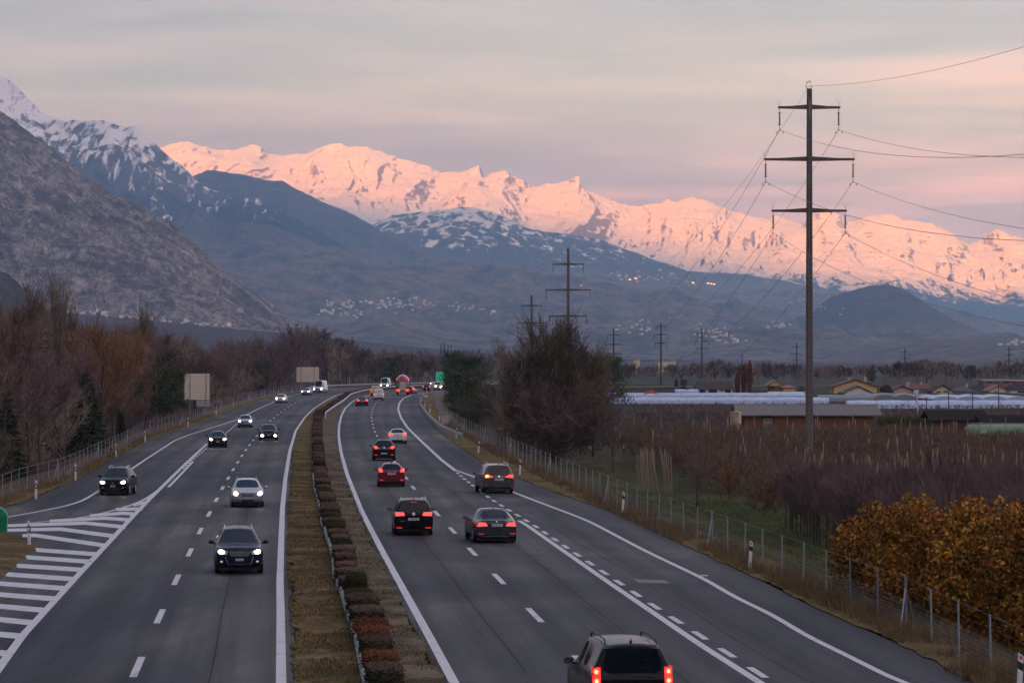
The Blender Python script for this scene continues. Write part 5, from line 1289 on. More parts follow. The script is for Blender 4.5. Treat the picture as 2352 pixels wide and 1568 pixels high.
# ---- sign boards seen from behind
def signboard(px0, px1, py0, py1, Y, rz, label, small=None, redge=True, legs=(.15, .85)):
    x0, x1 = PX(px0, Y), PX(px1, Y); z0, z1 = PZ(py1, Y), PZ(py0, Y); w = x1-x0; g = float(elev(Y)) - .3
    t = empty('road_sign', ((x0+x1)/2, Y, g), rz, label, 'road sign'); z0 -= g; z1 -= g
    MB().box(-w/2, w/2, 0, .03, z0, z1).build('board', mat('sign_back', (.90, .82, .64), .42, .5, .45, var=.05), t)
    n = 12; d = (z1-z0)/n
    rb = MB().box(-w/2+.02, w/2-.02, -.05, -.003, -.018, .018).build('stiffening_rib', mat('sign_rib', (.42, .34, .22), .5), t)
    for k in range(n-1):
        o = rb if k == 0 else rb.copy()
        if k: COL.objects.link(o); o.parent = t
        o.location = (0, 0, z0 + d*(k+1))
    MB().box(w/2+.002, w/2+.05, -.06, .04, z0-.02, z1+.02).build('edge_trim', mat('sign_edge_red', (.35, .05, .03), .5) if redge else M_ZINCD, t)
    MB().box(-w/2-.02, w/2, -.06, .04, z1+.002, z1+.05).build('top_rail', M_ZINCD, t)
    for u in legs:
        MB().tube([(-w/2+w*u, -.12, -.4), (-w/2+w*u, -.12, z1)], .055, 6).build('leg', M_ZINCD, t)
    if small:
        a, b, c, e = small; MB().box(-w/2+w*a, -w/2+w*b, .0, .03, z0-(z1-z0)*e, z0-(z1-z0)*c).build('lower_panel', mat('grey_panel', (.40, .38, .36), .5), t)
        for u in (a+.14, (a+b)/2+.08):
            MB().box(-w/2+w*u-.02, -w/2+w*u+.02, -.05, -.003, z0-(z1-z0)*e, z0+(z1-z0)*.2).build('strut', M_ZINCD, t)
signboard(424, 481.5, 858, 917.5, 470, R(4), 'back of the near sign board with a small panel below it', small=(.48, 1.0, .02, .26), legs=(.22, .86))
signboard(681, 732.7, 843, 877, 800, R(-3), 'back of the large sign board beside the white high roof van', redge=True, legs=(.20, .80))
# green direction sign (front) half hidden by the pines
def green_sign():
    Y = 865; x0, x1 = PX(1001.4, Y), PX(1040, Y); z0, z1 = PZ(880, Y), PZ(854, Y); g = .6
    t = empty('direction_sign', ((x0+x1)/2, Y, g), R(4), 'green motorway direction sign with white place names behind the pines', 'road sign'); w = x1-x0
    mg = mat('sign_green_glow', (.005, .22, .12), .45, var=.04, emit=(.0, .5, .25), estr=.10)  # weak green glow put into the panel, which has no lamp
    MB().box(-w/2, w/2, 0, .05, z0-g, z1-g).build('panel', mg, t)
    b = MB(); 
    for (a, c, d, e) in ((-w/2, w/2, z0-g, z0-g+.08), (-w/2, w/2, z1-g-.08, z1-g), (-w/2, -w/2+.08, z0-g, z1-g), (w/2-.08, w/2, z0-g, z1-g)): b.box(a, c, -.006, -.001, d, e)
    b.build('border', M_PLATE, t)
    for k, s in enumerate(('   Sierre', 'Sion')):
        text_mesh('lettering', s, .78, M_PLATE, t, (-w/2+1.55 - (.35 if k else 0), -.012, z0-g+1.35 - k*.85), 0, bold=.012)
    for u in (.2, .8): MB().tube([(-w/2+w*u, .2, -1), (-w/2+w*u, .2, z1-g)], .09, 6).build('leg', M_ZINC, t)
green_sign()
# rounded green bollard box on the gore island
def gore_box():
    x, y, z = G(-6, 1220, .1); w, h = .72/2*1.0, 1.0
    sc = (1220-1163)/FPX*y
    t = empty('gore_sign', (x-.15, y+.1, z), R(6), 'green rounded plastic impact marker on the gore island at the left edge', 'road marker')
    r = sc*.50; pts = [(-r, 0)] + [(r, 0), (r*1.04, sc*.62)] + [(r*math.cos(a), sc*.62+sc*.38*math.sin(a)) for a in [i*math.pi/10 for i in range(1, 10)]] + [(-r*1.04, sc*.62)]
    b = MB(); b.prism(pts, 'y', -.45, .45); b.build('shell', mat('marker_green', (.006, .19, .075), .45, var=.08), t)
    c = MB(); c.prism([(p[0]*1.012, p[1]+.001) for p in pts if p[1] > sc*.6], 'y', -.46, .46); c.build('hood', mat('marker_green_light', (.008, .25, .12), .45), t)
    MB().box(r*.45, r*.55, -.47, -.465, sc*.40, sc*.46).build('rivet', M_BLACKP, t)
gore_box()
# roadside cabinet behind the barrier
x, y, z = G(1021, 975, .03)
t = empty('utility_cabinet', (x, y, z), R(10), 'grey concrete utility cabinet between crash barrier and fence', 'cabinet')
MB().box(-.45, .45, -.25, .25, -.1, 1.15).build('housing', mat('cabinet_grey', (.34, .32, .28), .8), t)
MB().prism([(-.50, 1.15), (.50, 1.15), (.44, 1.24), (-.44, 1.24)], 'y', -.30, .30).build('lid', mat('cabinet_lid', (.28, .26, .23), .8), t)
MB().box(-.40, .40, -.262, -.252, .08, 1.05).build('door', mat('cabinet_door', (.38, .36, .32), .8), t)
x, y, z = G(971, 922, .05)
t = empty('emergency_marker', (x+.3, y, z), 0, 'small white marker board behind the barrier on the bend', 'road marker')
MB().tube([(0, 0, 0), (0, 0, 1.0)], .03, 5).build('pole', M_ZINC, t); MB().box(-.1, .55, -.02, .02, .75, 1.05).build('board', M_WPOST, t)

# ---- pylons
M_PYL = mat('weathered_concrete_pole', (0.15, 0.118, 0.095), 0.85, var=.25, scale=.8)
M_PYL2 = mat('grey_steel_pole', (0.075, 0.075, 0.08), 0.75, var=.15, scale=.5)
def pylon(px, pytop, Y, label, arms, width=.55, g=-1.2, full=False, mt=None, group=None, horn=True):
    """arms: list of (py, half px left, half px right)"""
    mt = mt or M_PYL
    x = PX(px, Y); base = float(elev(Y)) + g; top = PZ(pytop, Y) - base
    t = empty('power_pylon', (x, Y, base), 0, label, 'power pylon', group)
    tips = []
    p = MB(); w0, w1 = width*.62, width*.40
    vs = [(-w0, -w0, -.5), (w0, -w0, -.5), (w0, w0, -.5), (-w0, w0, -.5), (-w1, -w1, top), (w1, -w1, top), (w1, w1, top), (-w1, w1, top)]
    p.add(vs, [(0,3,2,1),(4,5,6,7),(0,1,5,4),(1,2,6,5),(2,3,7,6),(3,0,4,7)]); p.build('pole', mt, t)
    for (py, hl, hr) in arms:
        z = PZ(py, Y) - base; L0, L1 = hl/FPX*Y, hr/FPX*Y; k = max(.10, L1*.05)
        a = MB()
        for s, Lx in ((-1, L0), (1, L1)):
            a.prism([(s*w1*.9, z-.17*width/.55), (s*Lx, z-.10*width/.55), (s*Lx, z+.10*width/.55), (s*Lx*.62, z+.11*width/.55), (s*w1*.9, z+.25*width/.55)], 'y', -.12*width/.55, .12*width/.55)
        a.build('cross_arm', mt, t)
        for s, Lx in ((-1, L0), (1, L1)):
            xs = s*(Lx-.12); zt = z-.10*width/.55
            if full:
                ins = MB(); zz = zt-.28
                ins.tube([(xs, 0, zt), (xs, 0, zz)], .018, 4)
                prof = []
                for k_ in range(12): prof += [(zz-.085*k_, .035), (zz-.085*k_-.03, .085), (zz-.085*k_-.05, .04)]
                n = 8; vs = [(xs+r*math.cos(2*math.pi*q/n), r*math.sin(2*math.pi*q/n), z_) for z_, r in prof for q in range(n)]
                ins.add(vs, [(i*n+q, i*n+(q+1) % n, (i+1)*n+(q+1) % n, (i+1)*n+q) for i in range(len(prof)-1) for q in range(n)])
                zb_ = zz-1.02; ins.tube([(xs, 0, zb_), (xs, 0, zb_-.28)], .016, 4)
                for zr in (zz-.05, zz-.95): ins.tube([(xs-.16, 0, zr+.03), (xs, 0, zr), (xs+.16, 0, zr+.03)], .012, 4)
                ins.build('insulator', mat('insulator_brown', (.03, .02, .018), .35), t)
                c = MB(); zc = zb_-.30; c.tube([(xs-.12, 0, zc-.05), (xs, 0, zc+.03), (xs+.12, 0, zc-.05)], .025, 4)
                for q in (-.22, .26): c.tube([(xs+q, 0, zc-.12), (xs+q, 0, zc-.27)], .04, 5)
                c.build('wire_clamp', M_ZINCD, t)
                sp = MB()
                for q in (-.30, -.16, 0, .16, .30): sp.tube([(s*(Lx-.08), 0, z+.15), (s*(Lx-.08)+q, q*.4, z+.62)], .006, 3)
                sp.build('bird_spikes', M_ZINCD, t)
                tips.append((x+xs, Y, base+zc))
            else:
                MB().tube([(xs, 0, zt), (xs-.0, 0, zt-1.3)], [.05, .05], 5).build('insulator', mat('insulator_brown', (.03, .02, .018), .35), t)
                tips.append((x+xs, Y, base+zt-1.3))
    if full:
        la = MB()
        for q in (-.11, .11): la.tube([(q+.06, -w0-.09, .2), (q+.06, -w1-.07, top-.6)], .018, 4)
        la.build('ladder_rails', M_ZINC, t)
        rg = MB().tube([(-.05, -w0*.85-.08, 0), (.17, -w0*.85-.08, 0)], .013, 4).build('ladder_rung', M_ZINC, t)
        k = 0; z = .6
        while z < top-.8:
            o = rg if k == 0 else rg.copy()
            if k: COL.objects.link(o); o.parent = t
            o.location = (0, (w0-w1)*.95*z/top, z); z += .33; k += 1
        h = MB(); h.tube([(-.18, 0, top), (-.26, 0, top+.22), (-.22, 0, top+.42), (-.06, 0, top+.56), (.06, 0, top+.58), (.08, 0, top+.38)], .035, 5)
        h.tube([(.02, 0, top+.22), (.24, 0, top+.10)], .03, 4); h.build('earth_wire_horn', M_ZINCD, t)
        pl = MB().box(-.06, .06, -w1-.03, -w1-.012, top-2.3, top-.9).build('number_plate_strip', mat('pylon_plate', (.38, .30, .2), .5), t)
    else:
        MB().tube([(0, 0, top), (0, 0, top+.5)], .03, 4).build('earth_wire_horn', M_ZINCD, t)
    return t, tips, (x, Y, base+top+.2)
P1, T1, H1 = pylon(1859, 204, 261, 'tallest brown power pylon with ladder standing in the orchard', [(247, 72, 71), (366, 104, 104), (484, 87, 86)], .46, full=True)
P2, T2, H2 = pylon(1305, 570, 641, 'brown power pylon rising behind the bare riverside tree', [(607, 36, 36), (666, 52, 52), (726, 44, 44)], .56, group=None)
P3, T3, H3 = pylon(1221, 678, 1106, 'pylon half hidden behind the crown left of the second tallest', [(702, 24, 24), (742, 34, 34)], .8)
P4, T4, H4 = pylon(1240, 726, 1620, 'small pylon top just visible through the bare crown', [(748, 16, 16)], .8)
small = [(1409.5, 753.4, 925, 'in front of the grey screen wall at its left end', [(769, 15, 15), (791, 21, 21), (812, 18, 18)]),
         (1518, 741.8, 900, 'in the middle of the grey screen wall', [(749, 12, 12), (768, 17, 17), (788, 14, 14)]),
         (1612, 753.4, 1050, 'above the white house', [(765.6, 11, 11), (783, 16, 16), (800, 14, 14)]),
         (1830, 787, 1500, 'just left of the tallest pylon, far away', [(797, 10, 10), (812, 13, 13), (827, 11, 11)]),
         (2078.5, 800, 1550, 'behind the pink house', [(809, 10, 10), (823, 12, 12), (837, 10, 10)]),
         (2317.6, 794, 1600, 'farthest right near the flat roofed house', [(803, 10, 10), (815, 12, 12), (828, 10, 10)])]
TS = []
for (px, pt, Y, lb, arms) in small:
    TS.append(pylon(px, pt, Y, 'distant grey power pylon ' + lb, arms, .42 if Y < 1200 else .5, mt=M_PYL2, group='distant pylons'))
# ---- cables
M_CABLE = mat('aluminium_cable', (0.20, 0.20, 0.215), 0.6, 0.4, 0.3)
def cable(a, b, sag, r, label, group, n=40):
    a, b = Vector(a), Vector(b)
    mid = (a+b)/2; pts = []
    for i in range(n+1):
        t = i/n; p = a.lerp(b, t); p.z -= 4*sag*t*(1-t); pts.append(tuple(p))
    o = MB().tube(pts, r, 3).build('power_cable', M_CABLE); return tag(o, label, 'power cable', group)
A0 = Vector((33.5, -90, 0)) - Vector((PX(1859, 261), 261, 0))
names = ['upper left', 'upper right', 'middle left', 'middle right', 'lower left', 'lower right']
for i, tp in enumerate(T1):
    v = Vector(tp); cable(v, v + A0 + Vector((0, 0, 1.0)), 9.8, .017, 'cable from the %s arm of the tallest pylon towards the right edge' % names[i], 'cables of the main line')
    cable(v, T2[i], 12.5, .017, 'cable from the %s arm of the tallest pylon down to the second one' % names[i], 'cables of the main line')
    if i < 4: cable(T2[i], T3[min(i, 3)], 9, .018, 'cable from the %s arm of the second pylon to the third' % names[i], 'cables of the main line')
hv = Vector(H1); cable(hv, hv + A0 + Vector((0, 0, 1.0)), 7.0, .013, 'thin earth wire from the top of the tallest pylon to the right edge', 'cables of the main line')
cable(hv, H2, 10.0, .013, 'thin earth wire from the tallest pylon down to the second one', 'cables of the main line')
# ================================================================== FIELDS AND BUILDINGS ON THE RIGHT
def FG(X, Y):       # ground level off the embankment
    return float(elev(Y)) - 1.2 - .08
M_PANE = mat('window_pane', (0.05, 0.06, 0.07), 0.15, 0.6)
M_FRAME = mat('window_frame', (0.55, 0.52, 0.46), 0.6)
M_CHIM = mat('chimney_render', (0.45, 0.40, 0.33), 0.8)
def roofmat(name, c): return mat('roof_' + name, c, 0.8, .2, var=.25, scale=1.5)
def wallmat(name, c): return mat('wall_' + name, c, 0.85, .15, var=.06, scale=1.2)
RT = dict(red=roofmat('red_tile', (.17, .075, .055)), pink=roofmat('pink_tile', (.26, .155, .13)), brown=roofmat('brown_tile', (.060, .040, .034)), blue=roofmat('slate', (.085, .095, .115)), dark=roofmat('dark_tile', (.035, .027, .027)), grey=roofmat('grey_tile', (.13, .115, .105)))
WT = dict(white=wallmat('white', (.80, .75, .64)), cream=wallmat('cream', (.80, .66, .42)), yellow=wallmat('yellow', (.72, .50, .20)), pink=wallmat('pink', (.72, .42, .34)), brick=wallmat('brick', (.36, .17, .11)), grey=wallmat('grey', (.34, .33, .31)))
def house(px0, px1, pyb, pye, pyr, label, wall, roof, gable=True, Y=None, depth=9.0, windows=(), chim=(), rz=0.0, hip=0.0, shutters=None, over=.5, flat=False, group=None, name='house'):
    """front face between px0..px1, base/eaves/ridge rows; gable=True: gable end faces the viewer"""
    if Y is None: Y = G(px0, pyb, -1.28)[1]
    x0, x1 = PX(px0, Y), PX(px1, Y); g = FG(0, Y); w = x1 - x0
    ze, zr = PZ(pye, Y) - g, PZ(pyr, Y) - g; wm, rm = WT[wall], RT[roof]
    t = empty(name, ((x0+x1)/2, Y, g), rz, label, 'house', group)
    b = MB()
    if gable and not flat:
        b.prism([(-w/2, -.3), (w/2, -.3), (w/2, ze), (0, zr-.12), (-w/2, ze)], 'y', 0, depth)
    else: b.box(-w/2, w/2, 0, depth, -.3, ze)
    b.build('wall', wm, t)
    r = MB(); o = over
    if flat: r.box(-w/2-o, w/2+o, -o, depth+o, ze, ze+.35)
    elif gable:
        sl = (zr-ze)/(w/2)
        for s in (-1, 1):
            r.prism([(0, zr), (s*(w/2+o), ze-sl*o), (s*(w/2+o), ze-sl*o+.22), (0, zr+.24)], 'y', -o, depth+o)
    else:
        q = hip
        vs = [(-w/2-o, -o, ze-.1), (w/2+o, -o, ze-.1), (w/2+o, depth+o, ze-.1), (-w/2-o, depth+o, ze-.1), (-w/2-o+q, depth/2, zr), (w/2+o-q, depth/2, zr)]
        r.add(vs, [(0,1,5,4), (1,2,5), (2,3,4,5), (3,0,4), (0,3,2,1)])
    ro = r.build('roof', wallmat('slab', (.50, .46, .40)) if flat else rm, t)
    for (cx_, h) in chim:
        MB().box(cx_*w/2-.3, cx_*w/2+.3, depth*.4, depth*.4+.6, zr-1.2, zr+h).build('chimney', M_CHIM, ro)
    for (u0, u1, v0, v1) in windows:
        a, c = -w/2+w*u0, -w/2+w*u1; d, e = ze*v0, ze*v1
        f = MB().box(a-.06, c+.06, -.04, -.003, d-.06, e+.06).build('window', M_FRAME if not shutters else shutters, t)
        MB().box(a+.03, c-.03, -.06, -.043, d, e).build('pane', M_PANE, f)
    return t
sh_dark = mat('shutter_brown', (.06, .035, .025), .7); sh_green = mat('shutter_green', (.06, .075, .06), .7)
house(1601.7, 1682.7, 903.9, 892.7, 877, 'white bungalow with dark hipped roof beside the rusty orange cypresses', 'white', 'brown', gable=False, hip=.6, Y=830, windows=[(.07,.22,.25,.8),(.33,.55,.25,.8),(.67,.73,.55,.8),(.79,.94,.25,.8)], shutters=sh_dark)
house(1767, 1798.5, 899, 884, 873.5, 'yellow house with pinkish tiled roof right of the cypresses', 'yellow', 'pink', Y=900, windows=[(.2,.36,.45,.72),(.7,.85,.45,.72)], depth=14)
house(1800, 1826, 899, 889, 883, 'low yellow house wing with a brown roof next to the pinkish roofed house', 'yellow', 'pink', gable=False, hip=2, Y=890)
house(1916, 2014, 911, 888, 872, 'large yellow villa with red roof and triangular gable windows', 'yellow', 'red', Y=840, depth=12, windows=[(.38,.45,.86,1.02),(.5,.58,.86,1.02)], chim=[(.55, .8), (-.2, .6)])
house(1938, 2003, 912, 902, 887, 'low cream gable house in front of the large yellow villa', 'white', 'grey', Y=800, depth=10)
house(2052, 2094, 908, 896, 886.5, 'pink gabled house with slate roof beside the dome shaped thuja', 'pink', 'blue', Y=850, depth=12, chim=[(.8, .8)])
house(2078, 2143, 902, 892, 881, 'long house with dark red brown roof behind the pink house', 'grey', 'red', gable=False, Y=920, depth=10, hip=1.5, chim=[(-.6, .6), (.3, .5)])
house(2142, 2188, 912, 898, 884.5, 'cream gabled house with two shuttered upper windows', 'cream', 'brown', Y=830, depth=12, windows=[(.22,.42,.60,.92),(.54,.76,.60,.92),(.1,.3,.02,.2)], shutters=sh_green)
house(2192, 2236, 908, 897, 887, 'small yellow house with slate roof right of the shuttered house', 'yellow', 'blue', gable=False, Y=860, depth=9, hip=2.5, chim=[(.5, .7)])
house(2236, 2268, 906, 898, 885, 'low house with dark brown roof below the flat roofed brick building', 'yellow', 'dark', gable=False, Y=900, depth=9, hip=1)
house(2258, 2326, 896, 874.5, 870, 'two storey brick building with pale flat roof', 'brick', 'grey', gable=False, Y=980, depth=10, windows=[(.1,.3,.66,.9),(.38,.55,.66,.9),(.66,.9,.66,.9)], flat=True)
house(2270, 2318, 908, 897, 886, 'yellow house with brown gable roof below the brick building', 'cream', 'pink', Y=850, depth=9, windows=[(.30,.45,.3,.7)])
house(2322, 2372, 911, 894, 882, 'white walled house with dark roof at the right picture edge', 'white', 'dark', gable=False, Y=830, depth=9, hip=1, windows=[(.3,.7,.2,.6)])
house(2334, 2380, 890, 875.5, 871, 'flat roofed pale building behind the house at the right edge', 'brick', 'grey', gable=False, Y=1000, depth=9, flat=True)
house(1455, 1470, 836, 826, 823, 'far pale apartment block above the trees left of the screen wall', 'cream', 'grey', gable=False, Y=1800, depth=14, flat=True, name='apartment_block')
house(1512, 1553, 842, 829, 824, 'far cream apartment block above the tree tops', 'cream', 'grey', gable=False, Y=1900, depth=14, flat=True, name='apartment_block')

# ---- barn with ribbed roof, rusty tank beside it
def barn(px0, px1, pyb, pye, pyr, Y, label, roofm, wallm, skew=10, ribs=True, gap=None):
    x0, x1 = PX(px0, Y), PX(px1, Y); g = FG(0, Y); w = x1-x0; D = 9.0
    ze = PZ(pye, Y)-g; Yr = Y + D/2; zr = PZ(pyr, Yr)-g
    t = empty('barn', ((x0+x1)/2, Y, g), 0, label, 'barn'); n = 22
    wm = MB().box(0, w*.96/n-.02, 0, .06, -.2, ze).build('wall_board', wallm, t)
    for i in range(n):
        if gap and gap[0] <= i < gap[1]: continue
        o = wm if i == 0 else wm.copy()
        if i: COL.objects.link(o); o.parent = t
        o.location = (-w*.48+i*w*.96/n, 0, 0)
    if gap: MB().box(-w*.48+gap[0]*w*.96/n+.1, -w*.48+gap[1]*w*.96/n-.1, .08, .14, -.2, ze*.9).build('door', mat('barn_door', (.33, .27, .22), .8), t)
    MB().box(-w*.48, w*.48, .3, D, -.2, ze).build('inner_wall', mat('barn_inside', (.07, .04, .025), .9), t)
    m = 42 if ribs else 1; pw = (w+1.2)/m
    for i in range(m):
        if i == 0:
            pn = MB(); vs = [(0, -.6, ze-.12), (pw-.03, -.6, ze-.12), (pw-.03, D/2, zr), (0, D/2, zr), (0, -.6, ze), (pw-.03, -.6, ze), (pw-.03, D/2, zr+.10), (0, D/2, zr+.10)]
            pn.add(vs, [(0,3,2,1),(4,5,6,7),(0,1,5,4),(1,2,6,5),(2,3,7,6),(3,0,4,7)])
            if ribs: pn.add([(pw*.3, -.6, ze+.002), (pw*.5, -.6, ze+.07), (pw*.7, -.6, ze+.002), (pw*.3, D/2, zr+.102), (pw*.5, D/2, zr+.17), (pw*.7, D/2, zr+.102)], [(0,1,4,3),(1,2,5,4),(0,2,1),(3,4,5)])
            p = pn.build('roof_panel', roofm, t); o = p
        else: o = p.copy(); COL.objects.link(o); o.parent = t
        o.location = (-w/2-.6+i*pw, 0, random.uniform(-.012, .012))
    bk = MB(); bk.add([(-w/2-.6, D/2, zr+.1), (w/2+.6, D/2, zr+.1), (w/2+.6, D+.6, ze), (-w/2-.6, D+.6, ze)], [(0,1,2,3)]); bk.build('rear_roof', roofm, t)
    return t
barn(1703, 2013, 968, 952.5, 930, 380, 'long barn with ribbed grey brown roof and orange wooden wall', mat('ribbed_sheet', (.19, .165, .145), .6, .3, .2, var=.18, scale=.7), mat('orange_boards', (.22, .090, .032), .8, var=.25), gap=(3, 5))
barn(2146, 2262, 970, 964, 944, 405, 'low shed with dark brown roof left of the green gas tank', roofmat('shed', (.045, .028, .024)), mat('orange_boards', (.26, .085, .025), .8), ribs=True)
barn(2266, 2372, 976, 971, 955, 400, 'second dark brown shed at the right edge behind the gas tank', roofmat('shed', (.045, .028, .024)), mat('brown_boards', (.06, .03, .022), .8), ribs=True)
def tank_v():
    Y = 378; x = PX(1690, Y); g = FG(0, Y); r = 13/FPX*Y; h = PZ(945.5, Y)-g
    t = empty('water_tank', (x, Y, g), 0, 'rust streaked beige upright tank at the left end of the barn', 'tank')
    b = MB(); n = 24; vs = [(r*math.cos(2*math.pi*k/n), r*math.sin(2*math.pi*k/n), z) for z in (-.3, h) for k in range(n)] + [(0, 0, h+.12)]
    b.add(vs, [(k, (k+1) % n, n+(k+1) % n, n+k) for k in range(n)] + [(n+k, n+(k+1) % n, 2*n) for k in range(n)])
    m, q = newmat('rusty_tank'); P = q.pos(); f = q.noise(P, 1.4, 5, .7, stretch=(1, 1, .15))
    q.principled(q.ramp(f, [(.45, (.52, .46, .34)), (.58, (.42, .28, .13)), (.7, (.25, .10, .03))]), .7); b.build('shell', m, t)
    MB().tube([(-r*.5, 0, h), (-r*.5, 0, h+.3), (r*.5, 0, h+.3), (r*.5, 0, h)], .04, 5).build('handrail', M_ZINC, t)
tank_v()
def gas_tank():
    Y = 368; r = 15.6/FPX*Y; x0 = PX(2213.9, Y); zc = PZ(989, Y); g = FG(0, Y); L = 12.0
    t = empty('gas_tank', (x0+L/2, Y, g), 0, 'pale green horizontal gas tank among the orchard rows', 'tank'); zc -= g
    b = MB(); n = 26; pr = [(0, .02), (.06, .4), (.22, .7), (.5, .92), (.85, 1), (L-.85, 1), (L-.5, .92), (L-.22, .7), (L-.06, .4), (L, .02)]
    vs = [(-L/2+a, r*q*math.cos(2*math.pi*k/n), zc+r*q*math.sin(2*math.pi*k/n)) for a, q in pr for k in range(n)]
    b.add(vs, [(i*n+k, i*n+(k+1) % n, (i+1)*n+(k+1) % n, (i+1)*n+k) for i in range(len(pr)-1) for k in range(n)])
    b.build('vessel', mat('tank_green', (.22, .30, .17), .5, var=.12, scale=.8), t, smooth=True)
    for sx in (-.36, .36): MB().box(L*sx-.25, L*sx+.25, -r*.7, r*.7, -.3, zc-r*.85).build('saddle', mat('tank_foot', (.22, .30, .2), .7), t)
    MB().box(-L/2+1.7, -L/2+2.3, -r-.05, -r-.01, zc-.28, zc+.05).build('warning_plate', M_PLATE, t)
    for q in (-.08, .07): MB().box(-L/2+1.8, -L/2+2.2, -r-.06, -r-.055, zc-.12+q-.02, zc-.12+q+.02).build('plate_lines', M_INK, t)
    MB().tube([(-L/2+.5, 0, zc+r+.06), (L/2-.5, 0, zc+r+.06)], .04, 5).build('top_pipe', M_ZINCD, t)
    MB().tube([(-L/2+1.6, 0, zc+r), (-L/2+1.6, 0, zc+r+.16)], .35, 10).build('manhole', mat('tank_green', (.22, .30, .17)), t)
gas_tank()

# ---- plastic tunnels
def m_film():
    m, n = newmat('tunnel_film'); P = n.pos(); f = n.noise(P, .8, 4, .6); g_ = n.noise(P, 3.0, 3, .6, stretch=(1, .2, 1))
    c = n.ramp(f, [(.3, (.34, .42, .55)), (.7, (.50, .58, .72))]); c = n.mix(.5, c, n.ramp(g_, [(.3, .75), (.7, 1.15)]), 'MULTIPLY')
    n.principled(c, .45, .4); return m
M_FILM = m_film(); M_FILMD = mat('tunnel_net', (.22, .25, .26), .7, var=.2)
def tunnels(px0, px1, pyb, pyt, label, along=True, n=None, mt=None, group='plastic tunnels in the valley fields'):
    """a block of round tunnels; seen on the long side when along"""
    mt = mt or M_FILM; Y = G(1800, pyb, -1.28)[1]; g = FG(0, Y); x0, x1 = PX(px0, Y), PX(px1, Y); h = max(1.2, PZ(pyt, Y) - g)
    t = empty('plastic_tunnel', ((x0+x1)/2, Y, g), 0, label, 'greenhouse', group); w = x1-x0
    if along:
        seg = max(4, int(w/2.5)); vs = []; m = 9
        for i in range(seg+1):
            sag = .10*h*(.5+.5*math.cos(i*math.pi)) + random.uniform(-.03, .03)*h
            for k in range(m):
                a = math.pi*k/(m-1); vs.append((-w/2+w*i/seg, 2.6-2.6*math.cos(a), (h-sag*.6)*math.sin(a)**.7))
        b = MB(); b.add(vs, [(i*m+k, i*m+k+1, (i+1)*m+k+1, (i+1)*m+k) for i in range(seg) for k in range(m-1)] + [tuple(range(m)), tuple(seg*m+k for k in range(m))[::-1]])
        b.build('film_cover', mt, t)
        hp = MB(); hp.tube([(0, 2.6-2.65*math.cos(math.pi*k/8), h*1.02*math.sin(math.pi*k/8)**.7) for k in range(9)], .04, 4); hp = hp.build('hoop', M_ZINC, t)
        for i in range(0, seg+1, 2):
            o = hp if i == 0 else hp.copy()
            if i: COL.objects.link(o); o.parent = t
            o.location = (-w/2+w*i/seg, 0, 0)
    else:
        n = n or 3; q = w/n
        for i in range(n):
            b = MB(); m = 11; vs = [(-w/2+q*i+q/2-q/2*.98*math.cos(math.pi*k/(m-1)), d, h*(.45+.55*math.sin(math.pi*k/(m-1)))) for d in (0, 40) for k in range(m)]
            vs += [(-w/2+q*i+.01*q, 0, 0), (-w/2+q*i+.99*q, 0, 0)]
            b.add(vs, [(k, k+1, m+k+1, m+k) for k in range(m-1)] + [tuple(range(m)) + (2*m+1, 2*m)]); b.build('film_cover', mt, t)
    return t
tunnels(1395, 1850, 915, 902.8, 'long pale blue plastic tunnel, the rear one of the two longest')
tunnels(1385, 1905, 927, 912.5, 'long pale blue plastic tunnel in front of the other long one')
tunnels(1946, 2370, 938, 919, 'broad pale blue plastic tunnel running to the right picture edge')
tunnels(1551, 1604, 905, 898, 'short white tunnel touching the white bungalow')
tunnels(1880, 2008, 921, 906.5, 'grey green netted greenhouse below the low cream gable house', mt=M_FILMD)
tunnels(2010, 2145, 920, 910, 'row of grey netted greenhouse vaults below the pink house', along=False, n=3, mt=M_FILMD)
tunnels(2143, 2370, 924, 910, 'row of pale blue greenhouse vaults below the shuttered house', along=False, n=4)
tunnels(1765, 1850, 912, 906, 'low bluish tunnel end left of the grey netted greenhouse')
# orange tarpaulin lying between the tunnels
Y = 690; b = MB(); vs = []; n = 9
for i in range(n+1):
    for j in range(4): vs.append((PX(1477+34*i/n, Y), Y+j*.6, FG(0, Y)+1.2+.9*math.sin(math.pi*i/n)*(1 if j in (1, 2) else .3)))
b.add(vs, [(i*4+j, i*4+j+1, (i+1)*4+j+1, (i+1)*4+j) for i in range(n) for j in range(3)])
tag(b.build('orange_tarpaulin', mat('tarp_orange', (.50, .045, .02), .6)), 'orange red tarpaulin heaped between the long plastic tunnels', 'tarpaulin')
# ---- grey green screen walls
def screen(px0, px1, pyb, pyt, Y, label, m_):
    x0, x1 = PX(px0, Y), PX(px1, Y); g = FG(0, Y); h = PZ(pyt, Y)-g; zb = max(0, PZ(pyb, Y)-g); w = x1-x0
    t = empty('screen_wall', ((x0+x1)/2, Y, g), 0, label, 'screen wall'); n = max(3, int(w/1.6)); q = w/n
    p = MB().box(0, q-.05, 0, .12, zb, h).build('panel', m_, t)
    for i in range(n):
        o = p if i == 0 else p.copy()
        if i: COL.objects.link(o); o.parent = t
        o.location = (-w/2+i*q, random.uniform(-.02, .02), 0)
    MB().box(-w/2, w/2, .14, .3, -.3, h*.98).build('beam', M_ZINCD, t)
M_SCR = mat('screen_panel', (.17, .19, .175), .7, var=.12)
screen(1454, 1543, 892, 865.6, 960, 'tall grey green screen wall behind the tunnels, its higher part', M_SCR)
screen(1420, 1453.6, 890, 868, 960, 'lower left end of the grey green screen wall', M_SCR)
screen(1571, 1694, 884, 868, 1010, 'pale grey screen wall behind the white bungalow', M_SCR)
screen(1722, 1900, 882, 871, 1060, 'far grey screen wall right of the cypresses', M_SCR)

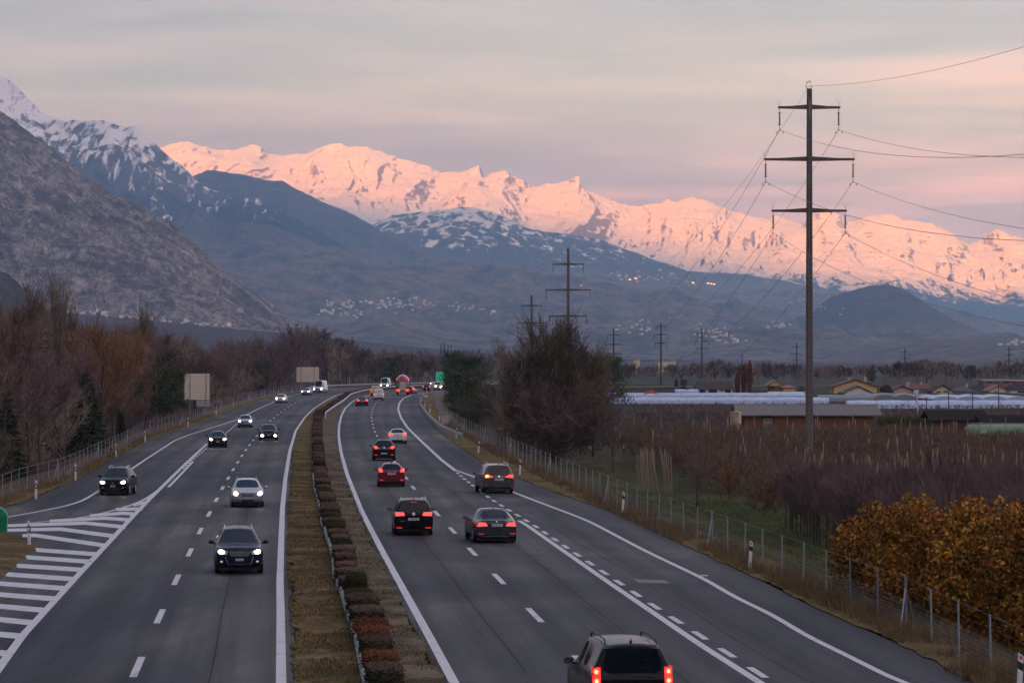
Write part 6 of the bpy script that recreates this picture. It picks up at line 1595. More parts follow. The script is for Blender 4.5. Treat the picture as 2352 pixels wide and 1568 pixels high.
# ---- poles
def pole(px, pyb, pyt, Y, label, r=.10, arm=True, mt=None):
    g = FG(0, Y); x = PX(px, Y); h = PZ(pyt, Y)-g
    t = empty('utility_pole', (x, Y, g), 0, label, 'utility pole', 'utility poles'); MB().tube([(0, 0, -.3), (0, 0, h)], [r, r*.7], 6).build('pole', mt or mat('pole_wood', (.10, .08, .065), .85), t)
    if arm: MB().box(-.45, .45, -.04, .04, h-.35, h-.25).build('cross_arm', M_ZINCD, t)
pole(1704.7, 870, 812.4, 980, 'slender pole rising behind the rusty orange cypresses', .16)
pole(2128, 943, 911, 560, 'first thin pole right of the white flag mast')
pole(2178.7, 941, 892.6, 560, 'thin pole in front of the shuttered cream house')
pole(2233.6, 942, 901.8, 560, 'thin pole in front of the small yellow house')
pole(2293.7, 939, 874, 560, 'thin tall pole in front of the brick building')
def flagmast():
    Y = 520; x = PX(2109, Y); g = FG(0, Y); h = PZ(899, Y)-g
    t = empty('flag_mast', (x, Y, g), R(1), 'white mast with a red stripe and round white plate beside the olive hedge', 'mast')
    MB().tube([(0, 0, -.2), (-.25, 0, h)], [.11, .08], 8).build('mast', M_WPOST, t)
    MB().tube([(-.33, -.05, h*.55), (-.36, -.05, h*.85)], .06, 6).build('red_stripe', M_REDREF, t)
    MB().tube([(-.10, 0, h-.05), (-.10, .04, h-.05)], .0, 3); d = MB(); d.prism([(-.30+.42*math.cos(a), h+.0+.30*math.sin(a)) for a in [2*math.pi*k/14 for k in range(14)]], 'y', -.12, -.09); d.build('plate', M_WPOST, t)
flagmast()

# ---- villages on the far slopes (tiny in the picture, each house its own object)
bpy.context.view_layer.update()
def slope_hit(px, py):
    dg = bpy.context.evaluated_depsgraph_get(); o = Vector((0, 0, EYE)) ; d = Vector(((px-CX)/FPX, 1, (HY-py)/FPX)).normalized(); o = o + d*1500
    ok, loc, nrm, idx, ob, mw = SC.ray_cast(dg, o, d)
    return loc if ok and ob and ob.name != 'haze' else None
def mini_house(w, d, h, wallm, roofm):
    t = empty('house'); MB().box(-w/2, w/2, -d/2, d/2, -3, h).build('wall', wallm, t)
    MB().prism([(-w/2-.6, h), (w/2+.6, h), (0, h+w*.24)], 'y', -d/2-.6, d/2+.6).build('roof', roofm, t); return t
vw = mat('village_white', (.76, .72, .66), .8); vc = mat('village_cream', (.66, .54, .38), .8); vr = mat('village_roof', (.16, .11, .09), .8); vg = mat('village_roof_grey', (.28, .28, .30), .8)
protos = [mini_house(11, 10, 6, vw, vr), mini_house(14, 10, 7, vc, vr), mini_house(9, 9, 5.5, vw, vg), mini_house(18, 11, 9, vw, vg)]
first = [True]*4
def village(pts_fn, n, label, group, scale=1.0, seed=1):
    rg = random.Random(seed); k = 0; tries = 0
    while k < n and tries < n*5:
        tries += 1; px, py = pts_fn(rg); loc = slope_hit(px, py)
        if loc is None: continue
        i = rg.choice([0, 0, 1, 2, 2, 3]); src = protos[i]
        if first[i]: o = src; first[i] = False
        else: o = copy_tree(src)
        o.location = loc; o.rotation_euler = (0, 0, rg.uniform(-.7, .7) + rg.choice([0, math.pi/2])); s = scale*rg.uniform(.7, 1.25); o.scale = (s, s, s)
        tag(o, label, 'house', group); k += 1
def blob(cs):
    def f(rg):
        cx_, cy_, sx, sy = rg.choices([c[:4] for c in cs], [c[4] for c in cs])[0]; return rg.gauss(cx_, sx), rg.gauss(cy_, sy)
    return f
village(lambda rg: (lambda x: (x, 714+(x-150)*.098+rg.gauss(0, 2.6)))(rg.choice([rg.uniform(150, 250), rg.uniform(250, 360), rg.uniform(370, 540)])), 62, 'small pale house in the village strung along the foot of the rock wall', 'village under the rock wall', .50, 3)
village(blob([(780,702,30,9,3),(850,697,50,8,3),(950,702,50,9,3),(1060,708,40,5,2),(800,722,34,5,1)]), 105, 'tiny white house in the hillside town between rock wall and pylons', 'hillside town in the middle distance', .72, 4)
village(blob([(1420,640,40,8,2),(1520,636,50,8,3),(1610,652,20,4,1)]), 40, 'tiny white house in the snowy mountain resort left of the tallest pylon', 'mountain resort', .9, 5)
village(blob([(1650,766,24,10,4),(1680,785,18,6,2),(1460,755,28,10,2),(1790,748,22,5,1),(1560,735,60,18,1),(1870,690,36,14,2),(2330,790,16,3,1)]), 90, 'tiny pale house scattered over the lower slopes behind the distant pylons', 'hamlets on the lower slopes', .68, 6)
# a few lit windows of the resort
rg = random.Random(9)
for (px, py) in ((1626,652),(1633,653),(1640,654),(1447,644),(1460,641),(1592,651)):
    loc = slope_hit(px, py)
    if loc:
        t = empty('lit_building', loc, 0, 'lit building glowing orange on the slope of the mountain resort', 'building', 'lit buildings of the resort')
        MB().box(-9, 9, 0, 12, -4, 9).build('wall', vc, t); MB().box(-4, 4, -.6, -.1, 2, 6).build('window', mat('lit_window', (.9, .5, .2), .5, emit=(1, .38, .10), estr=2.0), t)
# ================================================================== TREES, SHRUBS, ORCHARD, HEDGES
def m_plant(name, lo, hi, rough=.9, back=0.0, rnd=.75):
    if name in MATS: return MATS[name]
    m, n = newmat(name); P = n.N('ShaderNodeTexCoord').outputs['Object']
    f = n.noise(P, 1.1, 3, .6); c = n.ramp(f, [(.32, lo), (.68, hi)])
    oi = n.N('ShaderNodeObjectInfo').outputs['Random']
    k = n.math('MULTIPLY_ADD', oi, rnd, 1 - rnd/2)
    cc = n.N('ShaderNodeCombineColor'); n.L(k, cc.inputs[0]); n.L(k, cc.inputs[1]); n.L(k, cc.inputs[2])
    c = n.mix(1.0, c, cc.outputs[0], 'MULTIPLY'); n.principled(c, rough, .1); MATS[name] = m; return m
BARK = m_plant('bark', (.050, .038, .030), (.10, .078, .062)); BARKP = m_plant('pale_bark', (.30, .27, .23), (.48, .44, .38)); BARKR = m_plant('pine_bark', (.16, .10, .075), (.26, .18, .14))
TW_BROWN = m_plant('twigs_brown', (.130, .088, .068), (.225, .155, .118)); TW_PURP = m_plant('twigs_purple', (.120, .078, .070), (.200, .132, .118))
TW_RUST = m_plant('twigs_rust', (.15, .078, .040), (.24, .130, .068)); TW_GREY = m_plant('twigs_greybrown', (.175, .135, .10), (.29, .23, .165))
TW_OLIVE = m_plant('twigs_olive', (.145, .12, .065), (.25, .205, .11))
GR_PINE = m_plant('needles_pine', (.036, .056, .022), (.085, .105, .040)); GR_SPRUCE = m_plant('needles_spruce', (.022, .036, .018), (.055, .072, .030))
LF_OR = m_plant('leaves_orange', (.20, .078, .012), (.47, .19, .030)); LF_OR2 = m_plant('leaves_ochre', (.28, .16, .02), (.48, .28, .05)); LF_RED = m_plant('leaves_rust', (.17, .055, .016), (.30, .10, .03)); LF_GR = m_plant('leaves_dull_green', (.045, .055, .016), (.11, .11, .03))
def unit(v): return v / (np.linalg.norm(v, axis=-1, keepdims=True) + 1e-9)
def sliver(P, D, L, W, rg):
    s = unit(np.cross(D, rg.normal(size=P.shape))); W = np.asarray(W)[:, None] if np.ndim(W) else W
    return np.stack([P - s*W/2, P + s*W/2, P + D*np.asarray(L)[:, None]], 1).reshape(-1, 3)
def tris(n): return np.arange(n*3).reshape(-1, 3)
def leafq(P, size, rg):
    a = unit(rg.normal(size=P.shape)); b = unit(np.cross(a, rg.normal(size=P.shape))); s = np.asarray(size)[:, None] if np.ndim(size) else size
    V = np.stack([P - a*s*.5, P + b*s*.38, P + a*s*.5, P - b*s*.38], 1).reshape(-1, 3); return V, np.arange(len(P)*4).reshape(-1, 4)
def bez(a, b, c, t): t = t[..., None]; return a*(1-t)**2 + 2*b*t*(1-t) + c*t*t
def bare_crown(rg, h, spread, base, nl, ns, nt, up=.55, tw=.035, tl=.9, shape='round'):
    """limbs > branches > twigs; returns verts, tris"""
    z0 = base + (h*.78-base)*rg.random(nl)**.8
    az = rg.random(nl)*2*np.pi; A = np.stack([np.zeros(nl), np.zeros(nl), z0], 1)
    f = (z0-base)/(h-base)
    if shape == 'round': rad = spread*np.sqrt(np.clip(1-(1.5*f-.35)**2, .12, 1))*(.65+.35*rg.random(nl))
    elif shape == 'column': rad = spread*(.5+.5*rg.random(nl))
    else: rad = spread*(.4+.6*rg.random(nl))
    rise = (h-z0)*(.30+.62*rg.random(nl)) if shape != 'column' else np.minimum(h-z0, h*(.15+.18*rg.random(nl)))
    C = A + np.stack([np.cos(az)*rad, np.sin(az)*rad, rise], 1); B = A + (C-A)*.5 + np.stack([np.cos(az)*rad*.22, np.sin(az)*rad*.22, -rise*.12], 1)
    Vs = []; 
    # limbs as flat-sided tapering strips (3-sided)
    T = np.linspace(0, 1, 5); pts = bez(A[:, None], B[:, None], C[:, None], np.repeat(T[None], nl, 0))
    F = []; off = 0
    for i in range(nl):
        p = pts[i]; r = .030*h/8*(1-T*.8)*1.6
        d = unit(np.gradient(p, axis=0)); s = unit(np.cross(d, [0.3, .1, 1.0])); u = np.cross(d, s)
        ring = np.stack([p+s*r[:, None], p+(-.5*s+.87*u)*r[:, None], p+(-.5*s-.87*u)*r[:, None]], 1).reshape(-1, 3); Vs.append(ring)
        for k in range(4):
            for j in range(3):
                a, b = off+k*3+j, off+k*3+(j+1) % 3; F += [(a, b, b+3), (a, b+3, a+3)]
        off += 15
    F = np.array(F)
    # branches
    li = rg.integers(0, nl, ns); t = rg.random(ns)**.7; P = bez(A[li], B[li], C[li], t)
    D = unit(unit(C[li]-A[li])*.55 + rg.normal(size=(ns, 3))*.55 + np.array([0, 0, up])); Lb = spread*(.28+.38*rg.random(ns)) if shape != 'column' else h*.07*(1+rg.random(ns))
    V1 = sliver(P, D, Lb, tw*1.9, rg)
    bi = rg.integers(0, ns, nt); tt = rg.random(nt)**.8; Q = P[bi] + D[bi]*(Lb[bi]*tt)[:, None]
    D2 = unit(D[bi]*.7 + rg.normal(size=(nt, 3))*.55 + np.array([0, 0, up*.8])); V2 = sliver(Q, D2, tl*(.4+.7*rg.random(nt)), tw, rg)
    V = np.concatenate(Vs + [V1, V2]); return V, np.concatenate([F, tris(ns+nt) + off])
def trunk_mb(rg, h, r0, r1=None, lean=.04):
    pts = [(0, 0, -.4)]; x = y = 0
    for k in range(1, 6): x += rg.normal()*lean*h/5; y += rg.normal()*lean*h/5; pts.append((x, y, h*k/5))
    r1 = r1 or r0*.35; return MB().tube(pts, [r0+(r1-r0)*(k/5) for k in range(6)], 7)
def hide_far(t): pass
PARK = []
def tree_proto(name, cm, bm, seed, h=9, spread=3.2, base=2, nl=12, ns=260, nt=2600, r0=.17, **k):
    rg = np.random.default_rng(seed); t = empty(name)
    trunk_mb(rg, h*.8, r0).build('trunk', bm, t); V, F = bare_crown(rg, h, spread, base, nl, ns, nt, **k); mesh_np('crown', V, F, cm, t)
    t['h'] = h; PARK.append(t); return t
def conifer_proto(name, kind, seed, h=10, rad=2.6, n=2600):
    rg = np.random.default_rng(seed); t = empty(name); PARK.append(t); t['h'] = h
    if kind == 'spruce':
        trunk_mb(rg, h*.97, .18, .02, .004).build('trunk', BARK, t)
        f = rg.random(n)**.75; z = h*(1-f)*.96 + h*.03; whorl = np.round(z/ .45)*.45 + rg.normal(size=n)*.07; R0 = rad*(1-whorl/h)**.85*(.9+.1*np.sin(whorl*7))
        az = rg.random(n)*2*np.pi; az = np.round(az*9/(2*np.pi)+whorl*1.7)*2*np.pi/9 + rg.normal(size=n)*.22; rr = R0*np.sqrt(rg.random(n))*(.85+.3*rg.random(n))
        P = np.stack([np.cos(az)*rr, np.sin(az)*rr, whorl - rr*.28 + (rr/rad)**2*.2], 1); D = unit(np.stack([np.cos(az), np.sin(az), -.35+rg.normal(size=n)*.25], 1) + rg.normal(size=(n, 3))*.25)
        V = sliver(P, D, .34+.3*rg.random(n), .16, rg); mesh_np('crown', V, tris(n), GR_SPRUCE, t)
    else:
        m = MB(); tb = trunk_mb(rg, h*.9, .20, .06, .03); tb.build('trunk', BARKR, t)
        nc = 34; cz = h*(.28+.70*rg.random(nc)); az = rg.random(nc)*2*np.pi; rr = rad*np.sqrt(np.clip(1-((cz/h-.55)/.52)**2, .1, 1))*np.sqrt(rg.random(nc))
        C = np.stack([np.cos(az)*rr, np.sin(az)*rr, cz], 1); 
        br = MB()
        for c in C: br.tube([(0, 0, max(.5, c[2]-rr.mean()*.4)), tuple(c)], [.05, .02], 4)
        br.build('branches', BARKR, t)
        ci = rg.integers(0, nc, n); sz = (.55+.5*rg.random(nc))*rad*.36; P = C[ci] + rg.normal(size=(n, 3))*np.stack([sz[ci], sz[ci], sz[ci]*.55], 1)*.62
        D = unit(rg.normal(size=(n, 3))*.8 + np.array([0, 0, .7])); V = sliver(P, D, .22+.22*rg.random(n), .11, rg); mesh_np('crown', V, tris(n), GR_PINE, t)
    return t
def place(src, X, Y, g, h, label, cat, group=None, rz=None, sxy=1.0):
    if not src.get('used'): o = src; src['used'] = 1
    else: o = copy_tree(src)
    s = h/src['h']; o.location = (X, Y, g); o.rotation_euler = (0, 0, random.uniform(0, 6.28) if rz is None else rz); o.scale = (s*sxy, s*sxy, s)
    return tag(o, label, cat, group)
def prune():
    for t in PARK:
        if not t.get('used'):
            for c in list(t.children): bpy.data.objects.remove(c)
            bpy.data.objects.remove(t)
        elif 'used' in t: pass
    for o in COL.objects:
        for k in ('used', 'h'):
            if k in o: del o[k]

# ---- protos
BT = [tree_proto('bare_tree', c, BARK, 100+i, spread=3.0+.25*(i % 3), nl=13+i % 4, base=1.2+.3*(i % 3)) for i, c in enumerate([TW_BROWN, TW_BROWN, TW_PURP, TW_GREY, TW_BROWN, TW_PURP])]
RUST = [tree_proto('rusty_tree', TW_RUST, BARK, 120, spread=3.0), tree_proto('rusty_tree', TW_RUST, BARK, 121, spread=2.6)]
POP = [tree_proto('poplar_tree', TW_GREY, BARK, 130+i, h=14, spread=1.0, base=1.5, nl=40, ns=420, nt=2600, up=1.6, shape='column', tl=.9, tw=.04) for i in range(2)]
BIR = [tree_proto('birch_tree', TW_BROWN, BARKP, 140+i, h=10, spread=1.6, base=2.5, nl=12, ns=160, nt=1000, r0=.12, tw=.05) for i in range(2)]
FARB = [tree_proto('bare_tree', c, BARK, 150+i, h=9, spread=3.4, base=.8, nl=10, ns=160, nt=900, tw=.10, tl=1.2) for i, c in enumerate([TW_BROWN, TW_GREY, TW_PURP, TW_BROWN])]
SHB = [tree_proto('bare_shrub', c, BARK, 160+i, h=2.6, spread=1.5, base=.15, nl=12, ns=160, nt=1300, r0=.05, tw=.028, tl=.55, up=.8) for i, c in enumerate([TW_PURP, TW_BROWN, TW_RUST, TW_GREY])]
SPR = [conifer_proto('spruce_tree', 'spruce', 170+i, h=10, rad=2.7, n=4200) for i in range(2)]
PIN = [conifer_proto('pine_tree', 'pine', 180+i, h=9, rad=3.0, n=5200) for i in range(3)]

# ---- wood on the left
def ctr(px):      # outline of the tree tops in the picture
    return float(np.interp(px, [-200,0,60,75,110,135,160,200,240,300,330,380,420,450,500,560,600,640,700,750,790,830,880,930,1010], [650,680,712,712,745,735,752,762,752,758,745,775,778,802,802,768,757,752,754,772,787,804,813,813,822]))
rg = random.Random(21); n_l = 0
cand = []
for _ in range(6000):
    Y = rg.uniform(165, 880)**1.0; X = float(FEN_L(Y)) - rg.uniform(2.5, 42) ** 1.0
    px = CX + FPX*X/Y
    if px < -90 or px > 1000: continue
    cand.append((X, Y, px))
taken = []
SIGNS_PX = [(424, 482, 470, 858), (681, 733, 800, 843)]
def clear(X, Y, px, h, r):
    for a, b, Ys, pt in SIGNS_PX:
        if Y < Ys and a-12 < px < b+12 and (EYE-(FG(0, Y)+h)) * FPX / Y + HY < 945: return False
    return True
order_lab = ['bare brown tree in the dense wood left of the motorway', 'bare purplish tree in the dense wood left of the motorway', 'bare grey brown tree in the dense wood left of the motorway']
for X, Y, px in cand:
    if n_l >= 190: break
    mind = 3.4 if Y < 420 else 5.0
    if any(abs(X-a) < mind and abs(Y-b) < mind*1.6 for a, b in taken): continue
    g = FG(X, Y); hmax = (HY - ctr(px))/FPX*Y + EYE - g
    dist = float(FEN_L(Y)) - X
    h = min(hmax*rg.uniform(.80, 1.0), rg.uniform(7, 15)*(0.55 + min(1, dist/9)*.45))
    if h < 3: continue
    if not clear(X, Y, px, h, 3): continue
    k = rg.choice([0, 1, 2, 3, 4, 5]); taken.append((X, Y)); n_l += 1
    lab = {0: 0, 1: 0, 2: 1, 3: 2, 4: 0, 5: 1}[k]
    place(BT[k], X, Y, g, h, order_lab[lab], 'tree', 'bare trees of the left wood ' + ['(brown)', '(purplish)', '(grey brown)'][lab], sxy=rg.uniform(.85, 1.15))
n_s = 0; tk = []
for X, Y, px in cand[::-1]:
    dist = float(FEN_L(Y)) - X
    if n_s >= 150: break
    if dist > 14 or any(abs(X-a) < 1.8 and abs(Y-b) < 4 for a, b in tk): continue
    h = rg.uniform(1.6, 3.6) * (0.6 if dist < 5 else 1)
    if not clear(X, Y, px, h, 1): continue
    tk.append((X, Y)); n_s += 1; k = rg.choice([0, 1, 1, 3, 0, 2] if Y < 500 else [0, 1, 3])
    place(SHB[k], X, Y, FG(X, Y) + .05, h, ['purplish bare shrub', 'brown bare shrub', 'rust coloured shrub', 'grey brown bare shrub'][k] + ' at the edge of the left wood behind the fence', 'shrub', 'shrubs of the left wood edge ' + 'abcd'[k], sxy=1.15)
def at(px, pyb, Y=None):
    if Y is None: x, Y, z = G(px, pyb, -1.28)
    return PX(px, Y), Y, FG(0, Y)
def spec(src, px, Y, pyt, label, cat='tree', sxy=1.0, rz=None, group=None):
    x = PX(px, Y); g = FG(0, Y); h = (HY-pyt)/FPX*Y + EYE - g; return place(src, x, Y, g, h, label, cat, group, rz, sxy)
spec(POP[0], 135, 300, 652, 'tallest columnar bare poplar of the left wood', sxy=.85)
spec(POP[1], 80, 345, 668, 'columnar bare poplar left of the tallest one', sxy=.8)
spec(POP[0], 337, 420, 716, 'bare columnar poplar behind the dark pine', sxy=1.0)
spec(POP[1], 155, 345, 700, 'shorter columnar poplar right of the tallest one', sxy=.9)
spec(BT[0], -10, 230, 690, 'broad dark bare tree at the left picture edge', sxy=.9)
spec(BT[4], 36, 262, 712, 'dark bare tree second from the left picture edge', sxy=.8)
spec(RUST[0], 235, 330, 742, 'rusty orange tree standing above the left wood', sxy=1.1)
spec(RUST[1], 275, 340, 758, 'smaller rusty tree right of the orange one', sxy=1.0)
spec(BT[3], 408, 560, 768, 'round bare tree alone against the vineyard slope', sxy=.9)
spec(SPR[0], 8, 225, 888, 'dark spruce at the left picture edge', sxy=1.1)
spec(SPR[1], 197, 290, 858, 'dark pointed spruce above the left fence', sxy=1.25)
spec(SPR[0], 275, 340, 945, 'young spruce right of the pointed spruce', sxy=1.3)
spec(PIN[0], 360, 420, 796, 'tall dark pine beside the near sign board', sxy=.72)
spec(PIN[2], 352, 430, 850, 'dense dark lower pine crown left of the tall pine', sxy=1.0); spec(PIN[1], 392, 450, 850, 'lower pine crown touching the near sign board', sxy=.85)
spec(SPR[1], 462, 700, 806, 'small far conifer above the wood', sxy=1.2)
spec(BIR[0], 262, 330, 1000-60, 'thin pale birch in front of the dark wood', sxy=.7)
for px, Y, pt, lb in ((100, 300, 880, 'low dark pine between the two left spruces'), (470, 560, 850, 'dark pine behind the near sign board'), (600, 720, 828, 'far dark pine in the wood between the two sign boards'), (245, 380, 850, 'dark pine under the orange tree')):
    spec(PIN[1], px, Y, pt, lb, sxy=.8)
# ---- belt of trees closing the view beyond the bend
tk = []; n = 0; rgb = random.Random(5)
while n < 40:
    px = rgb.uniform(700, 1010); Y = rgb.uniform(960, 1320); X = PX(px, Y)
    if any(abs(X-a) < 4 and abs(Y-b) < 8 for a, b in tk): n += 0; tk.append((9e9, 9e9)); 
    elif True:
        tk.append((X, Y)); g = FG(X, Y); hmax = (HY-ctr(px))/FPX*Y + EYE - g; k = rgb.choice([0, 1, 2, 3])
        lb = ['brown', 'grey brown', 'purplish', 'brown'][k]
        place(FARB[k], X, Y, g, max(5, hmax*rgb.uniform(.75, 1.0)), 'bare ' + lb + ' tree in the belt closing the motorway bend', 'tree', 'tree belt beyond the bend (%s)' % lb, sxy=rgb.uniform(.8, 1.1)); n += 1
for px, pt, lb in ((802, 820, 'left of the far white van'), (838, 832, 'above the yellow van'), (922, 828, 'above the tanker truck'), (957, 838, 'right of the tanker truck'), (815, 845, 'short one left of the far van')):
    spec(BIR[1], px, 930, pt, 'pale stemmed birch ' + lb, sxy=.8)
spec(PIN[2], 905, 940, 822, 'dark round pine behind the tanker truck', sxy=1.3); spec(PIN[0], 868, 960, 828, 'small dark pine above the far white van', sxy=1.0)
spec(RUST[1], 960, 935, 850, 'rusty bush right of the tanker truck', sxy=1.2)
for i, (px, pt) in enumerate(((1013, 785), (1020, 782), (1029, 786), (1036, 789))):
    spec(SPR[i % 2], px, 2300, pt+3, ['first', 'second', 'third', 'fourth'][i] + ' of four far dark cypress shapes on the plain beyond the bend, from the left', sxy=.28)
# ---- pines and scrub right of the bend
for i, (px, Y, pt, sx, lb) in enumerate(((1052, 560, 806, .85, 'first and tallest pine left of the big bare tree'), (1082, 520, 822, .85, 'second pine left of the big bare tree'), (1036, 640, 812, .55, 'slim pine overlapping the green sign'),
                                        (1098, 480, 838, .9, 'pine close to the big bare tree'), (1066, 450, 872, 1.0, 'low broad pine in front of the tall pines'), (1118, 400, 890, 1.1, 'low pine at the foot of the big bare tree'),
                                        (1085, 420, 905, 1.25, 'bushy pine above the fence'), (1042, 520, 868, .85, 'dense pine behind the fence bend'))):
    spec(PIN[i % 3], px, Y, pt, lb, sxy=sx)
for i in range(34):
    Y = rg.uniform(330, 600); X = float(FEN_R(Y)) + rg.uniform(1.5, 10); k = rg.choice([0, 1, 2, 3])
    place(SHB[k], X, Y, FG(X, Y)+.2, rg.uniform(1.5, 3.4), ['purplish bare shrub', 'brown bare shrub', 'rust coloured shrub', 'grey brown bare shrub'][k] + ' under the pines right of the bend', 'shrub', 'shrubs under the pines ' + 'abcd'[k], sxy=1.2)
# ---- the big bare tree
def big_tree():
    Y = 300; px = 1275; x = PX(px, Y); g = FG(0, Y) - .3
    t = empty('big_bare_tree', (x, Y, g), 0, 'big dense bare tree with dark twiggy crown in the middle of the picture', 'tree')
    rg_ = np.random.default_rng(77); MB().tube([(0, 0, -.5), (.1, 0, 1.5), (-.1, .1, 3.2), (.2, 0, 5.0), (.4, 0, 8)], [.62, .50, .42, .30, .12], 9).build('trunk', BARK, t)
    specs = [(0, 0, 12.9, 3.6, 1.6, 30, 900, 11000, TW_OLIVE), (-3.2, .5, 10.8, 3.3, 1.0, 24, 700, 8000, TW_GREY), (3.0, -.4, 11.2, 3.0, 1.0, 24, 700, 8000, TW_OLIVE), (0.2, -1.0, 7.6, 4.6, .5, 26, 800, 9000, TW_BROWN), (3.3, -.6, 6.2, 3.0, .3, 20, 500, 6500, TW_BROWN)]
    for i, (dx, dy, h, sp, bs, nl, ns, nt, cm) in enumerate(specs):
        V, F = bare_crown(np.random.default_rng(200+i), h, sp, bs, nl, ns, nt, up=.35, tw=.030, tl=.75)
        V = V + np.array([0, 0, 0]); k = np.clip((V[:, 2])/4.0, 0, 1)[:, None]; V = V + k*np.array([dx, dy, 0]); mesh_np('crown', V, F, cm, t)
    lumps = [(0, 0, 8.0, 3.9, 3.4, 4.2), (-3.3, 0, 7.0, 2.6, 2.6, 3.2), (3.0, 0, 7.4, 2.7, 2.6, 3.3), (0, -.5, 3.8, 4.6, 3.6, 2.9), (-2.4, 0, 4.0, 2.6, 2.4, 2.6), (3.6, -.3, 4.2, 2.6, 2.4, 2.8), (.8, 0, 11.0, 2.0, 2.0, 1.9)]
    P = []
    for (a, b, c, ra, rb, rc) in lumps:
        n = int(520*ra*rc); u = unit(rg_.normal(size=(n, 3)))*rg_.random(n)[:, None]**.38; q = np.array([a, b, c]) + u*np.array([ra, rb, rc])
        keep = fbm(q[:, 0]*1.1+9, q[:, 2]*1.1+q[:, 1]*.7, 12, 3) > .36; P.append(q[keep])
    P = np.concatenate(P); D = unit(P - np.array([0, 0, 3.0]) + rg_.normal(size=P.shape)*2.6); V = sliver(P, D, .35+.5*rg_.random(len(P)), .036, rg_)
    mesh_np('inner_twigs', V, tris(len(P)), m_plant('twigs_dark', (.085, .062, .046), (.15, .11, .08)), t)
    t.scale = (.84, .84, 1.0); t.location.x -= .2
big_tree()
spec(BT[1], 1160, 310, 850, 'bare tree leaning out left of the big bare tree', sxy=1.0); spec(BT[4], 1362, 330, 850, 'lower bare tree right of the big bare tree', sxy=.8)
spec(BT[2], 1385, 370, 885, 'brownish tree between the big bare tree and the pylons', sxy=.9); spec(PIN[1], 1390, 420, 822, 'dark pine behind the right side of the big bare tree', sxy=.9)
# ---- belt behind the houses
tk = []; n = 0; rgb = random.Random(8)
def ctr2(px): return float(np.interp(px, [1380,1420,1470,1540,1600,1640,1700,1760,1850,1900,1990,2060,2110,2180,2240,2300,2352], [818,835,842,840,833,829,838,832,842,838,842,836,826,834,842,836,828]))
while n < 50:
    px = rgb.uniform(1375, 2380); Y = rgb.uniform(1120, 1450); X = PX(px, Y)
    if any(abs(X-a) < 4 and abs(Y-b) < 14 for a, b in tk[-60:]): tk.append((9e9, 0)); continue
    tk.append((X, Y)); g = FG(X, Y); hmax = (HY-ctr2(px)+rgb.uniform(-3, 4))/FPX*Y + EYE - g; k = rgb.choice([0, 1, 2, 3]); lb = ['brown', 'grey brown', 'purplish', 'brown'][k]
    place(FARB[k], X, Y, g, max(3.5, hmax*rgb.uniform(.75, 1.05)), 'bare ' + lb + ' tree in the belt behind the houses', 'tree', 'tree belt behind the houses (%s)' % lb, sxy=rgb.uniform(.8, 1.2)); n += 1
spec(PIN[0], 2000, 1090, 850, 'dark round conifer behind the large yellow villa', sxy=1.0); spec(PIN[2], 1405, 1000, 818, 'dark conifer at the left end of the screen wall', sxy=1.2)
spec(PIN[1], 1780, 1080, 863, 'small dark conifer behind the yellow house', sxy=1.2); spec(SPR[0], 1553, 880, 866, 'dark conifer between the two screen walls', sxy=.9); spec(PIN[2], 1570, 850, 872, 'dark bush left of the white bungalow', sxy=1.0)
spec(PIN[0], 1840, 840, 885, 'dark green bush at the foot of the tallest pylon', sxy=1.2); spec(PIN[1], 2230, 1100, 838, 'dark conifer behind the brick building', sxy=.8)
def scatter_stuff(name, proto, P, hs, m_, label, cat, jitter=.1):
    if not len(P): return None
    me = [c for c in proto.children if c.name.startswith('crown')][0].data; n = len(me.vertices); co = np.empty(n*3, np.float32); me.vertices.foreach_get('co', co); co = co.reshape(-1, 3)
    lt = np.empty(len(me.polygons)*3, np.int32); me.loops.foreach_get('vertex_index', lt); lt = lt.reshape(-1, 3)
    Vs = []; Fs = []
    for i, ((x, y), h) in enumerate(zip(P, hs)):
        a = rgo.random()*6.28; c, s = math.cos(a), math.sin(a); q = h/proto['h']; V = co @ np.array([[c, s, 0], [-s, c, 0], [0, 0, 1]]) * q + np.array([x, y, FG(x, y)]); Vs.append(V); Fs.append(lt + i*n)
    return tag(mesh_np(name, np.concatenate(Vs), np.concatenate(Fs), m_), label, cat, kind='stuff')
def far_wood(name, x0, x1, Y0, Y1, n, cf, label, cm, seed, lo=.7):
    r_ = random.Random(seed); P = []; hs = []
    for _ in range(n):
        Y = r_.uniform(Y0, Y1); px = r_.uniform(x0, x1); g = FG(0, Y); P.append((PX(px, Y), Y)); hs.append(max(3, ((HY-cf(px)+r_.uniform(-2, 5))/FPX*Y + EYE - g)*r_.uniform(lo, 1.0)))
    scatter_stuff(name, FARL, P, hs, cm, label, 'wood')
FARL = tree_proto('bare_tree', TW_BROWN, BARK, 158, h=9, spread=3.4, base=.3, nl=7, ns=70, nt=330, tw=.20, tl=1.5, shape='round')
rgo = random.Random(31)
far_wood('far_wood', 1372, 2385, 1250, 1700, 190, ctr2, 'brown bare wood behind the houses', TW_BROWN, 1); far_wood('far_wood', 1372, 2385, 1180, 1500, 90, ctr2, 'grey brown bare wood behind the houses', TW_GREY, 2, .5)
far_wood('far_wood', 690, 1130, 1150, 1700, 100, lambda p: ctr(min(p, 1005)) - 2, 'brown bare wood beyond the motorway bend', TW_BROWN, 3)
def ctr3(px): return float(np.interp(px, [-100,200,420,520,700,1000,1400], [735,745,770,782,790,800,812]))
far_wood('far_wood', 560, 1400, 1900, 2500, 90, lambda p: 800 + (p-700)*.012, 'dark hedge lines on the plain beyond the bend', TW_PURP, 4, .35)
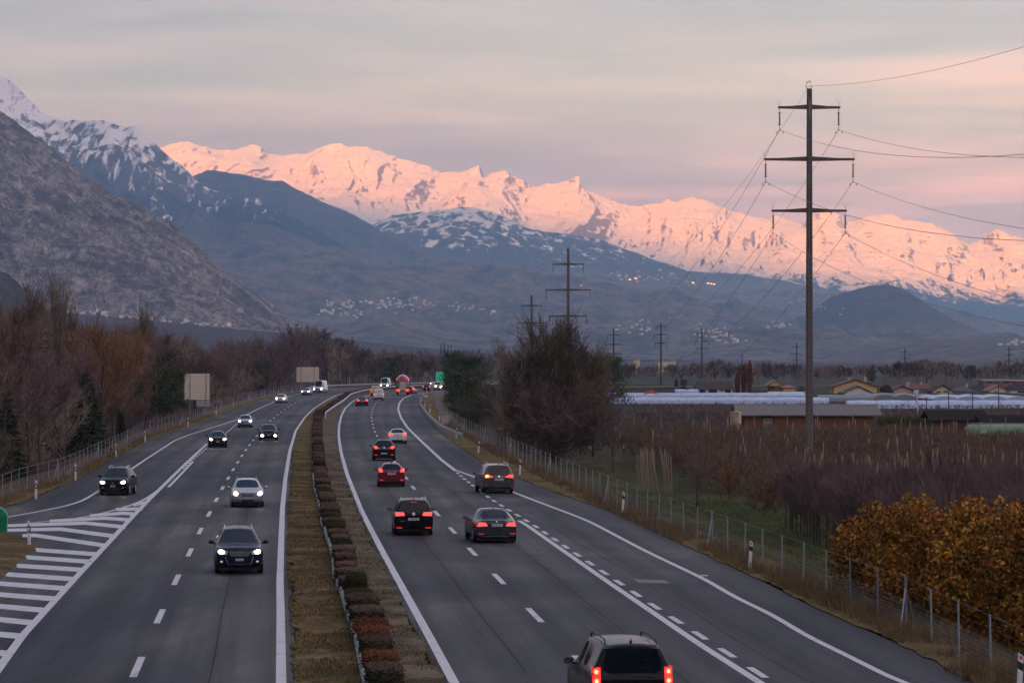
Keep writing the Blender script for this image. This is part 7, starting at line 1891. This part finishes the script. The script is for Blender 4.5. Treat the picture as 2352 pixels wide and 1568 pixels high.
# columnar orange cypresses and clipped thuja
def leafy(name, X, Y, g, h, ax, ay, label, mats, n, size, zc=.5, group=None, trunk=True, pw=2.0, lumps=0, seed=1, cat='tree'):
    rg_ = np.random.default_rng(seed); t = empty(name, (X, Y, g), 0, label, cat, group)
    if trunk: MB().tube([(0, 0, -.3), (0, 0, h*.5)], [.10+.03*h/4, .05], 7).build('trunk', BARK, t)
    for mi, (m_, frac) in enumerate(mats):
        k = int(n*frac); u = rg_.normal(size=(k, 3)); u = unit(u); rr = rg_.random(k)**(1/3.5); P = u*rr[:, None]
        if lumps:
            lr = np.random.default_rng(seed+50); lc = unit(lr.normal(size=(lumps, 3)))*.72; li = rg_.integers(0, lumps, k); P = lc[li]*1.0 + u*(rg_.random(k)**.4)[:, None]*.39
        zz = (P[:, 2]+1)/2; taper = 1.0 if lumps else np.sqrt(np.clip(1-np.abs(zz-.42)**pw*1.6, .05, 1)); V, F = leafq(np.stack([P[:, 0]*ax*taper, P[:, 1]*ay*taper, h*(zz*.97+.03) if not lumps else h*(zc+(1-zc)*P[:, 2])], 1), size*(.7+.6*rg_.random(k)), rg_)
        mesh_np('crown' if mi == 0 else 'foliage', V, F, m_, t)
    return t
for px, pt, wd, lb in ((1694, 851, 6, 'shortest and leftmost'), (1708, 838, 6, 'middle'), (1722, 826, 8, 'tallest and rightmost')):
    Y = 800; leafy('cypress_tree', PX(px, Y), Y, FG(0, Y), (HY-pt)/FPX*Y+EYE-FG(0, Y), wd/FPX*Y, wd/FPX*Y, lb + ' of the three rusty orange cypresses', [(LF_RED, 1.0)], 1800, .30, seed=px, trunk=False)
Y = 790; leafy('thuja_bush', PX(2035, Y), Y, FG(0, Y), (HY-883)/FPX*Y+EYE-FG(0, Y), 15/FPX*Y, 1.4, 'brown dome shaped thuja beside the pink house', [(TW_RUST, .5), (GR_PINE, .5)], 2200, .22, seed=3, trunk=False, cat='bush')
def hedge(px0, px1, pyb, pyt, Y, label, m_, n=3000, size=.16):
    x0, x1 = PX(px0, Y), PX(px1, Y); g = FG(0, Y); h = PZ(pyt, Y)-g; rg_ = np.random.default_rng(int(px0)); 
    P = np.stack([(rg_.random(n)-.5)*(x1-x0), (rg_.random(n)-.5)*1.6, h*np.sqrt(rg_.random(n))*(.85+.2*np.sin(rg_.random(n)*9))], 1); V, F = leafq(P, size, rg_)
    o = mesh_np('field_hedge', V, F, m_); o.location = ((x0+x1)/2, Y, g); tag(o, label, 'hedge')
hedge(2016, 2150, 967, 957, 420, 'olive yellow hedge between the barn and the dark sheds', LF_OR2 if False else m_plant('leaves_olive', (.07, .075, .015), (.15, .15, .03)), 5000)

# ---- autumn leaved cherry trees at the right edge
for i, (px, Y, pt, ax, ay, lb, n_) in enumerate(((2030, 120, 1160, 1.9, 1.9, 'leftmost orange leaved tree at the lower right, nearest the bare orchard', 13000), (2140, 113, 1130, 2.1, 1.9, 'tallest orange leaved tree behind the right fence', 15000),
                                            (2270, 108, 1142, 2.0, 1.8, 'orange brown leaved tree third from the left behind the right fence', 14000), (2385, 103, 1150, 1.8, 1.8, 'orange brown leaved tree cut off by the right picture edge', 12000))):
    g = FG(0, Y); leafy('autumn_tree', PX(px, Y), Y, g, ((HY-pt)/FPX*Y+EYE-g)*1.0, ax, ay, lb, [(LF_OR, .45), (LF_OR2, .25), (LF_RED, .18), (LF_GR, .12)], int(n_*1.25), .135, zc=.52, lumps=30, seed=300+i)

# ---- orchard
FT = [tree_proto('fruit_tree', TW_PURP, BARK, 400+i, h=3.8, spread=1.15, base=.5, nl=16, ns=150, nt=1150, r0=.055, tw=.016, tl=.55, up=1.5) for i in range(5)]
FB = [tree_proto('fruit_tree', c, BARK, 410+i, h=3.4, spread=1.2, base=.5, nl=10, ns=60, nt=260, r0=.05, tw=.05, tl=.7, up=.9) for i, c in enumerate([TW_RUST, TW_BROWN])]
def orch_left(Y): return float(np.interp(Y, [100, 128, 170, 217, 260, 300, 365, 560], [17, 16.4, 15.2, 12.8, 12.2, 11.2, 10.2, 14]))
pos = []; rgo = random.Random(31); row = 0.0
X = 11.0
while X < 52:
    Y = 128 + rgo.random()*1.2
    while Y < 192:
        xx = X - (Y-150)*.030
        if orch_left(Y) < xx < (2352-CX)/FPX*Y + 3: pos.append((xx+rgo.gauss(0, .1), Y+rgo.gauss(0, .12)))
        Y += 1.5
    X += 2.7
pos.sort(key=lambda p: p[1])
for i, (x, y) in enumerate(pos[:290]):
    edge = x - orch_left(y) < 2.5
    place(FT[i % 5], x, y, FG(x, y), rgo.uniform(3.2, 3.9), 'bare purplish fruit tree in the near orchard rows behind the fence' if not edge else 'gnarled bare fruit tree on the roadside edge of the near orchard', 'fruit tree', 'near orchard rows' if not edge else 'roadside edge of the near orchard', sxy=rgo.uniform(.9, 1.15))
FTL = tree_proto('fruit_tree', TW_PURP, BARK, 430, h=3.8, spread=1.15, base=.5, nl=8, ns=50, nt=330, r0=.05, tw=.034, tl=.6, up=1.5)
scatter_stuff('orchard_rows', FTL, pos[290:], [rgo.uniform(3.2, 4.1) for _ in pos[290:]], TW_PURP, 'farther rows of bare purplish fruit trees', 'orchard')
pb = []
Y = 193.0
while Y < 368:
    X = orch_left(Y) + rgo.random()*1.0
    while X < (2352-CX)/FPX*Y + 3:
        if not (rgo.random() < .10): pb.append((X + rgo.gauss(0, .25), Y + rgo.gauss(0, .3)))
        X += 1.25
    Y += 3.7
pb = [p for p in pb if not (p[1] > 305 and 2185 < CX + FPX*p[0]/p[1])]
for nm, sel, pr_, m_ in (('brown_orchard_rows', [p for i, p in enumerate(pb) if i % 3], FB[1], m_plant('twigs_orchard', (.15, .105, .078), (.25, .18, .13))), ('rusty_orchard_rows', [p for i, p in enumerate(pb) if i % 3 == 0], FB[0], m_plant('twigs_warm', (.19, .105, .05), (.29, .17, .085)))):
    scatter_stuff(nm, pr_, sel, [rgo.uniform(2.3, 3.0) if p_[1] < 325 else rgo.uniform(2.0, 2.5) for p_ in sel], m_, 'rows of low brownish fruit trees in front of the barn' if 'brown' in nm else 'warm brown fruit tree rows in front of the barn', 'orchard')
pp = [(PX(px+rgo.uniform(-5, 5), y_), y_) for y_ in np.arange(395, 600, 12.0) for px in np.arange(1398, 2380, 11.0) if rgo.random() < .8 and not (px > 1690 and y_ < 420)]
scatter_stuff('bush_rows', FB[1], pp, [rgo.uniform(.8, 1.5) if p_[1] < 500 else rgo.uniform(.6, .9) for p_ in pp], TW_PURP, 'purple brown bush rows in front of the plastic tunnels', 'bushes')
# orchard posts
M_STAKE = mat('stake_wood', (.36, .27, .18), .85, var=.3)
po = MB().tube([(0, 0, -.3), (0, 0, 2.9)], .045, 5).build('wooden_post', M_STAKE); nposts = 0; firstp = True
for i in range(190):
    Y = rgo.uniform(240, 365) if i < 95 else rgo.uniform(188, 212)
    X = rgo.uniform(orch_left(Y) + (0 if i < 95 else 4), (2352-CX)/FPX*Y+1)
    o = po if firstp else po.copy()
    if not firstp: COL.objects.link(o)
    firstp = False
    o.location = (X, Y, FG(X, Y)+(.25 if i < 95 else .65)); o.rotation_euler = (rgo.gauss(0, .03), rgo.gauss(0, .05), 0); s = rgo.uniform(.85, 1.15); o.scale = (1, 1, s)
    tag(o, 'weathered wooden post in the %s orchard rows' % ('far brown' if i < 95 else 'near purplish'), 'wooden post', 'posts of the %s orchard' % ('far' if i < 95 else 'near'))
# leaning bundles of bean poles on the meadow
for b_i, (px, pyb, lb) in enumerate(((1478, 1128, 'left'), (1502, 1132, 'middle'), (1532, 1136, 'right'), (1418, 1062, 'farthest'))):
    x, Y, g = at(px, pyb); t = empty('pole_bundle', (x, Y, g), 0, lb + ' bundle of tall leaning wooden poles on the meadow before the orchard', 'pole bundle'); p = None
    for k in range(11):
        a = rgo.uniform(-.10, .10) - .05*(k-5)/5 - .06; 
        if p is None: p = MB().tube([(0, 0, -.1), (0, 0, 3.0)], .035, 5).build('pole', mat('pale_poles', (.30, .24, .17), .85), t); o = p
        else: o = p.copy(); COL.objects.link(o); o.parent = t
        o.location = ((k-5)*.07, rgo.uniform(-.3, .3), 0); o.rotation_euler = (rgo.uniform(-.05, .05), a, 0); o.scale = (1, 1, rgo.uniform(.85, 1.1))
spec(BT[2], 1600, 215, 1062, 'small gnarled bare tree between pole bundles and orchard', sxy=1.0); spec(BT[0], 1408, 285, 985, 'small bare tree on the meadow right of the big tree', sxy=.8)
for i, (px, pyb) in enumerate(((1432, 1030), (1438, 1028), (1352, 1033), (1358, 1034), (2070, 1395))):
    x, Y, g = at(px, pyb); o = MB().tube([(0, 0, 0), (.05, 0, .5)], .05, 5).build('tree_guard', M_WPOST); o.location = (x, Y, g); tag(o, 'short white tree guard sleeve on the meadow', 'tree guard', 'white tree guards')

# ---- median hedge, clipped shrubs one behind the other
def hedge_proto(seed, mats, top):
    rg_ = np.random.default_rng(seed); t = empty('clipped_shrub'); PARK.append(t); t['h'] = 1.0
    n = 1900; u = rg_.random((n, 3))*2-1; f = rg_.integers(0, 5, n); ax = np.array([.37, .95])
    P = np.stack([u[:, 0]*ax[0], u[:, 1]*ax[1], .5+.5*u[:, 2]], 1); P[f == 0, 0] = -ax[0]; P[f == 1, 0] = ax[0]; P[f == 2, 1] = -ax[1]; P[f >= 3, 2] = 1.0
    rr = np.sqrt((P[:, 0]/ax[0])**2+(P[:, 1]/ax[1])**2); P[:, 2] *= 1-.16*np.clip(rr-.6, 0, 1)**1.5; P += rg_.normal(size=(n, 3))*.035
    P[:, :2] *= (1-.12*np.clip(np.abs(P[:, 2]-.6)-.3, 0, 1))[:, None]
    side = f < 3
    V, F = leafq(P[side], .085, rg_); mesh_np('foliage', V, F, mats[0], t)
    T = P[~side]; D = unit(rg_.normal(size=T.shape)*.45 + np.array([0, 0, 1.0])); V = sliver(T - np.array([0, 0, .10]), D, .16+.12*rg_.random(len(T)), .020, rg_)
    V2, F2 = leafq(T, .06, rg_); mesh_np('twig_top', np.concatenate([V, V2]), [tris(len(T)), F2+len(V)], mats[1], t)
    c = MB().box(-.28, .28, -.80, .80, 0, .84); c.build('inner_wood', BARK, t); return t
HB = m_plant('hedge_brown', (.030, .022, .016), (.070, .045, .030)); HO = m_plant('hedge_olive', (.022, .026, .010), (.055, .055, .020)); HT = m_plant('hedge_lit_twigs', (.12, .080, .056), (.21, .145, .105)); HR = m_plant('hedge_rust', (.12, .042, .018), (.21, .085, .035)); HT2 = m_plant('hedge_lit_twigs_olive', (.055, .05, .022), (.11, .09, .04))  # tops coloured lighter than sides, as light from above would leave them
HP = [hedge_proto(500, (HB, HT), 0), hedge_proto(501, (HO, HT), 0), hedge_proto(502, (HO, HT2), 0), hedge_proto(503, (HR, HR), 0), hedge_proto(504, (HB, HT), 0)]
HPL = ['brown', 'dark green sided brown topped', 'olive', 'rust coloured', 'dark brown']
Y = 84.0; i = 0; rgh = random.Random(3)
while Y < 905 and i < 300:
    x = float(HEDGE_C(Y)); s_ = float(HEDGE_C(Y+2)-HEDGE_C(Y-2))/4
    k = rgh.choice([0, 0, 4, 1, 1, 2]) if Y > 105 else rgh.choice([0, 1, 2, 3, 3]); 
    if Y > 420: k = rgh.choice([0, 4])
    src = HP[k]
    if not src.get('used'): o = src; src['used'] = 1
    else: o = copy_tree(src)
    sh = rgh.uniform(.85, 1.12); ln = rgh.uniform(.85, 1.2)
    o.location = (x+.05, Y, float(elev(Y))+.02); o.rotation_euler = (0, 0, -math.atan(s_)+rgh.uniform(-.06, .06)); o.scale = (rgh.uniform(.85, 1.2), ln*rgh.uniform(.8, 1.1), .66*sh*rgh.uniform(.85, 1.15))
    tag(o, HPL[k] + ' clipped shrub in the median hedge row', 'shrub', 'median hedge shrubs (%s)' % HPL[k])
    Y += (rgh.uniform(3.4, 4.6) if Y < 130 else (rgh.uniform(4.2, 6.0) if Y < 300 else rgh.uniform(2.6, 3.4))); i += 1

# ---- dry grass along fences, island and median rims
def tufts():
    rg_ = np.random.default_rng(60); Ps = []; Hs = []
    def strip(fn, a, b, y0, y1, n, h0, h1, gfn):
        y = y0*(y1/y0)**rg_.random(n); x = fn(y) + a + (b-a)*rg_.random(n); cl = fbm(x*.9, y*.35, 8, 3); keep = cl > .40
        x, y = x[keep], y[keep]; Ps.append(np.stack([x, y, gfn(x, y)], 1)); Hs.append(h0+(h1-h0)*rg_.random(len(x))*np.clip((cl[keep]-.38)*4, .2, 1))
    lvl = lambda x, y: elev(y) - .02
    strip(FEN_R, -1.0, 1.0, 84, 420, 30000, .25, .75, lvl); strip(RB_EDGE_R, .1, 2.6, 84, 420, 16000, .06, .22, lvl)
    strip(FEN_L, -2.2, 1.0, 150, 460, 22000, .3, .9, lvl); strip(LA_EDGE_L, -2.2, 0, 160, 460, 6000, .06, .2, lvl)
    strip(lambda y: FEN_R(y), 1.0, 4.0, 84, 300, 9000, .15, .5, lambda x, y: elev(y) - .45)
    P = np.concatenate(Ps); Hh = np.concatenate(Hs); D = unit(np.stack([rg_.normal(size=len(P))*.28, rg_.normal(size=len(P))*.28, np.ones(len(P))], 1)); V = sliver(P, D, Hh, .028, rg_)
    tag(mesh_np('dry_grass', V, tris(len(P)), m_plant('straw', (.13, .085, .040), (.27, .19, .10))), 'dry straw coloured grass along the fences and verges', 'grass', kind='stuff')
    Ps.clear(); Hs.clear()
    strip(LA_EDGE_R, -0.12, 2.6, 84, 300, 26000, .05, .13, lambda x, y: elev(y)+.03); strip(RB_EDGE_L, -1.9, .15, 84, 300, 15000, .05, .13, lambda x, y: elev(y)+.03)
    P = np.concatenate(Ps); Hh = np.concatenate(Hs); D = unit(np.stack([rg_.normal(size=len(P))*.5, rg_.normal(size=len(P))*.5, np.ones(len(P))], 1)); V = sliver(P, D, Hh, .03, rg_)
    tag(mesh_np('median_turf', V, tris(len(P)), m_plant('olive_turf', (.07, .052, .018), (.23, .15, .06))), 'olive and tan turf of the median strip', 'grass', kind='stuff')
    Ps.clear(); Hs.clear(); strip(FEN_R, 3.0, 15.0, 100, 340, 26000, .12, .42, lambda x, y: elev(y) - 1.22)
    P = np.concatenate(Ps); Hh = np.concatenate(Hs); D = unit(np.stack([rg_.normal(size=len(P))*.5, rg_.normal(size=len(P))*.5, np.ones(len(P))], 1)); V = sliver(P, D, Hh, .035, rg_)
    tag(mesh_np('meadow_tussocks', V, tris(len(P)), m_plant('tussock', (.075, .065, .022), (.20, .15, .07))), 'dry tussocks on the meadow between fence and orchard', 'grass', kind='stuff')
    n = 9000; y = 95*(150/95)**rg_.random(n); x = FEN_R(y) + 1.5 + 8*rg_.random(n); V, F = leafq(np.stack([x, y, elev(y)-1.12+.12*rg_.random(n)], 1), .10, rg_)
    tag(mesh_np('fallen_leaves', V, F, LF_RED), 'fallen rusty leaves under the orange trees', 'leaves', kind='stuff')
tufts()
prune()
